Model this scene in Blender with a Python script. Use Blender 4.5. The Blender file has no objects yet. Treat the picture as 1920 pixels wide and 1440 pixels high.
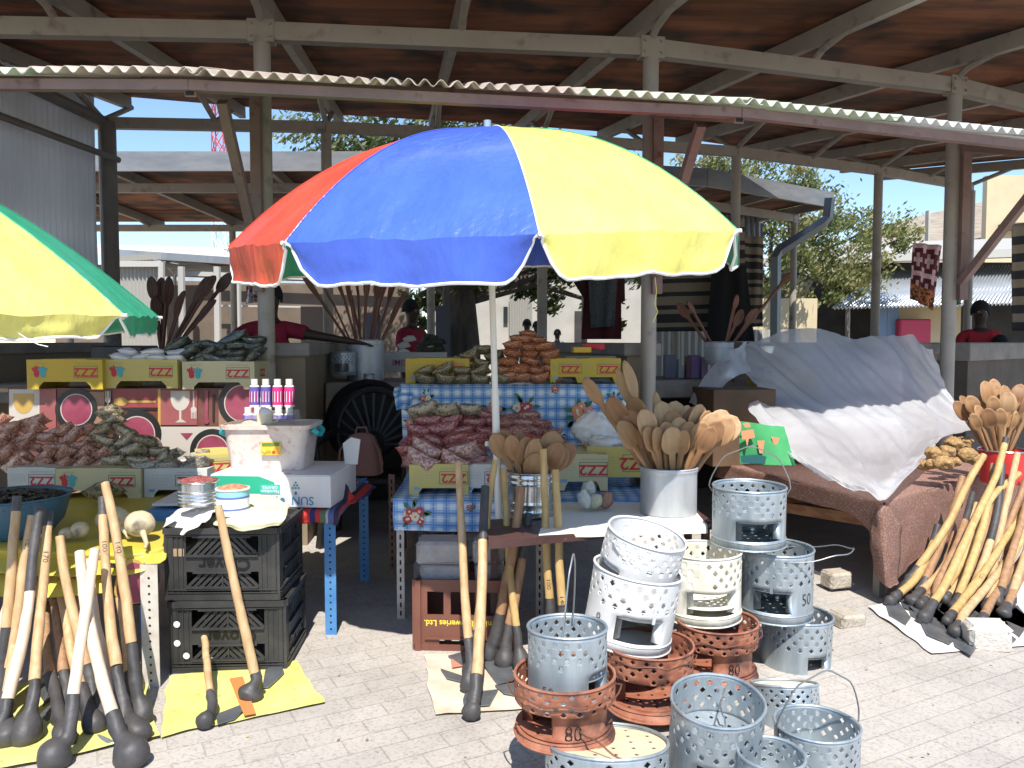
import bpy, math, random
from mathutils import Vector, Matrix, noise as mnoise
random.seed(7)
R = math.radians
scene = bpy.context.scene
COL = scene.collection
# ---------------------------------------------------------------- camera, light
F = 1500.0; HC = 1.3; PITCH = R(3.05)
cd = bpy.data.cameras.new('camera'); cam = bpy.data.objects.new('camera', cd); COL.objects.link(cam)
cam.location = (0, 0, HC); cam.rotation_euler = (R(90) - PITCH, 0, 0)
cd.sensor_width = 36; cd.lens = 36 * F / 1920; cd.clip_start = .05; cd.clip_end = 600
scene.camera = cam
SUN_EL = R(57); SUN_AZ_X = .06            # to the sun: behind the camera, a little right
w = bpy.data.worlds.new('World'); scene.world = w; w.use_nodes = True
nt = w.node_tree; nt.nodes.clear()
sky = nt.nodes.new('ShaderNodeTexSky'); sky.sky_type = 'NISHITA'; sky.sun_disc = False
sky.sun_elevation = SUN_EL
dx, dy = math.sin(SUN_AZ_X), -math.cos(SUN_AZ_X)
sky.sun_rotation = math.atan2(dx, dy)
sky.air_density = 1.0; sky.dust_density = .1; sky.ozone_density = 4.0
bg = nt.nodes.new('ShaderNodeBackground'); bg.inputs[1].default_value = .125
wo = nt.nodes.new('ShaderNodeOutputWorld')
nt.links.new(sky.outputs[0], bg.inputs[0]); nt.links.new(bg.outputs[0], wo.inputs[0])
sd = bpy.data.lights.new('sun', 'SUN'); sun = bpy.data.objects.new('sun', sd); COL.objects.link(sun)
sd.energy = 4.4; sd.angle = R(.5); sd.color = (1, .95, .87)
sv = Vector((dx * math.cos(SUN_EL), dy * math.cos(SUN_EL), math.sin(SUN_EL)))
sun.rotation_euler = sv.to_track_quat('Z', 'Y').to_euler()
scene.view_settings.view_transform = 'Standard'; scene.view_settings.look = 'None'
scene.view_settings.exposure = .80; scene.view_settings.gamma = 1
# ---------------------------------------------------------------- pixel helpers (photo pixel -> world)
_u = Vector((0, math.sin(PITCH), math.cos(PITCH))); _f = Vector((0, math.cos(PITCH), -math.sin(PITCH)))
def ray(px, py): return Vector(((px - 960) / F, 0, 0)) + _u * ((720 - py) / F) + _f
def W(px, py, y):
    d = ray(px, py); return Vector((0, 0, HC)) + d * (y / d.y)
def Z(px, py, z):
    d = ray(px, py); return Vector((0, 0, HC)) + d * ((z - HC) / d.z)
G = lambda px, py: Z(px, py, 0.0)
V = Vector
rnd = random.uniform
ORD = ['first', 'second', 'third', 'fourth', 'fifth', 'sixth', 'seventh', 'eighth', 'ninth', 'tenth', 'eleventh', 'twelfth', 'thirteenth', 'fourteenth', 'fifteenth', 'sixteenth', 'seventeenth', 'eighteenth', 'nineteenth', 'twentieth', 'twenty-first', 'twenty-second', 'twenty-third', 'twenty-fourth', 'twenty-fifth', 'twenty-sixth', 'twenty-seventh', 'twenty-eighth', 'twenty-ninth', 'thirtieth', 'thirty-first', 'thirty-second']
# ---------------------------------------------------------------- materials
MATS = {}
def M(name, col, rough=.7, metal=0, col2=None, scale=8, detail=6, bump=0, bscale=None, coat=0, spec=.5, alpha=1, trans=0, lo=.35, hi=.65, stretch=None, translucent=0, sheen=0, kind='noise', dirt=None, rough2=None):
    if name in MATS: return MATS[name]
    m = bpy.data.materials.new(name); m.use_nodes = True; t = m.node_tree; b = t.nodes['Principled BSDF']
    b.inputs['Roughness'].default_value = rough; b.inputs['Metallic'].default_value = metal
    b.inputs['Specular IOR Level'].default_value = spec; b.inputs['Coat Weight'].default_value = coat
    b.inputs['Coat Roughness'].default_value = .15
    b.inputs['Alpha'].default_value = alpha; b.inputs['Transmission Weight'].default_value = trans
    b.inputs['Base Color'].default_value = (*col, 1)
    tc = t.nodes.new('ShaderNodeTexCoord'); mp = t.nodes.new('ShaderNodeMapping'); t.links.new(tc.outputs['Object'], mp.inputs[0])
    if stretch: mp.inputs['Scale'].default_value = stretch
    colsock = None
    if col2:
        if kind == 'voronoi':
            n = t.nodes.new('ShaderNodeTexVoronoi'); n.inputs['Scale'].default_value = scale
            t.links.new(mp.outputs[0], n.inputs[0])
            sp = t.nodes.new('ShaderNodeSeparateColor'); t.links.new(n.outputs['Color'], sp.inputs[0]); fac = sp.outputs[0]
        elif kind == 'wave':
            n = t.nodes.new('ShaderNodeTexWave'); n.inputs['Scale'].default_value = scale; n.inputs['Distortion'].default_value = 6; n.inputs['Detail'].default_value = 3
            n.inputs['Detail Scale'].default_value = 1.5
            t.links.new(mp.outputs[0], n.inputs[0]); fac = n.outputs['Fac']
        else:
            n = t.nodes.new('ShaderNodeTexNoise'); n.inputs['Scale'].default_value = scale; n.inputs['Detail'].default_value = detail
            n.inputs['Roughness'].default_value = .62
            t.links.new(mp.outputs[0], n.inputs[0]); fac = n.outputs[0]
        r = t.nodes.new('ShaderNodeValToRGB'); r.color_ramp.elements[0].position = lo; r.color_ramp.elements[1].position = hi
        r.color_ramp.elements[0].color = (*col, 1); r.color_ramp.elements[1].color = (*col2, 1)
        t.links.new(fac, r.inputs[0]); colsock = r.outputs[0]
        if dirt:
            n2 = t.nodes.new('ShaderNodeTexNoise'); n2.inputs['Scale'].default_value = dirt[1]; n2.inputs['Detail'].default_value = 8
            t.links.new(tc.outputs['Object'], n2.inputs[0])
            r2 = t.nodes.new('ShaderNodeValToRGB'); r2.color_ramp.elements[0].position = dirt[2]; r2.color_ramp.elements[1].position = dirt[3]
            t.links.new(n2.outputs[0], r2.inputs[0])
            mx = t.nodes.new('ShaderNodeMix'); mx.data_type = 'RGBA'
            t.links.new(r2.outputs[0], mx.inputs[0]); t.links.new(colsock, mx.inputs[6]); mx.inputs[7].default_value = (*dirt[0], 1)
            colsock = mx.outputs[2]
        t.links.new(colsock, b.inputs['Base Color'])
        if rough2 is not None:
            mr = t.nodes.new('ShaderNodeMapRange'); mr.inputs[3].default_value = rough; mr.inputs[4].default_value = rough2
            t.links.new(fac, mr.inputs[0]); t.links.new(mr.outputs[0], b.inputs['Roughness'])
    if bump:
        if kind == 'voronoi' and not bscale and col2:
            hs = n.outputs['Distance']
        else:
            nb = t.nodes.new('ShaderNodeTexNoise'); nb.inputs['Scale'].default_value = bscale or scale * 2; nb.inputs['Detail'].default_value = 6
            t.links.new(mp.outputs[0], nb.inputs[0]); hs = nb.outputs[0]
        bp = t.nodes.new('ShaderNodeBump'); bp.inputs['Strength'].default_value = abs(bump); bp.inputs['Distance'].default_value = .01
        if kind == 'voronoi' and not bscale: bp.invert = True
        t.links.new(hs, bp.inputs['Height']); t.links.new(bp.outputs[0], b.inputs['Normal'])
    if translucent:
        out = t.nodes['Material Output']; tr = t.nodes.new('ShaderNodeBsdfTranslucent'); ms = t.nodes.new('ShaderNodeMixShader')
        tr.inputs[0].default_value = (*col, 1)
        if colsock: t.links.new(colsock, tr.inputs[0])
        ms.inputs[0].default_value = translucent
        t.links.new(b.outputs[0], ms.inputs[1]); t.links.new(tr.outputs[0], ms.inputs[2]); t.links.new(ms.outputs[0], out.inputs[0])
    MATS[name] = m; return m
# ---------------------------------------------------------------- mesh builder
class MB:
    def __init__(s): s.v = []; s.f = []; s.mi = []; s.sm = []
    def add(s, vs, fs, mi=0, mat=None, smooth=False):
        k = len(s.v)
        s.v += [(mat @ V(p)) if mat else V(p) for p in vs]
        for f in fs: s.f.append([i + k for i in f]); s.mi.append(mi); s.sm.append(smooth)
        return s
    def box(s, c, d, mi=0, rz=0, mat=None, bev=0):
        x, y, z = d[0] / 2, d[1] / 2, d[2] / 2
        m = Matrix.Translation(V(c)) @ Matrix.Rotation(rz, 4, 'Z')
        if mat: m = mat @ m
        if bev:
            b = bev; vs = []; idx = {}
            for sx in (-1, 1):
                for sy in (-1, 1):
                    for sz in (-1, 1):
                        for a in range(3):
                            p = [sx * x, sy * y, sz * z]
                            for q in range(3):
                                if q != a: p[q] -= (1 if p[q] > 0 else -1) * b
                            idx[(sx, sy, sz, a)] = len(vs); vs.append(p)
            fs = []
            def q(a, s1):
                o = [i for i in range(3) if i != a]; r = []
                for e, g in ((-1, -1), (1, -1), (1, 1), (-1, 1)):
                    k = [0, 0, 0]; k[a] = s1; k[o[0]] = e; k[o[1]] = g; r.append(idx[(*k, a)])
                return r
            for a in range(3):
                for s1 in (-1, 1): fs.append(q(a, s1))
            for a in range(3):       # edges along axis a
                o = [i for i in range(3) if i != a]
                for e in (-1, 1):
                    for g in (-1, 1):
                        k0 = [0, 0, 0]; k0[o[0]] = e; k0[o[1]] = g; k1 = k0[:]; k0[a] = -1; k1[a] = 1
                        fs.append([idx[(*k0, o[0])], idx[(*k1, o[0])], idx[(*k1, o[1])], idx[(*k0, o[1])]])
            for sx in (-1, 1):
                for sy in (-1, 1):
                    for sz in (-1, 1): fs.append([idx[(sx, sy, sz, a)] for a in range(3)])
            return s.add(vs, fs, mi, m)
        vs = [(-x, -y, -z), (x, -y, -z), (x, y, -z), (-x, y, -z), (-x, -y, z), (x, -y, z), (x, y, z), (-x, y, z)]
        return s.add(vs, [(0, 3, 2, 1), (4, 5, 6, 7), (0, 1, 5, 4), (1, 2, 6, 5), (2, 3, 7, 6), (3, 0, 4, 7)], mi, m)
    def beam(s, p, q, w, h, mi=0, up=(0, 0, 1)):
        p, q = V(p), V(q); d = q - p; L = d.length
        zc = d.normalized(); u = V(up); x = u.cross(zc)
        if x.length < 1e-4: x = V((1, 0, 0)).cross(zc)
        x.normalize(); y = zc.cross(x)
        m = Matrix((x, y, zc)).transposed().to_4x4(); m.translation = (p + q) / 2
        return s.box((0, 0, 0), (w, h, L), mi, mat=m)
    def tube(s, path, rad, n=10, mi=0, cap=True, flat=1.0, smooth=True):
        path = [V(p) for p in path]; N = len(path)
        if not hasattr(rad, '__len__'): rad = [rad] * N
        vs = []; fs = []; prev = None
        for i, p in enumerate(path):
            t = (path[min(i + 1, N - 1)] - path[max(i - 1, 0)]).normalized()
            if prev is None:
                a = V((0, 0, 1)) if abs(t.z) < .9 else V((1, 0, 0)); x = a.cross(t).normalized()
            else: x = (prev - t * prev.dot(t)).normalized()
            prev = x; y = t.cross(x)
            for k in range(n):
                a = 2 * math.pi * k / n; vs.append(p + (x * math.cos(a) + y * math.sin(a) * flat) * rad[i])
        for i in range(N - 1):
            for k in range(n): fs.append((i * n + k, i * n + (k + 1) % n, (i + 1) * n + (k + 1) % n, (i + 1) * n + k))
        s.add(vs, fs, mi, smooth=smooth)
        if cap:
            k0 = len(s.v) - N * n
            s.f.append(list(range(k0 + n - 1, k0 - 1, -1))); s.mi.append(mi); s.sm.append(False)
            s.f.append(list(range(k0 + (N - 1) * n, k0 + N * n))); s.mi.append(mi); s.sm.append(False)
        return s
    def lathe(s, prof, c=(0, 0, 0), n=32, mi=0, mat=None, smooth=True, a0=0, a1=2 * math.pi):
        vs = []; fs = []; N = len(prof); full = abs(a1 - a0 - 2 * math.pi) < 1e-6; cols = n if full else n + 1
        for k in range(cols):
            a = a0 + (a1 - a0) * k / n
            for r, z in prof: vs.append((c[0] + r * math.cos(a), c[1] + r * math.sin(a), c[2] + z))
        for k in range(n):
            k2 = (k + 1) % cols
            for i in range(N - 1): fs.append((k * N + i, k2 * N + i, k2 * N + i + 1, k * N + i + 1))
        return s.add(vs, fs, mi, mat, smooth)
    def disc(s, c, r, n=24, mi=0, mat=None, ry=None):
        ry = ry or r
        return s.add([(c[0] + r * math.cos(2 * math.pi * k / n), c[1] + ry * math.sin(2 * math.pi * k / n), c[2]) for k in range(n)], [list(range(n))], mi, mat)
    def poly(s, pts, mi=0, mat=None): return s.add(pts, [list(range(len(pts)))], mi, mat)
    def prism(s, pts, th, mi=0, mat=None):      # pts in xz, extruded along +y by th
        n = len(pts); vs = [(x, 0, z) for x, z in pts] + [(x, th, z) for x, z in pts]
        fs = [list(range(n)), list(range(2 * n - 1, n - 1, -1))] + [(i, i + n, (i + 1) % n + n, (i + 1) % n) for i in range(n)]
        return s.add(vs, fs, mi, mat)
    def grid(s, rows, mi=0, smooth=True, mif=None):
        n = len(rows[0]); vs = [p for r in rows for p in r]; k = len(s.v); s.v += [V(p) for p in vs]
        for j in range(len(rows) - 1):
            for i in range(n - 1):
                s.f.append([k + j * n + i, k + j * n + i + 1, k + (j + 1) * n + i + 1, k + (j + 1) * n + i]); s.mi.append(mif(i, j) if mif else mi); s.sm.append(smooth)
        return s
    def build(s, name, mats, parent=None, loc=None, world=True, solid=0, sharp=35, sub=0, bevel=0):
        """verts in world coords unless world=False; loc = origin"""
        off = V((0, 0, 0))
        if parent is not None and world:
            q = parent
            while q is not None: off = off + V(q.location); q = q.parent
        if loc is not None: off = V(loc)
        me = bpy.data.meshes.new(name); me.from_pydata([p - off for p in s.v], [], s.f)
        if not isinstance(mats, (list, tuple)): mats = [mats]
        for m in mats: me.materials.append(m)
        me.polygons.foreach_set('material_index', s.mi); me.polygons.foreach_set('use_smooth', s.sm); me.update()
        if any(s.sm):
            try: me.set_sharp_from_angle(angle=R(sharp))
            except Exception: pass
        o = bpy.data.objects.new(name, me); COL.objects.link(o)
        if parent is not None: o.parent = parent
        elif loc is not None: o.location = loc
        if solid: md = o.modifiers.new('t', 'SOLIDIFY'); md.thickness = solid; md.offset = 0
        if bevel: md = o.modifiers.new('b', 'BEVEL'); md.width = bevel; md.segments = 2; md.limit_method = 'ANGLE'
        if sub: md = o.modifiers.new('s', 'SUBSURF'); md.levels = sub; md.render_levels = sub
        return o
def tag(o, label=None, cat=None, group=None, kind=None):
    if label: o['label'] = label
    if cat: o['category'] = cat
    if group: o['group'] = group
    if kind: o['kind'] = kind
    return o
def thing(name, label, cat, loc=(0, 0, 0), group=None, rot=(0, 0, 0)):
    o = bpy.data.objects.new(name, None); COL.objects.link(o); o.location = loc; o.rotation_euler = rot; o.empty_display_size = .05
    return tag(o, label, cat, group)
def dup(root, loc=None, rot=None, label=None, group=None, scale=None, mat=None):
    r = root.copy(); COL.objects.link(r)
    if mat is not None: r.matrix_world = mat
    if loc is not None: r.location = loc
    if rot is not None: r.rotation_euler = rot
    if scale is not None: r.scale = scale if hasattr(scale, '__len__') else (scale,) * 3
    if label: r['label'] = label
    if group: r['group'] = group
    for ch in list(root.children):
        c = ch.copy(); COL.objects.link(c); c.parent = r
        for g in ch.children:
            d = g.copy(); COL.objects.link(d); d.parent = c
    return r
_tcache = {}
def text_mesh(txt, size=1.0, ext=0, bold=0):
    key = (txt, size, ext, bold)
    if key in _tcache: return _tcache[key]
    cu = bpy.data.curves.new('t', 'FONT'); cu.body = txt; cu.size = size; cu.extrude = ext; cu.align_x = 'CENTER'; cu.align_y = 'CENTER'; cu.resolution_u = 3
    cu.offset = bold
    ob = bpy.data.objects.new('t', cu); COL.objects.link(ob); bpy.context.view_layer.update()
    dg = bpy.context.evaluated_depsgraph_get(); me = bpy.data.meshes.new_from_object(ob.evaluated_get(dg))
    r = ([tuple(v.co) for v in me.vertices], [tuple(p.vertices) for p in me.polygons])
    bpy.data.objects.remove(ob); bpy.data.curves.remove(cu); bpy.data.meshes.remove(me)
    _tcache[key] = r; return r
def FR(loc, rz=0, flip=False, s=1.0, sx=1.0, tilt=0):     # frame: xy of the text -> facing -y
    m = Matrix.Translation(V(loc)) @ Matrix.Rotation(rz, 4, 'Z') @ Matrix.Rotation(R(90) + tilt, 4, 'X')
    if flip: m = m @ Matrix.Rotation(R(180), 4, 'Z')
    return m @ Matrix.Diagonal((s * sx, s, 1, 1))
def cr(p0, p1, p2, p3, t):
    return .5 * ((2 * p1) + (p2 - p0) * t + (2 * p0 - 5 * p1 + 4 * p2 - p3) * t * t + (3 * p1 - p0 - 3 * p2 + p3) * t ** 3)
def spline(pts, n):
    pts = [V(p) for p in pts]; N = len(pts); out = []
    for k in range(n):
        u = k / (n - 1) * (N - 1); i = min(int(u), N - 2); t = u - i
        a = pts[i - 1] if i > 0 else pts[0] * 2 - pts[1]; d = pts[i + 2] if i + 2 < N else pts[-1] * 2 - pts[-2]
        out.append(cr(a, pts[i], pts[i + 1], d, t))
    return out
def sheet(ctrl, nu, nv, amp=0, sc=5, seed=0, fold=None):
    rows = [spline(r, nu) for r in ctrl]; cols = [spline([rows[j][i] for j in range(len(rows))], nv) for i in range(nu)]
    g = [[cols[i][j] for i in range(nu)] for j in range(nv)]
    if amp:
        for j in range(nv):
            for i in range(nu):
                p = g[j][i]; a = amp
                d = mnoise.noise_vector(p * sc + V((seed, 0, 0))) * a + mnoise.noise_vector(p * sc * 2.7 + V((seed, 5, 0))) * a * .4
                g[j][i] = p + d
    return g
# ================================================================= ground
def paving_mat():
    m = bpy.data.materials.new('paving'); m.use_nodes = True; t = m.node_tree; b = t.nodes['Principled BSDF']; b.inputs['Roughness'].default_value = .85
    tc = t.nodes.new('ShaderNodeTexCoord'); mp = t.nodes.new('ShaderNodeMapping'); mp.inputs['Rotation'].default_value[2] = R(-28)
    t.links.new(tc.outputs['Object'], mp.inputs[0])
    br = t.nodes.new('ShaderNodeTexBrick'); br.inputs['Scale'].default_value = 1; br.inputs['Brick Width'].default_value = .2; br.inputs['Row Height'].default_value = .1
    br.inputs['Mortar Size'].default_value = .003; br.inputs['Mortar Smooth'].default_value = .4; br.inputs['Bias'].default_value = 0
    br.inputs[1].default_value = (.395, .37, .345, 1); br.inputs[2].default_value = (.37, .345, .32, 1); br.inputs[3].default_value = (.31, .285, .26, 1)
    t.links.new(mp.outputs[0], br.inputs[0])
    n = t.nodes.new('ShaderNodeTexNoise'); n.inputs['Scale'].default_value = 3; n.inputs['Detail'].default_value = 9; n.inputs['Roughness'].default_value = .7
    t.links.new(tc.outputs['Object'], n.inputs[0])
    r = t.nodes.new('ShaderNodeValToRGB'); r.color_ramp.elements[0].position = .3; r.color_ramp.elements[0].color = (.83, .81, .785, 1); r.color_ramp.elements[1].position = .62; r.color_ramp.elements[1].color = (1.1, 1.08, 1.05, 1)
    t.links.new(n.outputs[0], r.inputs[0])
    mx = t.nodes.new('ShaderNodeMix'); mx.data_type = 'RGBA'; mx.blend_type = 'MULTIPLY'; mx.inputs[0].default_value = 1
    t.links.new(br.outputs[0], mx.inputs[6]); t.links.new(r.outputs[0], mx.inputs[7])
    n3 = t.nodes.new('ShaderNodeTexNoise'); n3.inputs['Scale'].default_value = 1.1; n3.inputs['Detail'].default_value = 5
    t.links.new(tc.outputs['Object'], n3.inputs[0])
    r3 = t.nodes.new('ShaderNodeValToRGB'); r3.color_ramp.elements[0].position = .45; r3.color_ramp.elements[0].color = (0, 0, 0, 1); r3.color_ramp.elements[1].position = .7; r3.color_ramp.elements[1].color = (.75, .75, .75, 1)
    t.links.new(n3.outputs[0], r3.inputs[0])
    m3 = t.nodes.new('ShaderNodeMix'); m3.data_type = 'RGBA'; t.links.new(r3.outputs[0], m3.inputs[0]); t.links.new(mx.outputs[2], m3.inputs[6]); m3.inputs[7].default_value = (.46, .42, .375, 1)
    n4 = t.nodes.new('ShaderNodeTexNoise'); n4.inputs['Scale'].default_value = 90; n4.inputs['Detail'].default_value = 3; t.links.new(tc.outputs['Object'], n4.inputs[0])
    r4 = t.nodes.new('ShaderNodeValToRGB'); r4.color_ramp.elements[0].position = .33; r4.color_ramp.elements[0].color = (.6, .57, .55, 1); r4.color_ramp.elements[1].position = .5; r4.color_ramp.elements[1].color = (1, 1, 1, 1)
    t.links.new(n4.outputs[0], r4.inputs[0])
    m4 = t.nodes.new('ShaderNodeMix'); m4.data_type = 'RGBA'; m4.blend_type = 'MULTIPLY'; m4.inputs[0].default_value = .6; t.links.new(m3.outputs[2], m4.inputs[6]); t.links.new(r4.outputs[0], m4.inputs[7])
    t.links.new(m4.outputs[2], b.inputs['Base Color'])
    bp = t.nodes.new('ShaderNodeBump'); bp.inputs['Strength'].default_value = .6; bp.inputs['Distance'].default_value = .006; bp.invert = True
    t.links.new(br.outputs['Fac'], bp.inputs['Height'])
    bp2 = t.nodes.new('ShaderNodeBump'); bp2.inputs['Strength'].default_value = .25; bp2.inputs['Distance'].default_value = .006
    t.links.new(n4.outputs[0], bp2.inputs['Height']); t.links.new(bp.outputs[0], bp2.inputs['Normal']); t.links.new(bp2.outputs[0], b.inputs['Normal'])
    return m
mb = MB(); mb.poly([(-9, -6, .004), (12, -6, .004), (12, 11, .004), (-9, 11, .004)]); tag(mb.build('paving', paving_mat()), kind='structure')
mb = MB(); mb.poly([(-400, -200, 0), (400, -200, 0), (400, 500, 0), (-400, 500, 0)])
tag(mb.build('ground', M('sand', (.33, .28, .22), .95, 0, (.42, .37, .3), scale=.6, bump=.3, bscale=12)), kind='structure')
# ================================================================= shelters
M('steel_paint', (.30, .265, .22), .55, 0, (.36, .32, .27), scale=3, dirt=((.16, .13, .10), 9, .58, .8), bump=.08, bscale=60)
M('steel_dark', (.12, .11, .10), .55, 0, (.16, .15, .135), scale=4)
M('rust_deck', (.075, .030, .017), .8, 0, (.36, .13, .05), scale=1.3, lo=.32, hi=.72, stretch=(.5, 3.2, 1), dirt=((.04, .026, .02), 2.8, .46, .66), bump=.25, bscale=14)
M('red_steel', (.18, .105, .088), .55, 0, (.24, .155, .13), scale=4, dirt=((.12, .05, .04), 14, .6, .75))
M('galv_sheet', (.42, .45, .47), .35, .6, (.55, .57, .6), scale=3, stretch=(1, 1, .2))
M('gutter_grey', (.20, .215, .23), .45, .3, (.29, .30, .32), scale=2, stretch=(1, 1, 4)); M('concrete', (.20, .18, .16), .85, 0, (.28, .255, .225), scale=5, bump=.3, bscale=40, dirt=((.15, .13, .115), 4, .55, .8))
M('tan_wall', (.21, .16, .105), .85, 0, (.26, .205, .14), scale=3, bump=.25, bscale=50, dirt=((.17, .135, .10), 3, .55, .85))
M('void', (.02, .018, .017), .9); M('dark_counter', (.09, .07, .055), .85, 0, (.12, .10, .08), scale=4)
def lerp(a, b, t): return V(a) * (1 - t) + V(b) * t
def ring_shelter(label, FP, BP, of, ob, zb=3.15, zr=3.37, slope=.083, rp=.05, fascia=.12, fmat='steel_paint', mats=('steel_paint', 'rust_deck'), posts_f=None, posts_b=None, group=None, back_beam=3.3, br=.05, ov_b=None):
    root = thing('market_shelter', label, 'shelter', (FP[len(FP) // 2][0], FP[len(FP) // 2][1], 0), group)
    MS, MD = MATS[mats[0]], MATS[mats[1]]
    n = len(FP); P3 = lambda p, z: V((p[0], p[1], z))
    for i, p in enumerate(FP):
        if posts_f is None or i in posts_f:
            b = MB(); b.tube([P3(p, 0), P3(p, zb - .06)], rp, 20, cap=False); b.build('post', MS, root)
            b = MB(); 
            d = (V(FP[min(i + 1, n - 1)]) - V(FP[max(i - 1, 0)])).normalized(); a = math.atan2(d.y, d.x)
            b.box(P3(p, zb), (.16, .084, .135), rz=a, bev=.004)
            for sx in (-.055, .055):
                for sz in (-.035, .035):
                    q = P3(p, zb + sz) + V((d.x, d.y, 0)) * sx + V((d.y, -d.x, 0)) * .045
                    b.tube([q, q + V((d.y, -d.x, 0)) * .012], .009, 6)
            b.build('post_bracket', MS, root)
    for i, p in enumerate(BP):
        if posts_b is None or i in posts_b:
            b = MB(); b.tube([P3(p, 0), P3(p, back_beam - .05)], br, 16, cap=False); b.build('post', MS, root)
    for i in range(n - 1):
        b = MB(); b.beam(P3(FP[i], zb), P3(FP[i + 1], zb), .075, .105); b.build('beam', MS, root)
        b = MB(); b.beam(P3(BP[i], back_beam), P3(BP[i + 1], back_beam), .07, .1); b.build('beam', MS, root)
    # deck + rafters
    front = []; back = []; zf = lambda t: zr + slope * t
    rad = []
    for i in range(n):
        a, c = V(FP[i]), V(BP[i]); d = (c - a); L = d.length; d.normalize(); o = ob if ov_b is None else ov_b[i]
        rad.append((a, d, L, o)); front.append(P3(a - d * of, zf(-of) + .05)); back.append(P3(c + d * o, zf(L + o) + .05))
    k = len(front); b = MB(); m = 9; rows = []
    for j in range(m):
        rows.append([lerp(front[i], back[i], j / (m - 1)) for i in range(k)])
    for j in range(m - 1):
        for i in range(k - 1):
            q = [rows[j][i], rows[j][i + 1], rows[j + 1][i + 1], rows[j + 1][i]]
            b.poly(q[::-1]); b.poly([p + V((0, 0, .03)) for p in q])
    b.build('roof_deck', MD, root)
    b = MB()
    for i in range(k - 1):
        for j in (3, 6):
            b.beam(rows[j][i] - V((0, 0, .008)), rows[j][i + 1] - V((0, 0, .008)), .035, .014)
    b.build('roof_batten', M('batten', (.16, .06, .03), .8, 0, (.26, .10, .045), scale=6), root)
    for i in range(n):
        for half in ((0, .5) if i < n - 1 else (0,)):
            if half: a = lerp(FP[i], FP[i + 1], .5); c = lerp(BP[i], BP[i + 1], .5); o = (rad[i][3] + rad[i + 1][3]) / 2; d = (c - a); L = d.length; d.normalize()
            else: a, d, L, o = rad[i]
            p = P3(a - d * (of - .05), zf(-of + .05) - .02); q = P3(a + d * (L + o - .05), zf(L + o - .05) - .02)
            b = MB(); b.beam(p, q, .06, .115); b.build('rafter', MS, root)
            # struts: bent front strut, V struts at the back
            b = MB(); b.tube([P3(a, zb + .05), P3(a - d * .10, zb + .1), P3(a - d * .34, zf(-.34) - .06)], .024, 8)
            b.build('strut', MS, root)
            b = MB()
            for s in (-1, 1):
                e = a + d * (L + s * .5); b.tube([P3(a + d * L, back_beam + .03), P3(e, zf(L + s * .5) - .05)], .026, 8)
            b.build('strut', MS, root)
    if fascia:
        b = MB()
        for i in range(n - 1): b.beam(front[i] + V((0, 0, -.02)), front[i + 1] + V((0, 0, -.02)), .05, fascia + .06)
        b.build('gutter', MATS[fmat], root)
    return root
FP = [(-6.3, 5.0), (-3.9, 4.78), (-1.50, 4.9), (.88, 5.17), (3.22, 5.92), (5.4, 7.1), (7.3, 8.7)]
BP = [(-5.8, 7.5), (-3.75, 7.46), (-1.74, 7.6), (.30, 8.0), (2.37, 8.57), (4.3, 9.5), (5.96, 10.5)]
ring_shelter('near open market shelter with rusty brown roof deck on beige tube posts', FP, BP, 1.25, 1.3, fmat='gutter_grey', posts_f=(2, 3, 4, 5), ov_b=[.5, .5, 1.2, 1.3, 1.3, 1.3, 1.3])
FP2 = [(-7, 9.9), (-4.6, 9.9), (-1.0, 9.9), (2.2, 10.75), (4.3, 12.3)]
BP2 = [(-7, 12.7), (-4.4, 12.7), (-1.3, 12.8), (1.2, 13.3), (2.9, 14.5)]
ring_shelter('second market shelter beyond the first with grey sheet metal gutter edge', FP2, BP2, .65, .5, zb=3.17, zr=3.3, slope=-.03, fascia=.16, fmat='gutter_grey', back_beam=3.08, posts_f=(2, 3, 4))
FP3 = [(-8.5, 17.5), (-6.6, 19.2), (-4.6, 20.0), (-2.6, 20.3)]
BP3 = [(-8.6, 20.5), (-6.9, 21.6), (-4.9, 22.4), (-2.6, 22.7)]
M('steel_pale', (.40, .385, .35), .6)
ring_shelter('far small shelter with rusty deck and pale posts beside a corrugated shed', FP3, BP3, .6, .5, zb=3.0, zr=3.15, slope=.03, fascia=.1, fmat='galv_sheet', back_beam=3.0, mats=('steel_pale', 'rust_deck'))
# awning along the front of the near shelter
aw = thing('awning', 'corrugated fibreglass awning on red brown steel tubes along shelter front', 'awning', (-1.5, 4.9, 0))
RS = MATS['red_steel']
outs = []
ANG = [0.0, .03, .20, .385, .62]
AP = FP[1:6]; EZS = [2.44, 2.44, 2.40, 2.37, 2.36]; EZ = 2.4
for p, a in zip(AP, ANG):
    o = V((math.sin(a), -math.cos(a))); outs.append(o)
ends = []
for i, (p, o) in enumerate(zip(AP, outs)):
    e = V(p) + o * 1.2; ends.append(e); EZ = EZS[i]; ux = -.02 if i == 1 else .02
    if i == 0 or i == 4: pass
    b = MB(); b.beam((p[0] + o[0] * .08, p[1] + o[1] * .08, EZ + .33), (e[0], e[1], EZ), .05, .06)
    b.beam((e[0] - o[0] * .001, e[1] - o[1] * .001, EZ), (e[0] + o[0] * .003, e[1] + o[1] * .003, EZ), .036, .045, 1); b.build('support_arm', [RS, MATS['void']], aw)
    b = MB(); q = V(p) + o * .75; b.beam((p[0] + o[0] * .09, p[1] + o[1] * .09, 1.72), (q[0], q[1], EZ + .08), .05, .05); b.build('brace', RS, aw)
    if i > 0:
        b = MB(); b.beam((p[0] + o[0] * .085 + ux, p[1] + o[1] * .085, 1.6), (p[0] + o[0] * .085 + ux, p[1] + o[1] * .085, 2.84), .05, .06); b.build('upright', RS, aw)
    if i in (0,): pass
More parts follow.
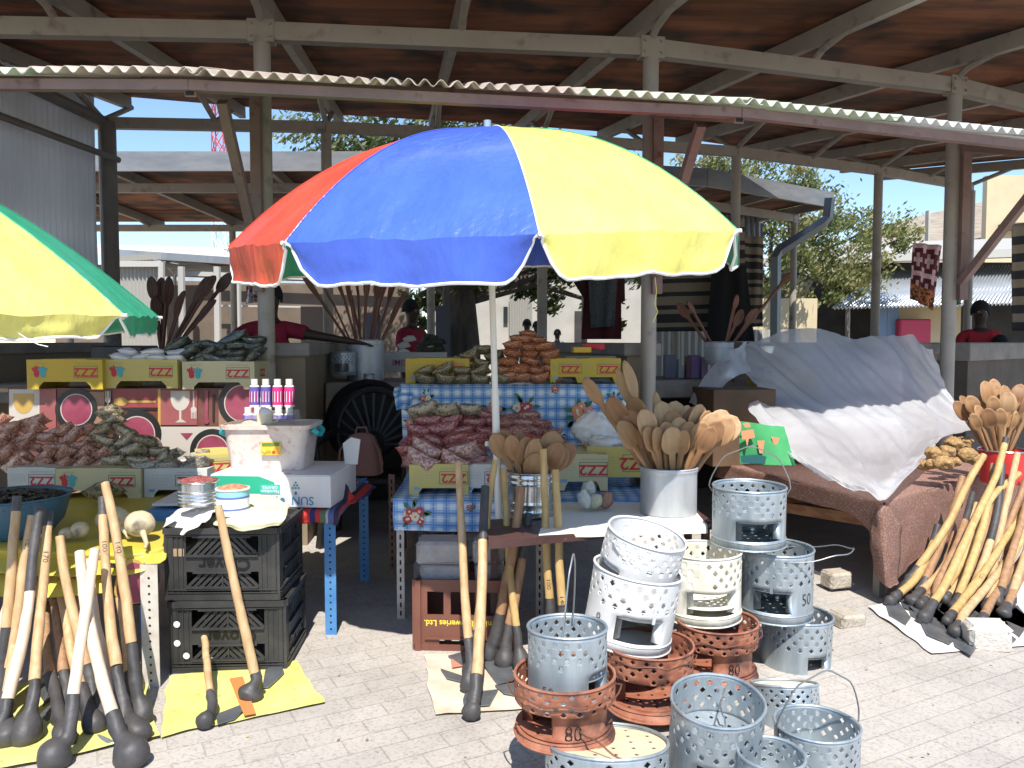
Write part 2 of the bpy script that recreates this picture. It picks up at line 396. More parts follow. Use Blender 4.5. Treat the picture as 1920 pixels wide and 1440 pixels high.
FE = [V(p) + o * 1.28 for p, o in zip(AP, outs)]; BE = [V(p) + o * .14 for p, o in zip(AP, outs)]
FE[0] = V((-4.4, 3.58)); 
for i in range(4):
    b = MB(); a1, a2 = lerp(BE[i], FE[i], .93), lerp(BE[i + 1], FE[i + 1], .93)
    b.beam((a1[0], a1[1], EZS[i] + .018), (a2[0], a2[1], EZS[i + 1] + .018), .045, .046); b.build('purlin', RS, aw)
    b = MB(); a1, a2 = lerp(BE[i], FE[i], .12), lerp(BE[i + 1], FE[i + 1], .12)
    b.beam((a1[0], a1[1], EZS[i] + .33), (a2[0], a2[1], EZS[i + 1] + .33), .05, .06); b.build('purlin', RS, aw)
M('fibre_pink', (.50, .42, .36), .45, 0, (.60, .52, .45), scale=4, translucent=.35)
M('fibre_green', (.50, .56, .45), .45, 0, (.62, .68, .56), scale=4, translucent=.35)
M('fibre_white', (.62, .64, .63), .45, 0, (.72, .74, .72), scale=4, translucent=.3)
for i in range(4):
    L = (FE[i + 1] - FE[i]).length; segs = max(1, round(L / .8))
    for s in range(segs):
        t0, t1 = s / segs, (s + 1) / segs + .03; nn = int(L / segs / .075) * 8; rows = []
        up = .004 * (s % 2)
        for j in range(4):
            r = []
            for k in range(nn + 1):
                t = t0 + (t1 - t0) * k / nn; f = lerp(FE[i], FE[i + 1], t); c = lerp(BE[i], BE[i + 1], t)
                p = lerp(f, c, j / 3); ph = t * L / .075 * 2 * math.pi
                r.append((p[0], p[1], EZS[i] * (1 - t) + EZS[i + 1] * t + .058 + .345 * j / 3 + .016 * math.sin(ph) + up + .012 * mnoise.noise(V((t * L * 1.3 + i * 7, 3, 0)))))
            rows.append(r)
        b = MB(); b.grid(rows, smooth=True)
        nm = ['fibre_green', 'fibre_green', 'fibre_green', 'fibre_pink', 'fibre_pink', 'fibre_green', 'fibre_green', 'fibre_white', 'fibre_white', 'fibre_white', 'fibre_white', 'fibre_white', 'fibre_white', 'fibre_white'][min(13, i * 3 + s)]
        b.build('corrugated_sheet', MATS[nm], aw, solid=.003, sharp=80)
# radial corrugated partition at the left
M('galv_partition', (.66, .69, .73), .25, .1, (.76, .79, .83), scale=2, stretch=(1, 1, .15), alpha=.8, translucent=.4)
pt = thing('partition_wall', 'tall shiny corrugated metal partition under the left end of the shelter', 'partition', (-3.8, 6, 0))
rows = []
N = 34 * 6
for z in (1.34, 2.4, 3.6):
    r = []
    for k in range(N + 1):
        t = k / N; x = -3.9 + .1 * t; y = 4.6 + 2.8 * t; r.append((x + .016 * math.sin(k / 6 * 2 * math.pi) + .03 * mnoise.noise(V((y * 1.2, z, 0))), y, z + (.0)))
    rows.append(r)
b = MB(); b.grid(rows); b.build('corrugated_sheet', MATS['galv_partition'], pt, solid=.002, sharp=80)
b = MB(); b.tube([W(-60, 195, 5.6), W(222, 300, 7.35)], .028, 10); b.build('rail', MATS['steel_dark'], pt)
b = MB(); b.tube([(-3.86, 4.8, 3.3), (-3.72, 7.4, 3.3)], .05, 10); b.build('rail', MATS['steel_dark'], pt)
b = MB(); b.tube([(-3.70, 7.44, 0), (-3.70, 7.44, 3.3)], .07, 14); b.build('post', MATS['steel_dark'], pt)
# low counter walls
def counter(label, a, c, th=.16, h=1.29, cap=.085, m='tan_wall', z0=0, capm='concrete', capo=.03):
    a, c = V((*a, 0)), V((*c, 0)); root = thing('counter_wall', label, 'counter wall', ((a + c) / 2)[:])
    b = MB(); b.beam(a + V((0, 0, (z0 + h - cap) / 2)), c + V((0, 0, (z0 + h - cap) / 2)), h - cap - z0, th, up=(0, 0, 1)) if 0 else None
    d = c - a; L = d.length; ang = math.atan2(d.y, d.x); mid = (a + c) / 2
    b.box((mid.x, mid.y, (z0 + h - cap) / 2), (L, th, h - cap - z0), rz=ang); b.build('wall', MATS[m], root)
    b = MB(); b.box((mid.x, mid.y, h - cap / 2), (L + 2 * capo, th + 2 * capo, cap), rz=ang, bev=.008); b.build('wall_cap', MATS[capm], root)
    return root
counter('tan counter wall with concrete cap behind the left beige post', (-1.4, 5.02), (-1.62, 7.4), th=.20)
counter('tan counter wall with concrete cap behind the middle beige post', (.86, 5.32), (.36, 7.8), th=.20)
counter('tan counter wall with concrete cap behind the right beige post', (3.12, 6.05), (2.45, 8.4), th=.22)
counter('long low brown wall under the corrugated partition at far left', (-3.88, 4.7), (-3.74, 7.3), th=.2)
counter('grey counter slab wall where the seller in red sits at right', (3.6, 6.7), (6.4, 9.2), th=.4, cap=.15, m='dark_counter')
def bench(label, a, c, w=.7, z=1.0, th=.14):
    a, c = V((*a, 0)), V((*c, 0)); root = thing('stall_bench', label, 'bench', ((a + c) / 2)[:])
    d = c - a; L = d.length; ang = math.atan2(d.y, d.x); mid = (a + c) / 2; nrm = V((-d.y, d.x, 0)).normalized()
    b = MB(); b.box((mid.x, mid.y, z - th / 2), (L, w, th), rz=ang, bev=.01); b.build('bench_top', MATS['concrete'], root)
    for t in (.02, .98):
        p = lerp(a, c, t); b = MB(); b.box((p.x + nrm.x * .05, p.y + nrm.y * .05, (z - th) / 2), (.14, w - .12, z - th), rz=ang); b.build('bench_support', MATS['tan_wall'], root)
    p = mid + nrm * (w / 2 - .05); b = MB(); b.box((p.x, p.y, (z - th) / 2), (L - .1, .05, z - th), rz=ang); b.build('bench_shade_panel', M('under_bench_shade', (.03, .024, .02), .9), root)  # added near-black panel, paints the shade of the void under the slab
bench('concrete stall bench carrying the tall metal pot and small stove', (-1.40, 6.15), (.60, 6.4))
bench('concrete stall bench in shade between middle and right posts', (.85, 6.45), (2.85, 7.1))
bench('concrete stall bench with brown boxes beyond the right post', (3.3, 7.0), (5.6, 8.8), z=1.0)
bench('concrete stall bench behind the row of upturned tomato cartons at left', (-3.7, 6.0), (-1.6, 6.05), z=1.0)
# ================================================================= background buildings
def building(label, cat='building', loc=(0, 0, 0)): return thing('building', label, cat, loc)
M('pale_plaster', (.36, .345, .31), .9, 0, (.43, .41, .37), scale=2)
M('cream_plaster', (.48, .40, .26), .9, 0, (.54, .46, .30), scale=1)
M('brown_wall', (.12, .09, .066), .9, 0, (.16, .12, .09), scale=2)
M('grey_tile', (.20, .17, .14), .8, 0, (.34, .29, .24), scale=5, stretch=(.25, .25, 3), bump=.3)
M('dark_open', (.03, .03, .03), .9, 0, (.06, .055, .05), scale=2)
M('door_blue', (.14, .22, .36), .6); M('door_red', (.45, .04, .09), .6); M('glass_dark', (.03, .035, .04), .15)
def rectY(px0, py0, px1, py1, y, th=.15):
    a, c = W(px0, py0, y), W(px1, py1, y); return ((a.x + c.x) / 2, y + th / 2, (a.z + c.z) / 2), (abs(c.x - a.x), th, abs(a.z - c.z))
def corr(b, p0, p1, p2, p3, n, amp=.03, mi=0):  # p0-p1 lower edge, p3-p2 upper edge
    p0, p1, p2, p3 = map(V, (p0, p1, p2, p3)); nrm = (p1 - p0).cross(p3 - p0).normalized(); rows = []
    for j in range(2):
        a, c = (p0, p1) if j == 0 else (p3, p2)
        rows.append([lerp(a, c, k / (n * 4)) + nrm * amp * math.sin(k / 4 * 2 * math.pi) for k in range(n * 4 + 1)])
    b.grid(rows, mi)
# pale dappled building behind the middle opening
r = building('pale plastered building with dark doorway seen beneath hanging branches', loc=(2, 21, 0))
b = MB(); b.box((0.9, 21.5, 1.9), (6.2, .4, 3.8)); b.build('wall', MATS['pale_plaster'], r)
b = MB(); c, d = rectY(1078, 580, 1100, 650, 21.2); b.box((c[0], 21.27, 1.05), (d[0], .1, 2.1)); b.build('door', MATS['dark_open'], r)
b = MB(); c, d = rectY(944, 575, 952, 605, 21.2); b.box((c[0], 21.27, c[2]), (d[0], .1, d[2])); b.build('window', MATS['glass_dark'], r)
b = MB(); corr(b, W(955, 645, 21), W(998, 645, 21), W(998, 530, 21), W(955, 530, 21), 9, .03); b.build('cladding', MATS['steel_pale'], r)
b = MB(); b.box((.9, 21.3, 3.85), (6.6, 1.2, .12)); b.build('roof', MATS['galv_sheet'], r)
# cream wall right of the downpipe
r = building('cream plastered wall with leaf shadows behind the grey downpipe', 'wall', loc=(5.8, 15, 0))
c, d = rectY(1400, 560, 1530, 650, 15); b = MB(); b.box((c[0], 15.1, 1.05), (d[0], .25, 2.1)); b.build('wall', MATS['cream_plaster'], r)
# shop with corrugated awning
r = building('dark open shop under a long corrugated awning at right', 'shop', loc=(11, 17, 0))
Y = 17.5
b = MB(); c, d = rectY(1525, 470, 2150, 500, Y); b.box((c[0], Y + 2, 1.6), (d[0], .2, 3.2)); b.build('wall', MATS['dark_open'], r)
b = MB(); p = [W(1560, 578, Y - 1), W(2100, 565, Y - 1), W(2100, 490, Y + 1.6), W(1650, 510, Y + 1.6)]; corr(b, *p, 75, .035); b.build('awning_sheet', MATS['galv_sheet'], r, solid=.01)
b = MB(); b.beam(W(1500, 513, Y + .8), W(1650, 484, Y + .8), .3, .18); b.beam(W(1650, 484, Y + .8), W(2100, 468, Y + .8), .3, .18)
b.build('fascia', MATS['steel_pale'], r)
b = MB(); b.poly([W(1500, 510, Y + .8), W(1650, 480, Y + .8), W(2100, 464, Y + .8), W(2100, 440, Y + 5), W(1640, 455, Y + 5)]); b.build('roof', MATS['steel_pale'], r)
for a0, a1, mn, nm in ((1640, 1662, 'door_blue', 'door'), (1664, 1684, 'door_blue', 'door')):
    c, d = rectY(a0, 590, a1, 650, Y - .2, .05); b = MB(); b.box((c[0], c[1], 1.15), (d[0], .05, 2.2)); b.build(nm, MATS[mn], r)
c, d = rectY(1686, 575, 1800, 650, Y, .1); b = MB(); b.box((c[0], c[1], 1.05), (d[0], .1, 2.1)); b.build('panel', MATS['cream_plaster'], r)
c, d = rectY(1688, 598, 1746, 645, Y - .4, .3); b = MB(); b.box(c, d, bev=.03); tag(b.build('cold_box', MATS['door_red'], loc=(c[0], c[1], c[2])), 'large crimson box standing before the cream shop panel', 'box')
for px in (1590, 1818):
    b = MB(); b.tube([V((W(px, 600, Y - .9).x, Y - .9, 0)), W(px, 575, Y - .9)], .05, 8); b.build('post', MATS['steel_dark'], r)
# small grey roof between
r = building('small low shed with pale roof behind the tree branches', 'shed', loc=(8, 24, 0))
b = MB(); p = [W(1380, 498, 22), W(1560, 478, 22), W(1640, 500, 26), W(1400, 515, 26)]; b.poly([W(1375, 500, 22), W(1540, 478, 22), W(1660, 492, 23), W(1660, 470, 28), W(1500, 465, 28)]); b.beam(W(1375, 500, 22), W(1555, 478, 22), .3, .22); b.beam(W(1555, 478, 22), W(1660, 492, 23), .3, .22); b.build('roof', MATS['steel_pale'], r)
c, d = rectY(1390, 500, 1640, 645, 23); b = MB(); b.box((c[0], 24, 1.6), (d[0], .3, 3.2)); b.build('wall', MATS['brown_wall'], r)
b = MB(); corr(b, W(1560, 525, 20), W(1600, 505, 20), W(1610, 492, 22), W(1570, 505, 22), 8, .03); b.build('awning_sheet', MATS['galv_sheet'], r)
# big gabled building
r = building('big gabled building with stone grey roof and yellow wall at right', loc=(26, 42, 0)); Y = 42
b = MB(); b.poly([W(1500, 505, Y), W(1900, 490, Y), W(1860, 372, Y + 4), W(1842, 378, Y + 4), W(1700, 410, Y + 4), W(1560, 470, Y + 3)]); b.build('roof', MATS['grey_tile'], r)
b = MB(); b.beam(W(1740, 395, Y - .1), W(1738, 480, Y - .1), .35, .1); b.build('downpipe', MATS['pale_plaster'], r)
b = MB(); a, c2 = W(1842, 640, Y - .5), W(2150, 360, Y - .5); b.box(((a.x + c2.x) / 2, Y - .3, 4.9), (c2.x - a.x, .4, 9.8)); b.build('wall', MATS['cream_plaster'], r)
b = MB(); a, c2 = W(1500, 640, Y + .5), W(1850, 480, Y + .5); b.box(((a.x + c2.x) / 2, Y + .8, 2.9), (c2.x - a.x, .4, 5.6)); b.build('wall', MATS['brown_wall'], r)
b = MB(); a, c2 = W(1880, 425, Y - .9), W(1960, 418, Y - .9); b.box(((a.x + c2.x) / 2, Y - .9, a.z), (c2.x - a.x, .8, .3)); b.build('canopy', MATS['steel_dark'], r)
# left background
r = building('long building with sunlit pale roof behind the left shelters', loc=(-14, 34, 0)); Y = 34
b = MB(); b.poly([W(130, 476, Y), W(470, 482, Y), W(450, 466, Y + 6), W(120, 456, Y + 6)]); b.build('roof', M('white_roof', (.55, .54, .5), .6), r)
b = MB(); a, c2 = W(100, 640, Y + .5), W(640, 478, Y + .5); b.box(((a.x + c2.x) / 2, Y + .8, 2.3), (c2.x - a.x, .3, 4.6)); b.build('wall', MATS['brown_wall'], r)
b = MB(); b.beam(W(250, 522, 32), W(640, 530, 32), .5, .15); b.build('fascia', MATS['galv_sheet'], r)
r = building('small corrugated metal shed with white beam behind dark wooden spoons', 'shed', loc=(-8.5, 17, 0)); Y = 17
b = MB(); corr(b, V((W(215, 600, Y).x, Y, 0)), V((W(302, 600, Y).x, Y, 0)), W(302, 500, Y), W(215, 500, Y), 12, .03); b.build('wall', MATS['steel_pale'], r)
b = MB(); corr(b, W(224, 490, Y), W(302, 486, Y), W(302, 474, Y), W(224, 478, Y), 12, .03); b.build('wall', MATS['steel_pale'], r)
b = MB(); b.beam(W(215, 495, Y - .1), W(305, 495, Y - .1), .12, .12); b.tube([V((W(303, 600, Y).x, Y - .1, 0)), W(303, 492, Y - .1)], .07, 8); b.build('frame', MATS['steel_pale'], r)
r = building('long brown market wall with thin white rails in shade', 'wall', loc=(-5, 17.2, 0)); Y = 18.5
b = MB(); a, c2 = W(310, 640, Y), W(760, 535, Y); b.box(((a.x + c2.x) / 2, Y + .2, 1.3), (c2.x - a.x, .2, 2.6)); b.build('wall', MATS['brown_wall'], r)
b = MB(); b.beam(W(405, 573, Y - .2), W(610, 576, Y - .2), .05, .04); b.beam(W(330, 512, Y - .2), W(760, 528, Y - .2), .1, .1); b.build('rail', MATS['steel_pale'], r)
for px in (340, 407, 445):
    b = MB(); b.tube([V((W(px, 600, Y - .8).x, Y - .8, 0)), W(px, 500, Y - .8)], .08, 8); b.build('post', MATS['steel_pale'], r)
# end wall of the second shelter with fence sheets
r = building('narrow white sheet fence in the gap behind the dark stall', 'fence', loc=(3, 13, 0))
b = MB(); p = W(1225, 640, 13.6), W(1500, 640, 13.6)
corr(b, (p[0].x, 13.6, 0), (p[1].x, 13.6, 0), W(1500, 618, 13.6), W(1225, 618, 13.6), 22, .02); b.build('fence_sheet', MATS['steel_pale'], r)
b = MB(); corr(b, W(1300, 470, 12.9), W(1430, 468, 12.9), W(1430, 405, 12.9), W(1290, 395, 12.9), 14, .025); tag(b.build('end_cladding', M('grey_clad', (.35, .38, .42), .5, .3), loc=W(1360, 440, 12.9)), 'grey vertical metal cladding under end of the second shelter', 'cladding')
# downpipe
dp = [(1556, 372), (1552, 408), (1543, 418), (1462, 470), (1455, 482), (1453, 700)]
b = MB(); b.tube([W(x, y, 11.3) for x, y in dp], .075, 4, smooth=False); tag(b.build('downpipe', M('pipe_grey', (.16, .19, .22), .4, .3), loc=W(1453, 640, 11.3)), 'square grey bent downpipe falling from the second shelter gutter', 'downpipe')
# radio tower
r = thing('radio_tower', 'slim red and white lattice radio tower against the blue sky', 'tower', (W(418, 600, 60).x, 60, 0))
bb = {}; x0 = r.location.x; ww = lambda z: .62 - z * .012
for k in range(16):
    z0, z1 = k * 1.5, (k + 1) * 1.5; c_ = (0 if z0 > 9 else 1) if k < 13 else k % 2; b = bb.setdefault((c_, k if k >= 13 else 0), MB())
    for sx, sy in ((-1, -1), (1, -1), (1, 1), (-1, 1)):
        b.tube([(x0 + sx * ww(z0), 60 + sy * ww(z0), z0), (x0 + sx * ww(z1), 60 + sy * ww(z1), z1)], .045, 5)
        b.tube([(x0 + sx * ww(z0), 60 + sy * ww(z0), z0), (x0 - sx * sy * -1 * ww(z1) if 0 else x0 - sx * ww(z1), 60 + sy * ww(z1), z1)], .035, 4)
        b.tube([(x0 + sx * ww(z0), 60 + sy * ww(z0), z0), (x0 + sx * ww(z1), 60 - sy * ww(z1), z1)], .035, 4)
M('tower_red', (.55, .07, .06), .6); M('tower_white', (.8, .8, .8), .6)
for (c_, k), b in bb.items(): b.build('mast_section', MATS[['tower_red', 'tower_white'][c_]], r)
# ================================================================= trees
def tree(label, base, h_trunk, blobs, nleaf, leaf=.07, mats=('leaf_a', 'leaf_b', 'leaf_c'), tr=.25, seed=1, branches=12, bark='bark'):
    rr = random.Random(seed); root = thing('leafy_tree', label, 'tree', base)
    b = MB(); p = V(base); top = p + V((0, 0, h_trunk))
    b.tube([p, p + V((.05, 0, h_trunk * .5)), top], [tr * 1.2, tr, tr * .8], 12)
    for k in range(branches):
        c, r_ = blobs[k % len(blobs)]; c = V(c) + V((rr.uniform(-1, 1), rr.uniform(-1, 1), rr.uniform(-.6, .6))) * r_ * .6
        mid = lerp(top, c, .5) + V((rr.uniform(-.3, .3), rr.uniform(-.3, .3), rr.uniform(0, .4)))
        b.tube([top - V((0, 0, .3)), mid, c], [tr * .4, tr * .2, .02], 6)
    b.build('trunk', MATS[bark], root)
    lb = MB(); tot = sum(r_ ** 2 for _, r_ in blobs)
    for c, r_ in blobs:
        n = int(nleaf * r_ ** 2 / tot); cl = max(6, n // 60); c = V(c)
        cs = []
        for _ in range(cl):
            d = V((rr.gauss(0, 1), rr.gauss(0, 1), rr.gauss(0, 1))).normalized() * (rr.random() ** .45) * r_; d.z *= .75
            cs.append((c + d, rr.uniform(.16, .34) * min(1.3, r_), rr.choice((0, 0, 1, 1, 2))))
        for _ in range(n):
            q, s, m = rr.choice(cs); d = V((rr.gauss(0, 1), rr.gauss(0, 1), rr.gauss(0, .7))) * s * .6; p = q + d
            a = V((rr.gauss(0, 1), rr.gauss(0, 1), rr.gauss(0, 1))).normalized(); u = a.orthogonal().normalized() * leaf * rr.uniform(.7, 1.3); v2 = a.cross(u) * .38
            lb.add([p - u, p + v2, p + u, p - v2], [(0, 1, 2, 3)], m)
    lb.build('crown', [MATS[m] for m in mats], root)
M('bark', (.05, .042, .036), .95, 0, (.11, .095, .08), scale=9, stretch=(1, 1, .25), bump=.6)
M('leaf_a', (.06, .09, .025), .6, translucent=.35); M('leaf_b', (.13, .16, .05), .6, translucent=.4); M('leaf_c', (.22, .23, .08), .6, translucent=.4); M('leaf_d', (.30, .29, .12), .6, translucent=.4)
T1 = (-.95, 14.2, 0)
tree('thick dark trunked tree with hanging branches behind the stalls', T1, 2.3, [((-.9, 14.8, 4.6), 1.7), ((-3.2, 15.5, 4.7), 1.3), ((1.0, 15, 3.6), 1.5), ((-.7, 14.0, 2.7), .8), ((-2.2, 15, 3.2), .9), ((.6, 15.4, 2.3), .7), ((2.4, 15.6, 2.9), .9), ((1.9, 15.8, 1.95), .5), ((-1.6, 16, 2.0), .6)], 26000, .07, tr=.34, seed=3)
tree('airy olive green tree in sunlight between shelter and shops', (6.0, 18.5, 0), 2.6, [((W(1500, 430, 16)), 1.2), (W(1580, 500, 16), .95), (W(1640, 430, 16.5), .7), (W(1420, 350, 17), 1.1), (W(1330, 320, 17), .8), (W(1520, 340, 16), .55), (W(1470, 560, 16), .7), (W(1570, 560, 15.5), .45), (W(1690, 440, 16), .45), (W(1465, 400, 14.5), .6), (W(1480, 490, 14.5), .55)], 17500, .055, mats=('leaf_b', 'leaf_c', 'leaf_d') if 'leaf_d' in MATS else ('leaf_b', 'leaf_c', 'leaf_a'), tr=.16, seed=9)
# ================================================================= tables, cartons, crates
def plaid_mat(name, cols, p=.06):
    m = bpy.data.materials.new(name); m.use_nodes = True; t = m.node_tree; b = t.nodes['Principled BSDF']; b.inputs['Roughness'].default_value = .35
    b.inputs['Coat Weight'].default_value = .3
    tc = t.nodes.new('ShaderNodeTexCoord'); sp = t.nodes.new('ShaderNodeSeparateXYZ'); t.links.new(tc.outputs['Object'], sp.inputs[0])
    def mth(op, a, v=None, c=None):
        n = t.nodes.new('ShaderNodeMath'); n.operation = op
        (t.links.new(a, n.inputs[0]) if hasattr(a, 'links') else setattr(n.inputs[0], 'default_value', a))
        if v is not None: (t.links.new(v, n.inputs[1]) if hasattr(v, 'links') else setattr(n.inputs[1], 'default_value', v))
        return n.outputs[0]
    def band(s, w_, off=0): return mth('LESS_THAN', mth('FRACT', mth('ADD', mth('DIVIDE', s, p), off)), w_)
    u = sp.outputs[0]; v = mth('ADD', sp.outputs[1], sp.outputs[2])
    base = None; cur = None
    rgb = t.nodes.new('ShaderNodeRGB'); rgb.outputs[0].default_value = (*cols[0], 1); cur = rgb.outputs[0]
    def over(cur, fac, col, k=1):
        mx = t.nodes.new('ShaderNodeMix'); mx.data_type = 'RGBA'; t.links.new(mth('MULTIPLY', fac, k), mx.inputs[0]); t.links.new(cur, mx.inputs[6]); mx.inputs[7].default_value = (*col, 1); return mx.outputs[2]
    for s in (u, v):
        cur = over(cur, band(s, .55), cols[1], .55)
        cur = over(cur, band(s, .12, -.2), cols[2], .8)
        cur = over(cur, band(s, .05, .22), cols[3], .6)
    t.links.new(cur, b.inputs['Base Color']); return m
GING = plaid_mat('blue_gingham', [(.62, .72, .80), (.05, .26, .62), (.03, .16, .48), (.75, .8, .8)])
RED_, CREAM_, PINK_, GREEN_, ORANGE_ = (M('print_red', (.45, .03, .04), .4), M('print_cream', (.75, .66, .5), .4), M('print_pink', (.7, .25, .18), .4), M('print_green', (.03, .14, .05), .4), M('print_orange', (.75, .25, .08), .4))
def bouquet(b, m, cx, cy, s, pal=0, seed=0):   # flat flower print in frame m, materials 1..5 = red cream pink green orange
    r_ = random.Random(seed)
    for _ in range(9):
        a = r_.uniform(0, 6.28); d = s * r_.uniform(.6, 1.0); x, y = cx + math.cos(a) * d, cy + math.sin(a) * d; e = s * .38
        p = [(x + math.cos(a + q) * e * k, y + math.sin(a + q) * e * k, .0015) for q, k in ((0, 1), (.9, .5), (2.2, .4), (3.1, .7), (4.1, .4), (5.4, .5))]
        b.poly(p, 4, m)
    for i in range(11):
        a = r_.uniform(0, 6.28); d = s * r_.uniform(0, .72); x, y = cx + math.cos(a) * d, cy + math.sin(a) * d
        mi = r_.choice([(1, 1, 2), (5, 3, 3)][pal]); q = s * r_.uniform(.24, .36)
        for k in range(6):
            t = k * 1.047 + r_.random(); b.disc((x + math.cos(t) * q * .55, y + math.sin(t) * q * .55, .002 + .0004 * i + .00004 * k), q * .5, 9, mi, m)
        b.disc((x, y, .0045 + .0004 * i), q * .3, 8, 2 if mi != 2 else 5, m)
FLW = [GING, RED_, CREAM_, PINK_, GREEN_, ORANGE_]
def leg(root, x, y, z1, m, name='leg', w=.035, holes=True, z0=0):
    b = MB(); b.box((x - w / 2 + .002, y, (z0 + z1) / 2), (.004, w, z1 - z0)); b.box((x, y - w / 2, (z0 + z1) / 2), (w, .004, z1 - z0))
    if holes:
        k = z0 + .03
        while k < z1 - .03:
            b.box((x, y - w / 2 - .0026, k), (.008, .0012, .022), 1) if holes == 2 else b.lathe([(0, 0), (.005, 0)], n=8, mi=1, mat=Matrix.Translation((x, y - w / 2 - .0026, k)) @ Matrix.Rotation(R(90), 4, 'X'))
            k += .04 if holes == 2 else .03
    return b.build(name, [m, MATS['void']], root)
# ---- gingham table
M('white_leg', (.55, .52, .46), .6, 0, (.40, .30, .22), scale=14, lo=.45, hi=.8); M('rust_leg', (.20, .12, .09), .7, 0, (.35, .22, .15), scale=10)
M('blue_leg', (.05, .19, .44), .45, 0, (.08, .24, .5), scale=9, dirt=((.3, .3, .3), 40, .66, .8))
tb = thing('folding_table', 'low table under blue checked flowered oilcloth on slotted metal legs', 'table', (.1, 4.1, 0))
leg(tb, -.52, 3.70, .55, MATS['white_leg'], holes=2); leg(tb, -.68, 4.5, .55, MATS['rust_leg'], holes=2); leg(tb, .13, 3.72, .55, MATS['white_leg'], holes=2); leg(tb, .72, 3.9, .55, MATS['white_leg'], holes=2)
b = MB(); b.box((.06, 4.1, .56), (1.25, .8, .02)); b.build('tabletop', MATS['tan_wall'], tb)
b = MB()
fr = [[(-.58, 4.52, .576), (-.2, 4.52, .576), (.2, 4.52, .576), (.74, 4.52, .576)], [(-.56, 4.0, .577), (-.2, 4, .577), (.2, 4, .577), (.74, 4, .577)], [(-.55, 3.69, .576), (-.2, 3.69, .576), (.2, 3.69, .576), (.74, 3.7, .576)], [(-.55, 3.675, .565), (-.2, 3.675, .565), (.2, 3.672, .565), (.74, 3.68, .56)], [(-.55, 3.66, .48), (-.2, 3.67, .47), (.2, 3.66, .465), (.74, 3.66, .46)], [(-.545, 3.655, .43), (-.2, 3.665, .42), (.2, 3.655, .42), (.74, 3.65, .41)]]
b.grid(sheet(fr, 40, 26, .004, 6))
b.grid(sheet([[(-.58, 4.52, .576), (-.56, 4.1, .576), (-.55, 3.69, .576)], [(-.60, 4.5, .5), (-.58, 4.1, .5), (-.552, 3.68, .5)], [(-.60, 4.5, .44), (-.58, 4.1, .43), (-.55, 3.67, .43)]], 14, 10, .006, 6))
m = FR((-.45, 3.650, .505)); bouquet(b, m, 0, 0, .062, 0, 3); bouquet(b, FR((.0, 3.65, .5)), 0, 0, .03, 1, 4); bouquet(b, FR((-.19, 3.648, .54)), 0, 0, .02, 0, 5)
b.build('oilcloth', FLW, tb)
# upper tier covered by the same oilcloth
ut = thing('display_tier', 'upper display tier covered in blue checked oilcloth with rose prints', 'display stand', (.0, 4.8, 0))
y = 4.56; a, c = W(752, 722, y), W(1182, 722, y); x0, x1 = a.x, c.x; zt = a.z
b = MB(); b.box(((x0 + x1) / 2, 4.95, zt - .012), (x1 - x0, .72, .02)); b.build('shelf_board', MATS['tan_wall'], ut)
for xx in (x0 + .04, x1 - .04):
    for yy in (4.62, 5.25): leg(ut, xx, yy, zt - .03, MATS['rust_leg'], w=.04, holes=0)
b = MB(); fr = [[(x0, 5.3, zt), (0, 5.3, zt), (x1, 5.3, zt)], [(x0, y + .01, zt + .001), (0, y + .01, zt + .001), (x1, y + .01, zt)], [(x0, y, zt - .01), (0, y, zt - .01), (x1, y, zt - .01)], [(x0 + .005, y - .01, zt - .2), (0, y, zt - .2), (x1 - .01, y - .005, zt - .2)], [(x0 + .02, y - .015, zt - .44), (0, y, zt - .44), (x1, y - .01, zt - .44)]]
b.grid(sheet(fr, 50, 30, .005, 5))
for px, py, s, pal in ((985, 765, .075, 0), (1085, 775, .085, 1), (1040, 727, .03, 0), (1150, 750, .05, 0), (775, 790, .06, 1), (925, 765, .06, 1), (800, 745, .04, 0), (1045, 815, .04, 0)):
    q = W(px, py, y - .022); bouquet(b, FR(q), 0, 0, s, pal, int(px))
b.build('oilcloth', FLW, ut)
b = MB(); b.grid(sheet([[W(738, 728, 4.6), W(752, 722, 4.62), W(775, 724, 4.6)], [W(740, 750, 4.55), W(755, 745, 4.53), W(775, 742, 4.53)], [W(742, 768, 4.56), W(756, 765, 4.53), W(768, 760, 4.54)]], 12, 12, .01, 14)); b.build('cloth_corner', GING, ut)
# ---- blue legged table
bt = thing('blue_table', 'small table with blue perforated steel frame at the left stall', 'table', (-1.2, 3.8, 0))
BX0, BX1 = -1.62, -.80
for x, y in ((-.80, 3.50), (-.80, 4.3), (-1.62, 3.50)): leg(bt, x, y, .55, MATS['blue_leg'], w=.05)
b = MB(); b.beam((-1.62, 3.475, .535), (-.775, 3.475, .535), .004, .045); b.beam((-.775, 3.475, .535), (-.80, 4.35, .535), .004, .045); b.box((-1.2, 3.9, .55), (.82, .84, .012)); b.build('frame', MATS['blue_leg'], bt)
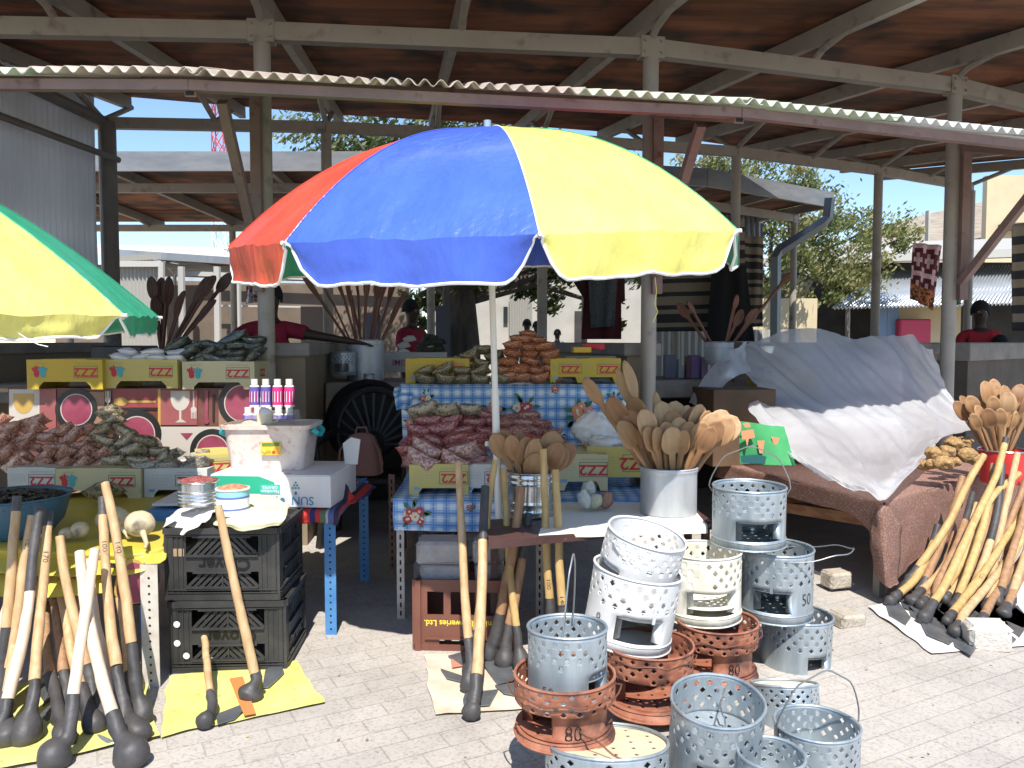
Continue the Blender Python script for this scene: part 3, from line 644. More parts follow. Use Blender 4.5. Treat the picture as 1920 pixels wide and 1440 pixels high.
# striped cloth
def stripe_mat():
    m = bpy.data.materials.new('striped_cotton'); m.use_nodes = True; t = m.node_tree; b = t.nodes['Principled BSDF']; b.inputs['Roughness'].default_value = .9
    tc = t.nodes.new('ShaderNodeTexCoord'); sp = t.nodes.new('ShaderNodeSeparateXYZ'); t.links.new(tc.outputs['Object'], sp.inputs[0])
    ml = t.nodes.new('ShaderNodeMath'); ml.operation = 'MULTIPLY_ADD'; ml.inputs[1].default_value = 6.2; ml.inputs[2].default_value = .1; t.links.new(sp.outputs[0], ml.inputs[0])
    fr_ = t.nodes.new('ShaderNodeMath'); fr_.operation = 'FRACT'; t.links.new(ml.outputs[0], fr_.inputs[0])
    r = t.nodes.new('ShaderNodeValToRGB'); r.color_ramp.interpolation = 'CONSTANT'; cs = [(0, (.5, .035, .03)), (.22, (.03, .03, .14)), (.36, (.5, .04, .03)), (.5, (.10, .16, .09)), (.64, (.42, .40, .42)), (.7, (.10, .12, .28)), (.85, (.04, .03, .06))]
    e = r.color_ramp.elements; e[0].color = (*cs[0][1], 1); e[1].position = cs[1][0]; e[1].color = (*cs[1][1], 1)
    for p_, c_ in cs[2:]: x = e.new(p_); x.color = (*c_, 1)
    t.links.new(fr_.outputs[0], r.inputs[0]); t.links.new(r.outputs[0], b.inputs['Base Color']); return m
b = MB(); P = lambda x, y, z: V((x, y, z))
b.grid(sheet([[P(-1.35, 3.46, .50), P(-1.1, 3.455, .505), P(-.88, 3.45, .51), P(-.76, 3.45, .50)], [P(-1.35, 3.48, .565), P(-1.1, 3.47, .565), P(-.88, 3.47, .566), P(-.74, 3.5, .56)], [P(-1.35, 3.8, .566), P(-1.1, 3.8, .566), P(-.85, 3.8, .57), P(-.70, 3.8, .555)], [P(-1.35, 4.2, .566), P(-1.1, 4.2, .566), P(-.85, 4.2, .57), P(-.70, 4.1, .55)]], 40, 24, .008, 12))
b.grid(sheet([[W(640, 898, 3.7), W(665, 930, 3.66)], [W(630, 905, 3.75), W(640, 960, 3.62)], [W(612, 900, 3.8), W(626, 955, 3.58)], [W(600, 905, 3.8), W(615, 960, 3.5)], [W(598, 940, 3.6), W(628, 985, 3.5)], [W(606, 965, 3.46), W(636, 992, 3.47)]], 14, 26, .02, 12))
tag(b.build('striped_cloth', stripe_mat(), loc=(-.9, 3.7, .56), solid=.002), 'red, navy and green striped cloth hanging off the blue table corner', 'cloth')
# ---- cartons
def carton_mats():
    for n, c in (('carton_cream', (.52, .47, .28)), ('carton_yellow', (.50, .36, .035)), ('carton_white', (.54, .54, .51)), ('carton_lemon', (.50, .42, .13))):
        M(n, c, .55, 0, tuple(min(1, x * 1.08) for x in c), scale=6, dirt=(tuple(x * .72 for x in c), 7, .64, .8))
carton_mats()
INK = M('ink_red', (.50, .02, .04), .5); INKB = M('ink_green', (.04, .16, .10), .5); INKT = M('ink_teal', (.05, .35, .38), .5); INKG = M('ink_grey', (.33, .33, .30), .6); INKL = M('ink_blue', (.16, .34, .6), .5)
CARD = M('card_brown', (.32, .22, .13), .85, 0, (.38, .27, .17), scale=10)
def hand_print(b, m, cx, cy, s, mi, flip=1):
    b.disc((cx, cy - s * .22 * flip, .0012), s * .22, ry=s * .27, n=12, mi=mi, mat=m) if 1 else b.disc((cx, cy, .0012), s * .3, 12, mi, m)
    for k in range(5):
        a = R(90 + (k - 2) * 17) * 1; L = s * (.62 if k != 2 else .7); d = V((math.cos(a), math.sin(a) * flip)); c = V((cx, cy - s * .25 * flip)); n = V((-d.y, d.x)) * s * .075
        q = [c + n, c - n, c + d * L - n * .8, c + d * L + n * .8]; b.poly([(p.x, p.y, .0013 + .0001 * k) for p in q], mi, m)
def carton(label, px, py, y, wpx, mat='carton_cream', h=.15, depth=.30, rz=0, style='hands', base=None, sty_x=.27, group=None, loc=None, w=None, top_open=False, bot=True):
    p = W(px, py, y) if loc is None else V(loc)      # bottom centre of the front face
    w = w or wpx * y / F
    root = thing('tomato_carton', label, 'carton', (p.x, p.y, p.z), group or 'upturned tomato cartons on the stalls', (0, 0, rz + R(random.uniform(-1.8, 1.8))))
    hw = w / 2; n1, n2, nh = hw * .56, hw * .70, h * .26
    b = MB(); th = .006
    prof = [(-hw, 0), (-n2, 0), (-n2 + .004, nh * .4), (-n1, nh), (n1, nh), (n2 - .004, nh * .4), (n2, 0), (hw, 0), (hw, h), (-hw, h)]
    b.prism(prof, th); b.prism(prof, th, mat=Matrix.Translation((0, depth - th, 0)))
    for s in (-1, 1): b.box((s * (hw - th / 2), depth / 2, h / 2), (th, depth - 2 * th - .001, h - .001))
    if top_open:
        b.box((0, depth / 2, h * .55), (w - 2 * th, depth - 2 * th, th))
    else: b.box((0, depth / 2, h + .002), (w, depth, .004)); b.box((0, depth / 2, h + .0055), (w * .6, depth, .003))
    b.box((0, depth / 2, h * .28), (w - 2 * th - .01, depth - 2 * th - .01, .004), 1)
    b.build('carton_body', [MATS[mat], CARD], root, world=False)
    b = MB(); f = FR((0, -.0008, h / 2)); x = hw * .42 if style != 'wide' else 0; zw = .068; zh = h * .21
    fx = hw - .095 if hw > .15 else hw - .07; zc = h * .1
    for a in ((-zw, -zh, zw, -zh + .003), (-zw, zh - .003, zw, zh), (-zw, -zh, -zw + .003, zh), (zw - .003, -zh, zw, zh)):
        b.poly([(fx + a[0], zc + a[1], 0), (fx + a[2], zc + a[1], 0), (fx + a[2], zc + a[3], 0), (fx + a[0], zc + a[3], 0)], 1, f)
    vs, fs = text_mesh('ZZ2', .062 * h / .15, 0, .0016); b.add(vs, fs, 0, FR((fx, -.0014, h / 2 + zc), flip=True, sx=1.12))
    vs, fs = text_mesh('THE TOMATO COMPANY', .011); b.add(vs, fs, 3, FR((fx, -.0014, h / 2 + h * .40), flip=True))
    if style == 'hands':
        b.build('name_print', [INK, INKB, INKT, INKG, INKL], root, world=False); b = MB()
        hand_print(b, f, -hw * .74, zc + .004, .072, 0); hand_print(b, f, -hw * .74 + .036, zc + .002, .072, 2)
        vs, fs = text_mesh('RESPONSIBLE', .011); b.add(vs, fs, 3, FR((-hw * .74 + .02, -.0014, h * .9), flip=True))
    else:
        x0, x1 = -hw * .85, fx - zw - .02
        for k in range(3): b.poly([(x0, -.004 + k * .016 + zc, 0), (x1, -.004 + k * .016 + zc, 0), (x1, -.003 + k * .016 + zc, 0), (x0, -.003 + k * .016 + zc, 0)], 3, f)
        for k in range(6):
            x = x0 + (x1 - x0) * k / 5; b.poly([(x, -.004 + zc, 0.0002), (x + .001, -.004 + zc, .0002), (x + .001, .028 + zc, .0002), (x, .028 + zc, .0002)], 3, f)
        b.poly([(x0, -.045, 0), (x0 + .03, -.045, 0), (x0 + .03, -.03, 0), (x0, -.03, 0)], 4, f)
    b.build('hands_emblem' if style == 'hands' else 'printed_front', [INK, INKB, INKT, INKG, INKL], root, world=False)
    # side print
    b = MB(); sdn = 1 if p.x < 0 else -1
    fm = Matrix.Translation((sdn * (hw + .001), depth / 2, h / 2 + zc)) @ Matrix.Rotation(R(90 * sdn), 4, 'Z') @ Matrix.Rotation(R(90), 4, 'X')
    vs, fs = text_mesh('ZZ2', .055 * h / .15, 0, .002); b.add(vs, fs, 0, fm @ Matrix.Rotation(R(180), 4, 'Z'))
    b.build('printed_side', [INK], root, world=False)
    return root
carton('bright yellow upturned carton, leftmost in the row on the patterned cloth', 122, 730, 4.55, 143, 'carton_yellow', .165)
carton('cream upturned carton under the white flour bags', 265, 728, 4.58, 138, 'carton_lemon', .16)
carton('cream upturned carton under dark green bags beside the left post', 410, 730, 4.58, 135, 'carton_cream', .155)
carton('white carton with red monogram beside the blue basin', 60, 934, 4.0, 92, 'carton_white', .15, style='grid')
carton('cream carton with red and blue hands in front of red bean bags', 183, 934, 4.0, 165, 'carton_cream', .145)
carton('white carton half in sunlight behind the tin of red seeds', 330, 932, 4.02, 120, 'carton_white', .14, style='grid')
carton('cream carton turned sideways beside the pink tub', 405, 905, 4.12, 70, 'carton_lemon', .14, style='grid', rz=R(24))
carton('yellow carton at the left front of the checked cloth table', 823, 930, 3.76, 112, 'carton_lemon', .145, style='grid')
carton('white and blue carton behind the umbrella pole', 915, 930, 3.78, 96, 'carton_white', .145, style='grid')
carton('pale cream carton behind the balls of string', 1092, 920, 3.82, 96, 'carton_cream', .17, style='grid', depth=.34)
carton('cream carton half hidden behind the smaller can of wooden spoons', 1020, 920, 3.84, 60, 'carton_cream', .165, style='grid')
carton('tall yellow carton of dried fish behind the large can of spoons', 1165, 915, 3.90, 130, 'carton_lemon', .205, style='grid', depth=.36, top_open=True)
carton('yellow carton on the upper tier behind brown bean bags', 820, 718, 4.72, 120, 'carton_yellow', .14, style='grid', rz=R(-3))
carton('small yellow carton on the upper tier just right of the orange bags', 1062, 718, 4.62, 60, 'carton_yellow', .135, style='grid')
carton('yellow carton at the right end of the upper tier', 1127, 719, 4.62, 74, 'carton_yellow', .14, style='grid')
# ---- crates
BLK = M('crate_black', (.022, .022, .023), .5, 0, (.045, .044, .042), scale=6, dirt=((.10, .09, .075), 5, .60, .85)); BRN = M('crate_brown', (.15, .055, .035), .5, 0, (.19, .075, .05), scale=6, dirt=((.26, .16, .12), 9, .66, .85))
YEL = M('ink_yellow', (.8, .6, .05), .5); EMB = M('ink_black', (.006, .006, .006), .35)
def milk_crate(label, loc, rz, w=.44, d=.36, h=.285, txt='Clover'):
    root = thing('milk_crate', label, 'crate', loc, 'stacked black milk crates', (0, 0, rz)); hw = w / 2
    b = MB(); t = .008
    def wall(m, ww):
        hw = ww / 2; ox = min(.14, hw - .05)
        for z, hh, o in ((h - .012, .024, .012), (.012, .024, .006)): b.box((0, t / 2 - o / 2, z), (ww, t + o, hh), mat=m)
        for z in (.03, .042, h - .03): b.box((0, -.003, z), (ww - .01, .012, .004), mat=m)
        for s in (-1, 1):
            b.box((s * (hw + ox) / 2, t / 2, h / 2), (hw - ox, t, h - .05), mat=m)
            for q in range(4): b.box((s * (ox + .012 + q * (hw - ox - .02) / 3), -.002, h / 2), (.004, .006, h - .05), mat=m)
        b.box((0, t / 2, h * .50), (2 * ox, t, h * .22), mat=m)
        for zz0, zz1 in ((h * .615, h - .035), (.05, h * .385)):
            b.box((0, -.003, zz0), (2 * ox, .016, .006), mat=m); b.box((0, -.003, zz1), (2 * ox * .8, .016, .006), mat=m)
            H = zz1 - zz0
            for s in (-1, 1):
                for k in range(6):
                    xx = s * (ox * .98 - k * .026); x2 = xx - s * H * 1.0
                    if s * x2 < 0: x2 = 0; zt = zz0 + abs(xx)
                    else: zt = zz1
                    zt = min(zt, zz1)
                    b.beam(m @ V((xx, .003, zz0)), m @ V((x2, .003, zt)), .012, .005, up=(m.to_3x3() @ V((0, 1, 0))))
            b.box((0, .003, (zz0 + zz1) / 2), (.006, .012, H), mat=m)
            for k in (-.09, -.045, .045, .09): b.box((k, .006, (zz0 + zz1) / 2), (.003, .004, H), mat=m)
    wall(Matrix.Translation((0, -d / 2, 0)), w); wall(Matrix.Translation((0, d / 2, 0)) @ Matrix.Rotation(R(180), 4, 'Z'), w)
    wall(Matrix.Translation((hw, 0, 0)) @ Matrix.Rotation(R(90), 4, 'Z'), d); wall(Matrix.Translation((-hw, 0, 0)) @ Matrix.Rotation(R(-90), 4, 'Z'), d)
    b.box((0, 0, h - .028), (w - .02, d - .02, .008))
    for s in (-1, 1):
        for e in (-1, 1): b.box((s * (hw - .01), e * (d / 2 - .01), h / 2), (.03, .03, h))
    b.build('crate_shell', BLK, root, world=False)
    b = MB(); vs, fs = text_mesh(txt, .062, .0015, .001); b.add(vs, fs, 0, FR((.01, -d / 2 - .002, h * .5), flip=True, sx=1.15)); b.build('embossed_name', EMB, root, world=False)
    return root
cb = G(425, 1262); cx, cy = cb.x, cb.y + .18
milk_crate('lower black milk crate standing on the paving under another crate', (cx, cy, .004), R(3))
milk_crate('upper black milk crate with yellow and white cloths on top', (cx - .012, cy, .292), R(1.2), w=.435)
cw = thing('crate_tag', 'row of three round white stickers on lower milk crate', 'sticker', (cx - .2, cy - .19, .1))
for z, x in ((.20, -.185), (.125, -.185), (.075, -.15)):
    b = MB(); b.disc((0, 0, 0), .013, 10, 0, FR((cx + x, cy - .196, z))); b.build('sticker', M('paper_white', (.8, .8, .78), .6), cw)
# brown bottle crate
bc = G(868, 1222); W2, D2, H2 = .40, .30, .30
root = thing('bottle_crate', 'upturned brown brewery bottle crate holding concrete blocks', 'crate', (bc.x, bc.y, .004), None, (0, 0, R(-3)))
b = MB()
wx = [(-.2, -.155), (-.105, -.075), (-.02, .01), (.065, .095), (.155, .2)]
def bwall(b, m, w):
    hw = w / 2; b.box((0, .006, .275), (w, .012, .05), mat=m); b.box((0, .006, .10), (w, .012, .10), mat=m); b.box((0, .003, .012), (w, .018, .024), mat=m)
    for x in (-hw + .025, -hw * .33, hw * .33, hw - .025): b.box((x, .006, .2), (.05 if abs(x) > hw * .6 else .03, .011, .10), mat=m)
    for s in (-1, 1): b.box((s * (hw - .012), -.003, .15), (.024, .02, .30), mat=m)
    b.box((-.15 * w / .4, .006, .037), (.10, .011, .026), mat=m); b.box((.15 * w / .4, .006, .037), (.10, .011, .026), mat=m)
    b.box((0, -.004, .052), (w * .8, .012, .006), mat=m)
bwall(b, Matrix.Identity(4), W2); bwall(b, Matrix.Translation((0, D2, 0)) @ Matrix.Rotation(R(180), 4, 'Z'), W2)
bwall(b, Matrix.Translation((W2 / 2, D2 / 2, 0)) @ Matrix.Rotation(R(90), 4, 'Z'), D2); bwall(b, Matrix.Translation((-W2 / 2, D2 / 2, 0)) @ Matrix.Rotation(R(-90), 4, 'Z'), D2)
b.box((0, D2 / 2, .25), (W2 - .03, D2 - .03, .008))
b.build('crate_shell', BRN, root, world=False)
b = MB(); vs, fs = text_mesh('Namibia Breweries Ltd.', .036, 0, .0008); b.add(vs, fs, 0, FR((0.005, -.0015, .118), flip=True, sx=.98)); b.build('printed_name', YEL, root, world=False)
# concrete blocks
CB = M('block_grey', (.33, .30, .29), .9, 0, (.42, .39, .37), scale=14, bump=.7, bscale=90, dirt=((.24, .21, .2), 12, .6, .8)); CBT = M('block_tan', (.33, .28, .22), .9, 0, (.45, .40, .33), scale=12, bump=.9, bscale=60)
def block(label, c, d, rz=0, m=CB, tilt=(0, 0)):
    b = MB(); b.box((0, 0, 0), d, bev=min(d) * .14)
    o = b.build('concrete_block', m, None, loc=(0, 0, 0), bevel=.004); o.location = c; o.rotation_euler = (tilt[0], tilt[1], rz)
    return tag(o, label, 'block')
zc = .262
block('lower left grey concrete block on the brown bottle crate', (bc.x - .085, bc.y + .12, zc + .045), (.20, .13, .085), R(-4))
block('upper left grey concrete block on the brown bottle crate', (bc.x - .095, bc.y + .12, zc + .14), (.21, .14, .10), R(-2))
block('lower right grey concrete block beside the umbrella pole', (bc.x + .105, bc.y + .13, zc + .045), (.12, .13, .085), R(5))
block('upper right grey concrete block beside the umbrella pole', (bc.x + .105, bc.y + .13, zc + .14), (.13, .13, .10), R(-3))
p = G(742, 1090)
block('stray tan concrete block in shade under the brown cloth table', Z(1568, 1085, .06), (.13, .1, .085), R(15), CBT)
block('broken pale block lying on paving right of the metal stoves', Z(1588, 1160, .03), (.14, .10, .065), R(20), CBT, (.1, .05))
block('big rounded pale block weighing down the white sheet at right', Z(1850, 1192, .05), (.165, .12, .12), R(-12), M('block_pale', (.50, .46, .40), .9, 0, (.60, .56, .50), scale=12, bump=.9, bscale=50), (.05, -.05))
# blocks pile under the table in shade
for i, (x, y, z) in enumerate(((-.42, 4.25, .07), (-.2, 4.3, .07), (-.4, 4.28, .21), (-.19, 4.3, .21), (-.36, 4.27, .35))):
    block(['left bottom', 'right bottom', 'left middle', 'right middle', 'top'][i] + ' dark block of pile in shade under checked table', (x, y, z), (.2, .16, .13), R(i * 3 - 5))
# ---- brown front table with white sheet
ft = thing('side_table', 'low brown steel table with white paper holding cans of spoons', 'table', (.4, 3.45, 0))
TZ = .552; fl = Z(918, 1015, TZ); fr_ = Z(1336, 977, TZ); rr_ = Z(1300, 951, TZ); rl = Z(905, 975, TZ)
BRM = M('brown_metal', (.055, .026, .022), .5, 0, (.085, .04, .034), scale=7, dirt=((.3, .27, .25), 50, .68, .8))
n_ = V((0, 0, .03)); b = MB(); q = [fl, fr_, rr_, rl]
b.poly(q); b.poly([p - n_ for p in q[::-1]])
for i in range(4): a_, c_ = q[i], q[(i + 1) % 4]; b.poly([a_, a_ - n_, c_ - n_, c_])
b.build('tabletop', BRM, ft)
for p in (lerp(fr_, rl, .03), lerp(rr_, fl, .03), lerp(rl, fr_, .05)):
    b = MB(); b.box((p.x, p.y, TZ / 2 - .016), (.03, .03, TZ - .03)); b.build('leg', BRM, ft)
b = MB(); up = V((0, 0, .004)); pa = Z(1010, 1002, TZ); pb = Z(1325, 985, TZ); pc = Z(1296, 952, TZ); pd = Z(1040, 932, TZ)
b.grid(sheet([[pd + up, lerp(pd, pc, .5) + up, pc + up], [lerp(pd, pa, .9) + up, lerp(lerp(pd, pc, .5), lerp(pa, pb, .5), .9) + up, lerp(pc, pb, .9) + up], [pa + V((0, -.01, .002)), lerp(pa, pb, .5) + V((0, -.012, .003)), pb + V((0, -.006, .002))], [pa + V((0, -.016, -.012)), lerp(pa, pb, .5) + V((0, -.02, -.02)), pb + V((.0, -.012, -.03))]], 24, 16, .003, 8))
tag(b.build('paper_sheet', M('sheet_white', (.72, .71, .66), .7), loc=pa), 'white paper sheet spread under the balls of string and spoon can', 'paper sheet')
# ---- left yellow-cloth table
lt = thing('low_table', 'low table under yellow plastic sheet with worn white perforated leg', 'table', (-1.9, 3.5, 0))
LZ = .50
b = MB(); b.box((-2.3, 3.62, LZ - .02), (2.05, 1.1, .03)); b.build('tabletop', CARD, lt)
p = G(285, 1290); leg(lt, p.x, p.y + .03, LZ - .03, MATS['white_leg'], w=.065)
leg(lt, -1.32, 4.1, LZ - .03, MATS['white_leg'], w=.05); leg(lt, -2.6, 3.15, LZ - .03, MATS['white_leg'], w=.05)
YC = M('yellow_plastic', (.50, .39, .04), .42, 0, (.56, .45, .08), scale=3, bump=.15, bscale=25)
fy = Z(300, 1040, LZ).y; b = MB()
def L3(px, py, z): return Z(px, py, z)
c1 = [[L3(-60, 925, LZ + .006), L3(100, 925, LZ + .006), L3(230, 922, LZ + .006), L3(330, 915, LZ + .006), L3(395, 905, LZ + .006)],
      [L3(-80, 970, LZ + .006), L3(100, 965, LZ + .006), L3(220, 965, LZ + .008), L3(330, 955, LZ + .012), L3(350, 950, LZ + .01)],
      [L3(-90, 1020, LZ + .005), L3(100, 1025, LZ + .006), L3(200, 1028, LZ + .006), L3(270, 1022, LZ + .006), L3(308, 1015, LZ + .005)],
      [L3(-90, 1040, LZ - .02), L3(100, 1048, LZ - .03), L3(200, 1052, LZ - .03), L3(270, 1048, LZ - .025), L3(312, 1035, LZ - .02)],
      [L3(-90, 1070, LZ - .06), L3(100, 1080, LZ - .065), L3(200, 1078, LZ - .06), L3(270, 1072, LZ - .055), L3(308, 1052, LZ - .04)]]
b.grid(sheet(c1, 50, 36, .007, 9)); b.build('plastic_cover', YC, lt, solid=.002)
# plate-print cloth hanging under the yellow sheet
PB = M('print_black', (.02, .02, .02), .4); PM = M('print_magenta', (.24, .04, .08), .4, 0, (.32, .07, .11), scale=8); PY = M('print_gold', (.48, .31, .08), .4); PLY = M('vinyl_yellow', (.7, .55, .1), .4); PBR = M('print_maroon', (.12, .035, .03), .4, 0, (.18, .07, .055), scale=5); PW = M('print_white', (.5, .46, .41), .4); PPK = M('print_rose', (.26, .07, .08), .4, 0, (.34, .11, .10), scale=4)
b = MB(); y = fy - .015
ctr = [[W(200, 1055, y), W(250, 1058, y), W(304, 1055, y)], [W(205, 1100, y + .01), W(250, 1100, y), W(300, 1090, y)], [W(212, 1128, y + .02), W(262, 1134, y + .01), W(286, 1122, y + .01)]]
g = sheet(ctr, 18, 12, .004, 10); b.grid(g, mif=lambda i, j: 1)
f = FR(W(268, 1110, y - .010)); 
b.lathe([(.0, .0), (.0901, .0)], n=30, mi=2, mat=FR(W(258, 1100, y - .008)) @ Matrix.Diagonal((.6, 1, 1, 1)), a0=0, a1=2 * math.pi) if 0 else None
b.poly([W(250 + 36 * math.cos(a), 1110 + 62 * math.sin(a) * (1 if math.sin(a) < 0 else .36), y - .009) for a in [k * math.pi / 12 for k in range(24)]], 3)
b.poly([W(252 + 33 * math.cos(a), 1112 + 57 * math.sin(a) * (1 if math.sin(a) < 0 else .33), y - .011) for a in [k * math.pi / 12 for k in range(24)]], 2)
b.build('printed_cloth', [PLY, PB, PM, PY], lt)
b = MB(); b.grid(sheet([[L3(-120, 1062, LZ - .07), L3(60, 1072, LZ - .075), L3(200, 1070, LZ - .07)], [L3(-120, 1110, LZ - .12), L3(60, 1120, LZ - .13), L3(195, 1112, LZ - .12)]], 20, 8, .006, 9)); b.build('printed_cloth', [PLY], lt)
# ---- kitchen print shelf
ks = thing('display_shelf', 'shelf wrapped in vinyl printed with plates, wine glasses and forks', 'display stand', (-2.2, 4.8, 0))
y = 4.62; a, c = W(12, 728, y), W(482, 728, y); zt = a.z
b = MB(); b.box(((a.x + c.x) / 2, y + .36, zt - .012), (c.x - a.x + .1, .7, .02)); b.build('shelf_board', CARD, ks)
b = MB(); b.box(((a.x + c.x) / 2 + .05, y + .2, (zt - .03) / 2), (c.x - a.x - .1, .3, zt - .05)); b.build('shelf_base', CARD, ks)
b = MB(); xa = a.x
def kp(px, py, o=0): return W(px, py, y - .004 - o)
def rect(p0, p1, mi, o=.001): b.poly([kp(p0[0], p1[1], o), kp(p1[0], p1[1], o), kp(p1[0], p0[1], o), kp(p0[0], p0[1], o)], mi)
def circ(cx_, cy_, r, mi, o, a0=0, a1=360, ry=None): b.poly([kp(cx_ + r * math.cos(R(t)), cy_ + (ry or r) * math.sin(R(t)), o) for t in range(int(a0), int(a1) + 1, 10)], mi)
g = sheet([[W(15, 728, y), W(250, 728, y), W(482, 728, y)], [W(17, 800, y - .002), W(250, 800, y), W(482, 800, y)], [W(18, 890, y), W(250, 890, y), W(480, 890, y)]], 40, 20, .0025, 6)
b.grid(g, 0)
rect((17, 730), (74, 806), 5, .002); circ(44, 752, 19, 6, .003, 0, 180, 24); rect((25, 738), (63, 753), 6, .0032)
rect((74, 729), (105, 810), 1, .0021)
for (x_, y_, r1, r2) in ((143, 768, 40, 28), (257, 814, 46, 32), (455, 756, 46, 33), (398, 846, 42, 29)):
    circ(x_, y_, r1, 4, .004); circ(x_, y_, r2 + 2, 5, .0052); circ(x_, y_, r2, 2, .0062)
rect((212, 729), (300, 768), 3, .003); rect((300, 731), (370, 797), 1, .003); rect((296, 729), (301, 830), 6, .0034)
circ(338, 746, 18, 5, .004, 0, 180, 24); rect((320, 733), (356, 746), 5, .0042); rect((336, 768), (340, 788), 5, .0042); b.poly([kp(328, 792, .0042), kp(350, 792, .0042), kp(339, 785, .0042)], 5)
for fx_, m_ in ((202, 5), (363, 5)):
    rect((fx_ - 1.5, 733), (fx_ + 1.5, 775 if fx_ < 300 else 765), m_, .0045)
    for k in (-4, -1.2, 1.6, 4.4): rect((fx_ + k - .8, 770 if fx_ > 300 else 733), (fx_ + k + .8, 785 if fx_ > 300 else 748), m_, .0047)
    circ(fx_, 768 if fx_ > 300 else 750, 5.5, m_, .0046)
circ(226, 753, 13, 6, .0045, ry=8); rect((236, 751), (292, 755), 6, .0046); rect((215, 764), (296, 767), 4, .0047)
rect((384, 732), (390, 790), 2, .0045); circ(387, 790, 5, 2, .0047); rect((398, 740), (402, 790), 4, .0045); rect((410, 731), (440, 800), 7, .0028)
rect((300, 800), (448, 862), 5, .0031); b.poly([kp(338, 812, .005), kp(362, 812, .005), kp(350, 825, .005)], 2)
rect((160, 735), (196, 800), 7, .0022)
b.build('printed_vinyl', [PBR, PPK, PM, M('print_crimson', (.27, .05, .055), .4), PB, PW, PY, M('print_tan', (.28, .16, .10), .4, 0, (.36, .22, .15), scale=6)], ks)
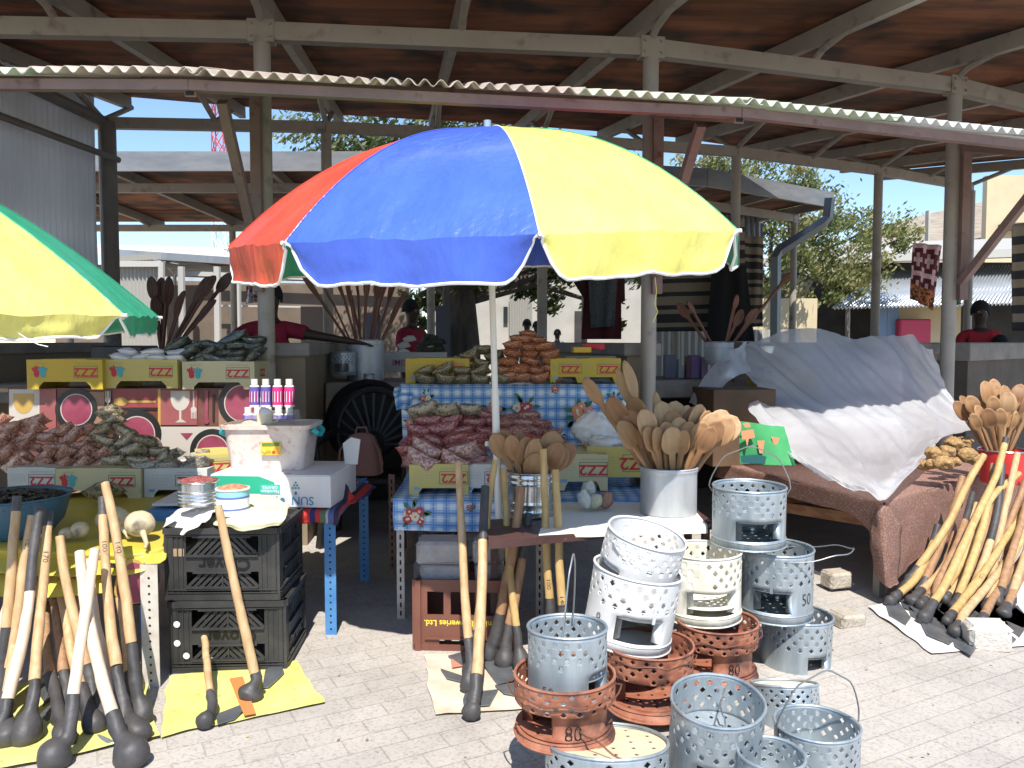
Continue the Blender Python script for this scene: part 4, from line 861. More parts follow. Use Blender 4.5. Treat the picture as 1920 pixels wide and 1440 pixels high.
# ================================================================= parasols
M('nylon_red', (.70, .085, .05), .38, 0, (.74, .12, .075), scale=3, stretch=(2.2, 2.2, .8), translucent=.12, bump=.9, bscale=9, coat=.15)
M('nylon_blue', (.05, .115, .55), .32, 0, (.065, .14, .60), scale=3, stretch=(2.2, 2.2, .8), translucent=.08, bump=.9, bscale=9, coat=.25)
M('nylon_yellow', (.74, .69, .16), .4, 0, (.78, .74, .21), scale=3, stretch=(2.2, 2.2, .8), translucent=.12, bump=.9, bscale=9, coat=.15)
M('nylon_green', (.03, .38, .20), .4, 0, (.05, .43, .24), scale=3, stretch=(2.2, 2.2, .8), translucent=.12, bump=.9, bscale=9, coat=.15)
M('trim_white', (.8, .8, .78), .6); M('plastic_white', (.72, .71, .66), .35); M('bright_metal', (.6, .62, .65), .25, .9)
def parasol(label, cx, cy, z0, Rr, hgt, ph0, cols, gy=.11, gx=.03, pole_base=None, val=.14, seed=0, collar=None, pw=2.3):
    base = pole_base or (cx, cy); root = thing('parasol', label, 'parasol', (base[0], base[1], 0), 'multicoloured market parasols')
    apex = V((cx, cy, z0)) + V((-gx * hgt, -gy * hgt, hgt))
    def rib(phi, t):
        x, y = math.sin(R(phi)) * Rr * t, -math.cos(R(phi)) * Rr * t; hz = hgt * (1 - t ** pw)
        return V((cx + x - gx * hz, cy + y - gy * hz, z0 + gy * y + gx * x + hz))
    rr = random.Random(seed)
    for k in range(8):
        p0, p1 = ph0 + k * 45, ph0 + k * 45 + 45; m = MATS['nylon_' + cols[k]]; rows = []; nu, nv = 28, 22
        for j in range(nv + 1):
            t = .02 + .98 * j / nv; a, c = rib(p0, t), rib(p1, t); row = []
            for i in range(nu + 1):
                u = i / nu; p = lerp(a, c, u); mid = math.sin(math.pi * u)
                p = p + (rib((p0 + p1) / 2, t) - lerp(a, c, .5)) * mid * .18
                d = mnoise.noise(V((u * 5 + k * 9 + seed, t * 2.2, 0))) * .014 * mid * t + .006 * mid * t * math.sin((u - .5) * 34 + 5 * mnoise.noise(V((u * 3, t * 4, k)))) * max(0, t - .35)
                row.append(p + V((0, 0, d)))
            rows.append(row)
        b = MB(); b.grid([r[::-1] for r in rows]); pan = b.build('canopy_panel', m, root, sharp=180)
        # valance
        edge = rows[-1]; vr = []; nz = 9
        for j in range(nz):
            s = j / (nz - 1); row = []
            for i in range(nu + 1):
                u = i / nu; e = abs(u - .5) * 2; dep = val * (1 - max(0, (e - .72) / .28) ** 2.6 * .85) * (1 + .06 * mnoise.noise(V((u * 3, k * 4 + seed, 0))))
                inset = .022 * (1 if e > .96 else 0)
                p = edge[i]; ctr = V((cx, cy, p.z)); ou = (p - ctr).normalized()
                wv = .006 * s * math.sin(u * 44 + 6 * mnoise.noise(V((u * 4, k, 0)))) + .010 * s * math.sin(u * 15 + k * 3) + .012 * s * mnoise.noise(V((u * 7, s * 2, k * 5 + seed)))
                q = lerp(edge[i], edge[nu // 2], .0 if 1 else 0); uu = .5 + (u - .5) * (1 - .035 * min(1, s * 3)) 
                f_ = uu * nu; i0 = min(int(f_), nu - 1); q = lerp(edge[i0], edge[i0 + 1], f_ - i0)
                row.append(q + ou * (wv - .018 * s) + V((0, 0, -dep * s)))
            vr.append(row)
        b = MB(); b.grid([r[::-1] for r in vr]); v_ = b.build('valance', m, pan, sharp=180)
        b = MB(); path = [vr[j][0] for j in range(1, nz)] + vr[-1][1:-1] + [vr[j][-1] for j in range(nz - 1, 0, -1)]
        b.tube(path, .0055, 5); b.build('white_trim', MATS['trim_white'], pan)
        b = MB(); b.tube([rib(p0, .03 + .97 * j / 12) - V((0, 0, .012)) for j in range(13)] , .0035, 5); e = rib(p0, 1.0); ou = (e - V((cx, cy, e.z))).normalized()
        b.tube([e - ou * .03, e + ou * .012], .007, 7, 1); b.build('rib', [MATS['bright_metal'], MATS['plastic_white']], root)
        b = MB(); b.tube([rib(p0, t_) + V((0, 0, .002)) for t_ in [.02 + .98 * j / 14 for j in range(15)]], .0022, 4); b.build('seam', MATS['trim_white'] if cols[k] in ('yellow',) or cols[k - 1] == 'blue' and cols[k] == 'yellow' else m, pan)
    bt_ = V((base[0], base[1], 0)); b = MB(); b.tube([bt_, lerp(bt_, apex, .5)], .0165, 16); b.tube([lerp(bt_, apex, .5), apex - V((0, 0, .02))], .0135, 16); b.build('pole', MATS['plastic_white'], root)
    c_ = lerp(bt_, apex, collar or .5); d = (apex - bt_).normalized(); b = MB(); b.tube([c_ - d * .02, c_ + d * .035], .023, 14); b.tube([c_ + V((-.03, -.02, .01)), c_ + V((-.045, -.03, .012))], .012, 8); b.build('pole_collar', MATS['plastic_white'], root)
    b = MB(); b.tube([apex - d * .02, apex + d * .045], .018, 14); b.build('finial', MATS['bright_metal'], root)
    return root
parasol('open red, blue, yellow and green parasol in the middle of the stalls', -.09, 3.5, 1.735, 1.1, .455, -81, ['red', 'blue', 'yellow', 'green', 'red', 'blue', 'yellow', 'green'], pole_base=(-.045, 3.52), collar=.385, seed=2)
parasol('yellow and green parasol cut off by the left edge of the photo', -2.43, 3.0, 1.395, 1.05, .62, -7, ['blue', 'yellow', 'green', 'green', 'red', 'blue', 'yellow', 'red'], gy=.02, gx=0, seed=5, val=.075, pw=1.55)
# ================================================================= metal stoves
GAL = M('galvanised', (.27, .32, .35), .38, .6, (.46, .51, .54), scale=5, lo=.3, hi=.7, stretch=(3, 3, .5), bump=.12, bscale=18, dirt=((.30, .29, .27), 6, .6, .85), rough2=.5)
WPT = M('white_tin', (.66, .66, .66), .4, 0, (.58, .58, .56), scale=7, dirt=((.35, .28, .2), 11, .66, .82), bump=.15, bscale=20)
CRM = M('cream_tin', (.60, .57, .46), .5, 0, (.72, .70, .62), scale=16, lo=.42, hi=.58, bump=.2, bscale=30)
ORG = M('rust_orange', (.26, .085, .045), .65, 0, (.38, .16, .095), scale=14, dirt=((.09, .04, .03), 10, .50, .66), bump=.3, bscale=30)
TANT = M('tan_tin', (.68, .52, .34), .55, 0, (.74, .6, .42), scale=7, dirt=((.4, .2, .1), 8, .62, .8))
RUSTW = M('rust_wire', (.16, .07, .045), .6, .3); WIRE = M('steel_wire', (.35, .36, .36), .35, .8)
def stove(label, px, py, y, r, h, tilt=0, fwd=0, kind='galv', door=None, dw=28, mat=GAL, text=None, tang=0, bail=None, tz=.35, rows=4, wire=WIRE, floor=.42, group='perforated metal charcoal stoves', inmat=None, invert=False, seed=0, ncol=40, tsize=.05):
    up = (Matrix.Rotation(R(tilt), 3, 'Y') @ Matrix.Rotation(R(fwd), 3, 'X')) @ V((0, 0, 1))
    top = W(px, py, y); base = top - up * h
    root = thing('charcoal_stove', label, 'stove', base, group); root.rotation_euler = (Matrix.Rotation(R(tilt), 3, 'Y') @ Matrix.Rotation(R(fwd), 3, 'X')).to_euler()
    n = ncol; b = MB(); rr = random.Random(seed)
    if kind == 'orange': rad = lambda z: r * (1 if z > .6 else (.86 if z > .13 else .96))
    else: rad = lambda z: r * (1.0 if z > .2 else 1.0)
    if kind == 'orange': levels = [0, .015, .13, .14, .56, .60] + [.60 + (.97 - .60) * k / rows for k in range(1, rows + 1)] + [1.0]
    else:
        zb = .55; levels = [0, .12, .16, .49, zb] + [zb + (.94 - zb) * k / rows for k in range(1, rows + 1)] + [1.0]
    hole_from = (.60 if kind == 'orange' else .55) - 1e-6; hole_to = (.97 if kind == 'orange' else .94) + 1e-6
    d0, d1 = (.14, .56) if kind == 'orange' else (.16, .49)
    def P_(k, z, rz=None, off=0):
        a = 2 * math.pi * k / n - math.pi / 2; q = (rad(z) if rz is None else rz) + off
        w_ = 1 + .008 * math.sin(a * 2 + seed) + .005 * math.sin(3 * a + 2 * seed) + .018 * mnoise.noise(V((2.2 * math.cos(a), 2.2 * math.sin(a), z * 2 + seed)))
        return V((q * w_ * math.cos(a), q * w_ * math.sin(a), z * h))
    rl = {0: 1.0 if kind != 'orange' else .98}
    def rz_(z, up_):   # radius at the level; orange steps happen between .16-.17 and .45-.48
        if kind != 'orange': return r * (1.02 if z < .01 else (1.0 if z > .12 or z < .11 else 1.012))
        return r * {0: 1.0, .015: .97, .13: .96, .14: .85, .56: .85}.get(z, 1.0 if z > .57 else .85)
    for j in range(len(levels) - 1):
        z0, z1 = levels[j], levels[j + 1]; r0, r1 = rz_(z0, 0), rz_(z1, 0)
        holes = z0 >= hole_from and z1 <= hole_to + 1e-6
        for k in range(n):
            if door is not None and z0 >= d0 - 1e-6 and z1 <= d1 + 1e-6:
                a = (360 * (k + .5) / n - door + 180) % 360 - 180
                if abs(a) < dw: continue
            A, B, C, D = P_(k, z0, r0), P_(k + 1, z0, r0), P_(k + 1, z1, r1), P_(k, z1, r1)
            if holes and (k + j) % 2 == 0 and rr.random() < .93:
                ce = (A + B + C + D) / 4; s = rr.uniform(.76, .94); e0, e1, e2, e3 = (A + B) / 2, (B + C) / 2, (C + D) / 2, (D + A) / 2
                q = [lerp(ce, e, s) for e in (e0, e1, e2, e3)]
                b.add([A, B, C, D] + q, [(0, 1, 4), (1, 5, 4), (1, 2, 5), (2, 6, 5), (2, 3, 6), (3, 7, 6), (3, 0, 7), (0, 4, 7)], 0, smooth=True)
            else: b.add([A, B, C, D], [(0, 1, 2, 3)], 0, smooth=True)
    if door is not None:
        for s in (-1, 1):
            k = (door + s * dw) / 360 * n; k = round(k + (0 if s > 0 else 0)); q0, q1 = P_(k, d0, rz_(.3, 0)), P_(k, d1, rz_(.3, 0)); ins = V((-q0.x, -q0.y, 0)).normalized() * .03 + V((q0.y, -q0.x, 0)).normalized() * .012 * s
            b.poly([q0, q1, q1 + ins, q0 + ins])
    # merge by rounding
    body = b.build('drum', [mat], root, world=False, solid=.0022)
    bm_ = body.data
    import bmesh
    bmm = bmesh.new(); bmm.from_mesh(bm_); bmesh.ops.remove_doubles(bmm, verts=bmm.verts, dist=.0004); bmm.to_mesh(bm_); bmm.free()
    # rolled rims
    b = MB()
    for z, rr_, q in ((1.0, r * 1.004, .0045), (0, rz_(0, 0), .004), ((.12, r * 1.008, .004) if kind != 'orange' else (.13, r * .96, .004))):
        b = MB(); b.tube([P_(k, z, rr_) for k in range(n + 1)], q, 6, cap=False); b.build('rolled_rim', mat, body, world=False)
    if kind != 'orange':      # overlapping riveted seam
        b = MB(); a = seed * 1.7 % 6.28
        k = (seed * 7 + 14) % n; b.poly([P_(k, .45, r, .0022), P_(k + .5, .45, r, .0022), P_(k + .5, .98, r, .0022), P_(k, .98, r, .0022)]); b.build('seam', mat, body, world=False)
    # grate
    b = MB(); zf = floor * h; rf = (rad(floor) if kind != 'orange' else r * .96) - .004; 
    N_ = 12; cell = 2 * rf / N_
    for i in range(N_):
        for j in range(N_):
            x0, y0 = -rf + i * cell, -rf + j * cell; cs = [V((x0, y0)), V((x0 + cell, y0)), V((x0 + cell, y0 + cell)), V((x0, y0 + cell))]
            def cl(p):
                return V((p.x, p.y, zf)) if p.length <= rf else V((p.x / p.length * rf, p.y / p.length * rf, zf))
            if all(c.length > rf for c in cs): continue
            pts = [cl(c) for c in cs]; ce = sum(pts, V()) / 4
            if (i % 2 == 0 and j % 2 == 0) and all(c.length < rf for c in cs):
                q = [lerp(ce, (pts[a_] + pts[(a_ + 1) % 4]) / 2, .7) for a_ in range(4)]
                b.add(pts + q, [(0, 1, 4), (1, 5, 4), (1, 2, 5), (2, 6, 5), (2, 3, 6), (3, 7, 6), (3, 0, 7), (0, 4, 7)])
            else: b.poly(pts)
    b.build('grate', inmat or mat, root, world=False, solid=.002)
    if kind == 'orange' or door is not None:
        b = MB(); b.disc((0, 0, .006), rz_(0, 0) - .004, 30); b.build('base_plate', mat, root, world=False, solid=.002)
    if bail:
        wdt, L, ang, rz = bail[:4]; side = bail[4] if len(bail) > 4 else 0; b = MB(); pth = []
        zp = .86 * h; m = Matrix.Rotation(R(rz), 3, 'Z')
        for k in range(25):
            t = math.pi * k / 24; u = math.cos(t) * wdt; v_ = math.sin(t) * L
            q = V((u, -v_ * math.cos(R(ang)), v_ * math.sin(R(ang)))); q += V((0, 0, .004 * math.sin(9 * t)))
            pth.append(m @ q + V((0, 0, zp)))
        pth = [m @ V((r * .985, 0, -.004)) + V((0, 0, zp))] + pth[1:-1] + [m @ V((-r * .985, 0, -.004)) + V((0, 0, zp))]
        b.tube(pth, .0026, 6); b.build('wire_handle', wire, root, world=False)
    if text:
        b = MB(); vs, fs = text_mesh(text, tsize, 0, -.0008); a0 = R(tang) - math.pi / 2; q = (.85 if kind == 'orange' else 1.0) * r * 1.01 + .0035
        out = []
        for x, y_, _z in vs:
            a = a0 + x / q; out.append((q * math.cos(a), q * math.sin(a), tz * h + y_ * 1.2))
        b.add(out, fs); b.build('marker_price', EMB, root, world=False)
    return root
RW = dict(wire=RUSTW)
stove('lowest stove at front, cream perforated top, under orange stove', 1137, 1388, 2.2, .172, .185, 0, -11, 'galv', None, mat=GAL, inmat=TANT, floor=.95, seed=11, bail=(.16, .12, 35, -70), **RW)
stove('orange stove at front left marked 80 with door at left', 1058, 1261, 2.265, .143, .170, 0, 0, 'orange', -52, 34, ORG, '80', 8, (.165, .155, -4, -4), .28, seed=1, floor=.17, tsize=.052, **RW)
stove('silver stove with upright handle sitting inside orange stove', 1064, 1174, 2.30, .114, .215, 0, -2, 'galv', 48, 20, GAL, '50', -32, (.085, .24, 86, 76), .26, seed=2, floor=.40, tsize=.04)
stove('orange stove under the lower white stove, black open middle', 1218, 1206, 2.72, .150, .215, 0, 0, 'orange', -10, 62, ORG, None, 0, (.16, .15, 1, -8), seed=3, floor=.12, **RW)
stove('lower white stove with square door carrying another white stove', 1196, 1066, 2.79, .155, .255, 9, 2, 'galv', 4, 31, WPT, '8', -52, None, seed=4, floor=.46)
stove('topmost white stove leaning right with wire handle', 1214, 1000, 2.84, .142, .225, 13, 9, 'galv', -58, 26, WPT, None, 0, (.15, .14, -28, 28), seed=5, floor=.44, inmat=WPT)
stove('mottled cream stove with wide open door behind the white ones', 1318, 1031, 3.06, .146, .255, 0, 0, 'galv', 3, 42, CRM, None, 0, None, seed=6, floor=.25)
stove('orange stove marked 80 under the mottled cream stove', 1345, 1163, 2.97, .149, .20, 0, 0, 'orange', -48, 34, ORG, '80', 14, (.165, .155, -6, 12), .3, seed=7, floor=.17, **RW)
stove('silver stove on top of the right stack with arched handle', 1405, 911, 3.12, .138, .225, 0, 1, 'galv', 4, 37, GAL, None, 0, (.155, .20, 74, -12), seed=8, floor=.47)
stove('silver stove in the middle of the right stack, handle out right', 1456, 1026, 3.16, .141, .268, 0, 1, 'galv', -22, 28, GAL, '50', 34, (.13, .29, 12, 66), seed=9, floor=.46, tsize=.055)
stove('silver stove at the bottom of the right stack', 1495, 1150, 3.18, .136, .255, 2, 0, 'galv', 28, 28, GAL, None, 0, None, seed=10, floor=.46)
stove('large silver stove front and centre showing its punched floor', 1346, 1312, 2.28, .134, .262, 0, 9, 'galv', -10, 27, GAL, '50', 50, (.03, .05, -60, 66), seed=12, floor=.52, tsize=.03)
stove('cream topped upturned stove behind the large silver stove', 1470, 1281, 2.74, .112, .15, 0, -17, 'galv', None, mat=GAL, seed=13, inmat=CRM, floor=.97)
stove('silver stove at the bottom right corner of the group', 1531, 1356, 2.30, .119, .2, 0, 0, 'galv', None, mat=GAL, seed=14, floor=.3, bail=(.13, .21, 76, 8))
stove('smallest silver stove between the two front silver stoves', 1446, 1412, 2.14, .088, .17, 0, 2, 'galv', None, mat=GAL, seed=15, floor=.3, ncol=30)
# ================================================================= wooden spoons and cans
WD = [M('spoon_wood_a', (.28, .145, .06), .6, 0, (.38, .215, .10), scale=6, stretch=(7, 7, .8), bump=.06, bscale=60), M('spoon_wood_b', (.21, .10, .042), .6, 0, (.30, .155, .07), scale=6, stretch=(7, 7, .8), bump=.06, bscale=60), M('spoon_wood_c', (.36, .21, .10), .6, 0, (.46, .29, .15), scale=6, stretch=(7, 7, .8), bump=.06, bscale=60)]
WDK = M('spoon_wood_dark', (.05, .018, .010), .55, 0, (.09, .035, .02), scale=3, kind='wave', stretch=(6, 6, .8)); WDM = M('spoon_wood_red', (.13, .045, .022), .55, 0, (.18, .07, .035), scale=3, kind='wave', stretch=(6, 6, .8))
def spoon_mesh(mat, L=.42, bw=.036, bl=.062, seed=0):
    N = 12; prof = []   # (z, halfwidth, halfthick, ycurve)
    for k in range(9):
        t = k / 8; prof.append((t * (L - 2 * bl), .0095 + .004 * (t > .85) + .002 * math.sin(t * 3), .008, 0))
    for k in range(1, 15):
        t = k / 14; s = math.sin(math.acos(max(-1, min(1, 1 - 2 * (.06 + .94 * t))))) if t < 1 else 0
        prof.append((L - 2 * bl + 2 * bl * t, max(.003, bw * (s if t > .5 else max(s ** 1.2, .36 + .2 * t))), .009 * (1 if t < .93 else .6), -.012 * math.sin(t * math.pi)))
    vs = []; fs = []; n = 14
    for z, hw, ht, yc in prof:
        for q in range(n):
            a = 2 * math.pi * q / n; x = math.cos(a) * hw; y = math.sin(a) * ht
            if hw > .017 and math.sin(a) < 0: y += .010 * (1 - (x / hw) ** 2) * min(1, (hw - .014) / .015)
            vs.append((x, y + yc, z))
    for i in range(len(prof) - 1):
        for q in range(n): fs.append((i * n + q, i * n + (q + 1) % n, (i + 1) * n + (q + 1) % n, (i + 1) * n + q))
    fs.append(tuple(range(n - 1, -1, -1))); fs.append(tuple(range((len(prof) - 1) * n, len(prof) * n)))
    me = bpy.data.meshes.new('spoon'); me.from_pydata(vs, [], fs); me.materials.append(mat)
    for p in me.polygons: p.use_smooth = True
    me.set_sharp_from_angle(angle=R(50)); return me
SP = [spoon_mesh(WD[0], .42, .046, .068), spoon_mesh(WD[1], .40, .042, .064), spoon_mesh(WD[2], .44, .048, .064), spoon_mesh(WD[0], .38, .036, .058)]
def px_of(p):
    d = p - V((0, 0, HC)); dep = d.dot(_f); return 960 + F * d.x / dep, 720 - F * d.dot(_u) / dep
def spoons(where, adj, base, rr_, tops, meshes, group, yspread=.06, seed=0, name='wooden_spoon', cat='spoon', face=.55):
    """tops: list of (px,py,dy) for the bowl tips; each spoon goes from the can bottom to its tip"""
    r_ = random.Random(seed); tops = sorted(tops)
    for i, (px, py, dy) in enumerate(tops):
        tip = W(px, py, base[1] + dy); me = r_.choice(meshes); L = max(v.co.z for v in me.vertices)
        fx = (i / max(1, len(tops) - 1) - .5) * -0.9
        bp_ = V((base[0] + fx * rr_ * .5 + r_.uniform(-.3, .3) * rr_, base[1] - dy * .15, base[2]))
        d = (tip - bp_).normalized(); o = bpy.data.objects.new(name, me); COL.objects.link(o)
        org = tip - d * L
        x = V((0, -1, 0)).cross(d) ; x = x.normalized(); y = d.cross(x).normalized()
        if y.y < 0: x, y = -x, -y
        m = Matrix((x, y, d)).transposed().to_4x4(); m = m @ Matrix.Rotation(r_.uniform(-face, face), 4, 'Z'); k_ = r_.uniform(.9, 1.1); m = m @ Matrix.Diagonal((k_ * r_.uniform(.9, 1.15), k_, 1, 1)); m.translation = org
        o.matrix_world = m
        tag(o, f'{adj} {where}, {ORD[i]} from the left', cat, group)
def can(label, px, pyb, y, r, h, mat=None, name='metal_can', beads=(.08, .2, .8, .92), z=None, lip=None, cat='can', group=None):
    p = W(px, pyb, y); 
    if z is not None: p.z = z
    root = thing(name, label, cat, p, group); b = MB(); prof = [(0, .004), (r, .004)]
    k = 0
    for i in range(33):
        t = i / 32; q = r + sum(.0035 * math.exp(-((t - bb) / .018) ** 2) for bb in beads); prof.append((q, t * h))
    prof += [(r * 1.012, h), (r * 1.012, h + .004), (r - .003, h + .004), (r - .003, .01), (0, .01)]
    b.lathe(prof, n=40); b.build('can_body', mat or ALU, root, world=False, sharp=60)
    b = MB(); b.tube([(r * 1.012 * math.cos(a), r * 1.012 * math.sin(a), h) for a in [k * math.pi / 20 for k in range(41)]], .004, 6, cap=False); b.build('rolled_rim', lip or mat or ALU, root, world=False)
    return root
ALU = M('dull_aluminium', (.42, .43, .44), .42, .55, (.56, .57, .58), scale=4, stretch=(3, 3, 1), bump=.12, bscale=12, dirt=((.3, .3, .3), 8, .6, .85), rough2=.55)
can('wide dull aluminium can packed with wooden spoons on the white paper', 1253, 965, 3.45, .121, .20, beads=(.93, .97), z=.556)
can('ribbed shiny tin can of wooden spoons behind the umbrella pole hoes', 995, 972, 3.42, .102, .185, M('shiny_tin', (.5, .52, .54), .2, .9, (.62, .64, .66), scale=4, bump=.1, bscale=14), beads=(.12, .3, .78, .9), z=.556)
tops = [(1143, 745, .0), (1160, 790, -.06), (1178, 768, -.02), (1185, 745, .08), (1203, 768, -.08), (1210, 800, -.1), (1222, 778, .02), (1240, 752, .06), (1246, 790, -.06), (1258, 800, -.10), (1262, 770, .04), (1268, 752, .1), (1285, 805, -.1), (1297, 790, -.05), (1305, 762, .06), (1315, 758, .02), (1322, 790, -.07), (1330, 770, .02), (1338, 800, -.1), (1345, 775, -.02), (1352, 790, -.06), (1362, 770, .05), (1372, 785, -.02), (1290, 760, .11), (1382, 782, .0), (1230, 800, -.1), (1170, 800, -.03), (1275, 782, -.02)]
spoons('in the wide aluminium can', 'pale wooden spoon standing', (1253 / F * 0 + (1253 - 960) / F * 3.45, 3.45, .565), .11, tops, SP, 'wooden spoons in the wide can', seed=3)
tops = [(925, 812, 0), (940, 806, .04), (958, 815, -.04), (972, 808, .05), (985, 818, -.05), (1003, 822, -.06), (1012, 850, -.08), (1022, 825, .03), (1040, 808, .04), (1052, 830, -.05), (1062, 838, -.03), (1076, 832, .02)]
spoons('in the ribbed tin can', 'small wooden spoon', ((995 - 960) / F * 3.42, 3.42, .565), .08, tops, SP[:2] + SP[3:], 'wooden spoons in the ribbed can', seed=5)
LONG = spoon_mesh(WD[0], .62, .030, .07); LONG2 = spoon_mesh(WD[2], .75, .026, .09)
spoons('in the wide can', 'long pale paddle spoon leaning out', ((1253 - 960) / F * 3.45, 3.5, .6), .05, [(1095, 708, .03), (1158, 690, .12), (1170, 676, .10), (1230, 735, .1)], [LONG, LONG2], 'long paddle spoons in the wide can', seed=2)
# dark back pots
can('tall dented aluminium pot full of long stirring paddles on the bench', 685, 705, 6.2, .142, .31, beads=(.9, .97), z=1.0, name='metal_pot', cat='pot')
PAD = spoon_mesh(WDM, 1.05, .032, .13); PAD2 = spoon_mesh(WDM, .95, .026, .15)
spoons('in the tall aluminium pot', 'long reddish brown stirring paddle', (-1.137, 6.2, 1.03), .1, [(560, 500, .1), (600, 515, 0), (625, 490, .05), (648, 500, -.05), (668, 480, .05), (690, 495, 0), (715, 500, .05), (730, 490, -.05), (748, 505, .03), (762, 545, -.05), (640, 480, .1)], [PAD, PAD2], 'stirring paddles in the tall pot', seed=7, name='stirring_paddle', cat='paddle', face=1.2)
DK = spoon_mesh(WDK, .62, .04, .08); DK2 = spoon_mesh(WDK, .8, .032, .1)
can('white enamel basin pot holding dark spoons behind the flour bags', 302, 662, 5.55, .115, .16, MATS['plastic_white'], z=1.05, name='enamel_pot', cat='pot')
spoons('above the green parasol tip', 'dark wooden spoon', (-2.43, 5.55, 1.1), .09, [(283, 518, 0), (303, 520, .05), (317, 518, -.03), (346, 545, 0), (392, 518, .05), (404, 517, -.05), (434, 512, .02), (405, 562, -.04), (290, 555, -.04)], [DK, DK2], 'dark spoons in the back left pot', seed=4, face=1.0)
can('grey pot of reddish spoons behind the plastic heap', 1348, 690, 6.3, .11, .17, z=1.12, name='metal_pot', cat='pot')
RD = spoon_mesh(WDM, .5, .036, .075); RD2 = spoon_mesh(WDM, .75, .024, .06)
spoons('in the back right pot', 'reddish wooden spoon', (1.63, 6.3, 1.13), .08, [(1270, 568, .05), (1288, 564, -.04), (1382, 552, 0), (1392, 580, .06), (1420, 578, -.04), (1482, 512, .05)], [RD, RD2], 'spoons in the back right pot', seed=6)
# red bucket right
RB = thing('red_bucket', 'red bucket full of wooden spoons at the right edge', 'bucket', W(1880, 905, 4.55))
b = MB(); h_ = .19; b.lathe([(0, .003), (.115, .003), (.13, h_), (.127, h_), (.112, .008), (0, .008)], n=36); b.build('bucket_body', M('red_enamel', (.60, .03, .03), .35, 0, (.66, .05, .05), scale=5), RB, world=False)
b = MB(); b.tube([(.13 * math.cos(k * .157), .13 * math.sin(k * .157), h_) for k in range(41)], .005, 6, cap=False); b.build('rim', MATS['bright_metal'], RB, world=False)
bl = RB.location
tops = [(1790, 752, 0), (1800, 742, .05), (1815, 742, -.04), (1828, 760, -.08), (1838, 742, .08), (1845, 714, .06), (1862, 710, .09), (1860, 742, -.05), (1868, 722, .06), (1882, 722, 0), (1892, 735, -.05), (1898, 745, .05), (1905, 770, -.05), (1915, 720, .08), (1925, 740, 0), (1935, 755, -.06), (1822, 775, -.1), (1850, 765, -.1), (1875, 765, -.1)]
spoons('in the red bucket', 'orange brown wooden spoon', (bl.x, bl.y, bl.z + .01), .1, tops, SP, 'wooden spoons in the red bucket', seed=8)
# ================================================================= hoes
HW = [M('hoe_wood_a', (.42, .26, .12), .6, 0, (.55, .38, .21), scale=7, stretch=(6, 6, .7), dirt=((.3, .17, .08), 9, .62, .8), bump=.1, bscale=40),
      M('hoe_wood_pale', (.68, .57, .46), .6, 0, (.60, .44, .31), scale=7, stretch=(6, 6, .7), bump=.08, bscale=40),
      M('hoe_wood_brown', (.26, .14, .07), .65, 0, (.38, .22, .11), scale=7, stretch=(6, 6, .7), dirt=((.12, .06, .04), 8, .56, .75), bump=.3, bscale=30),
      M('hoe_wood_yellow', (.40, .25, .09), .6, 0, (.52, .36, .15), scale=7, stretch=(6, 6, .7), dirt=((.3, .18, .07), 10, .6, .8), bump=.1, bscale=40)]
CHAR = M('charred_wood', (.035, .033, .034), .55, 0, (.075, .07, .07), scale=7, bump=.3, bscale=30); BLADE = M('hoe_steel', (.16, .175, .19), .42, .7, (.27, .29, .31), scale=8, bump=.15, bscale=25, dirt=((.13, .09, .07), 9, .62, .8)); BLADEL = M('hoe_steel_bright', (.36, .40, .44), .35, .7, (.5, .53, .57), scale=8, dirt=((.2, .2, .2), 9, .6, .8))
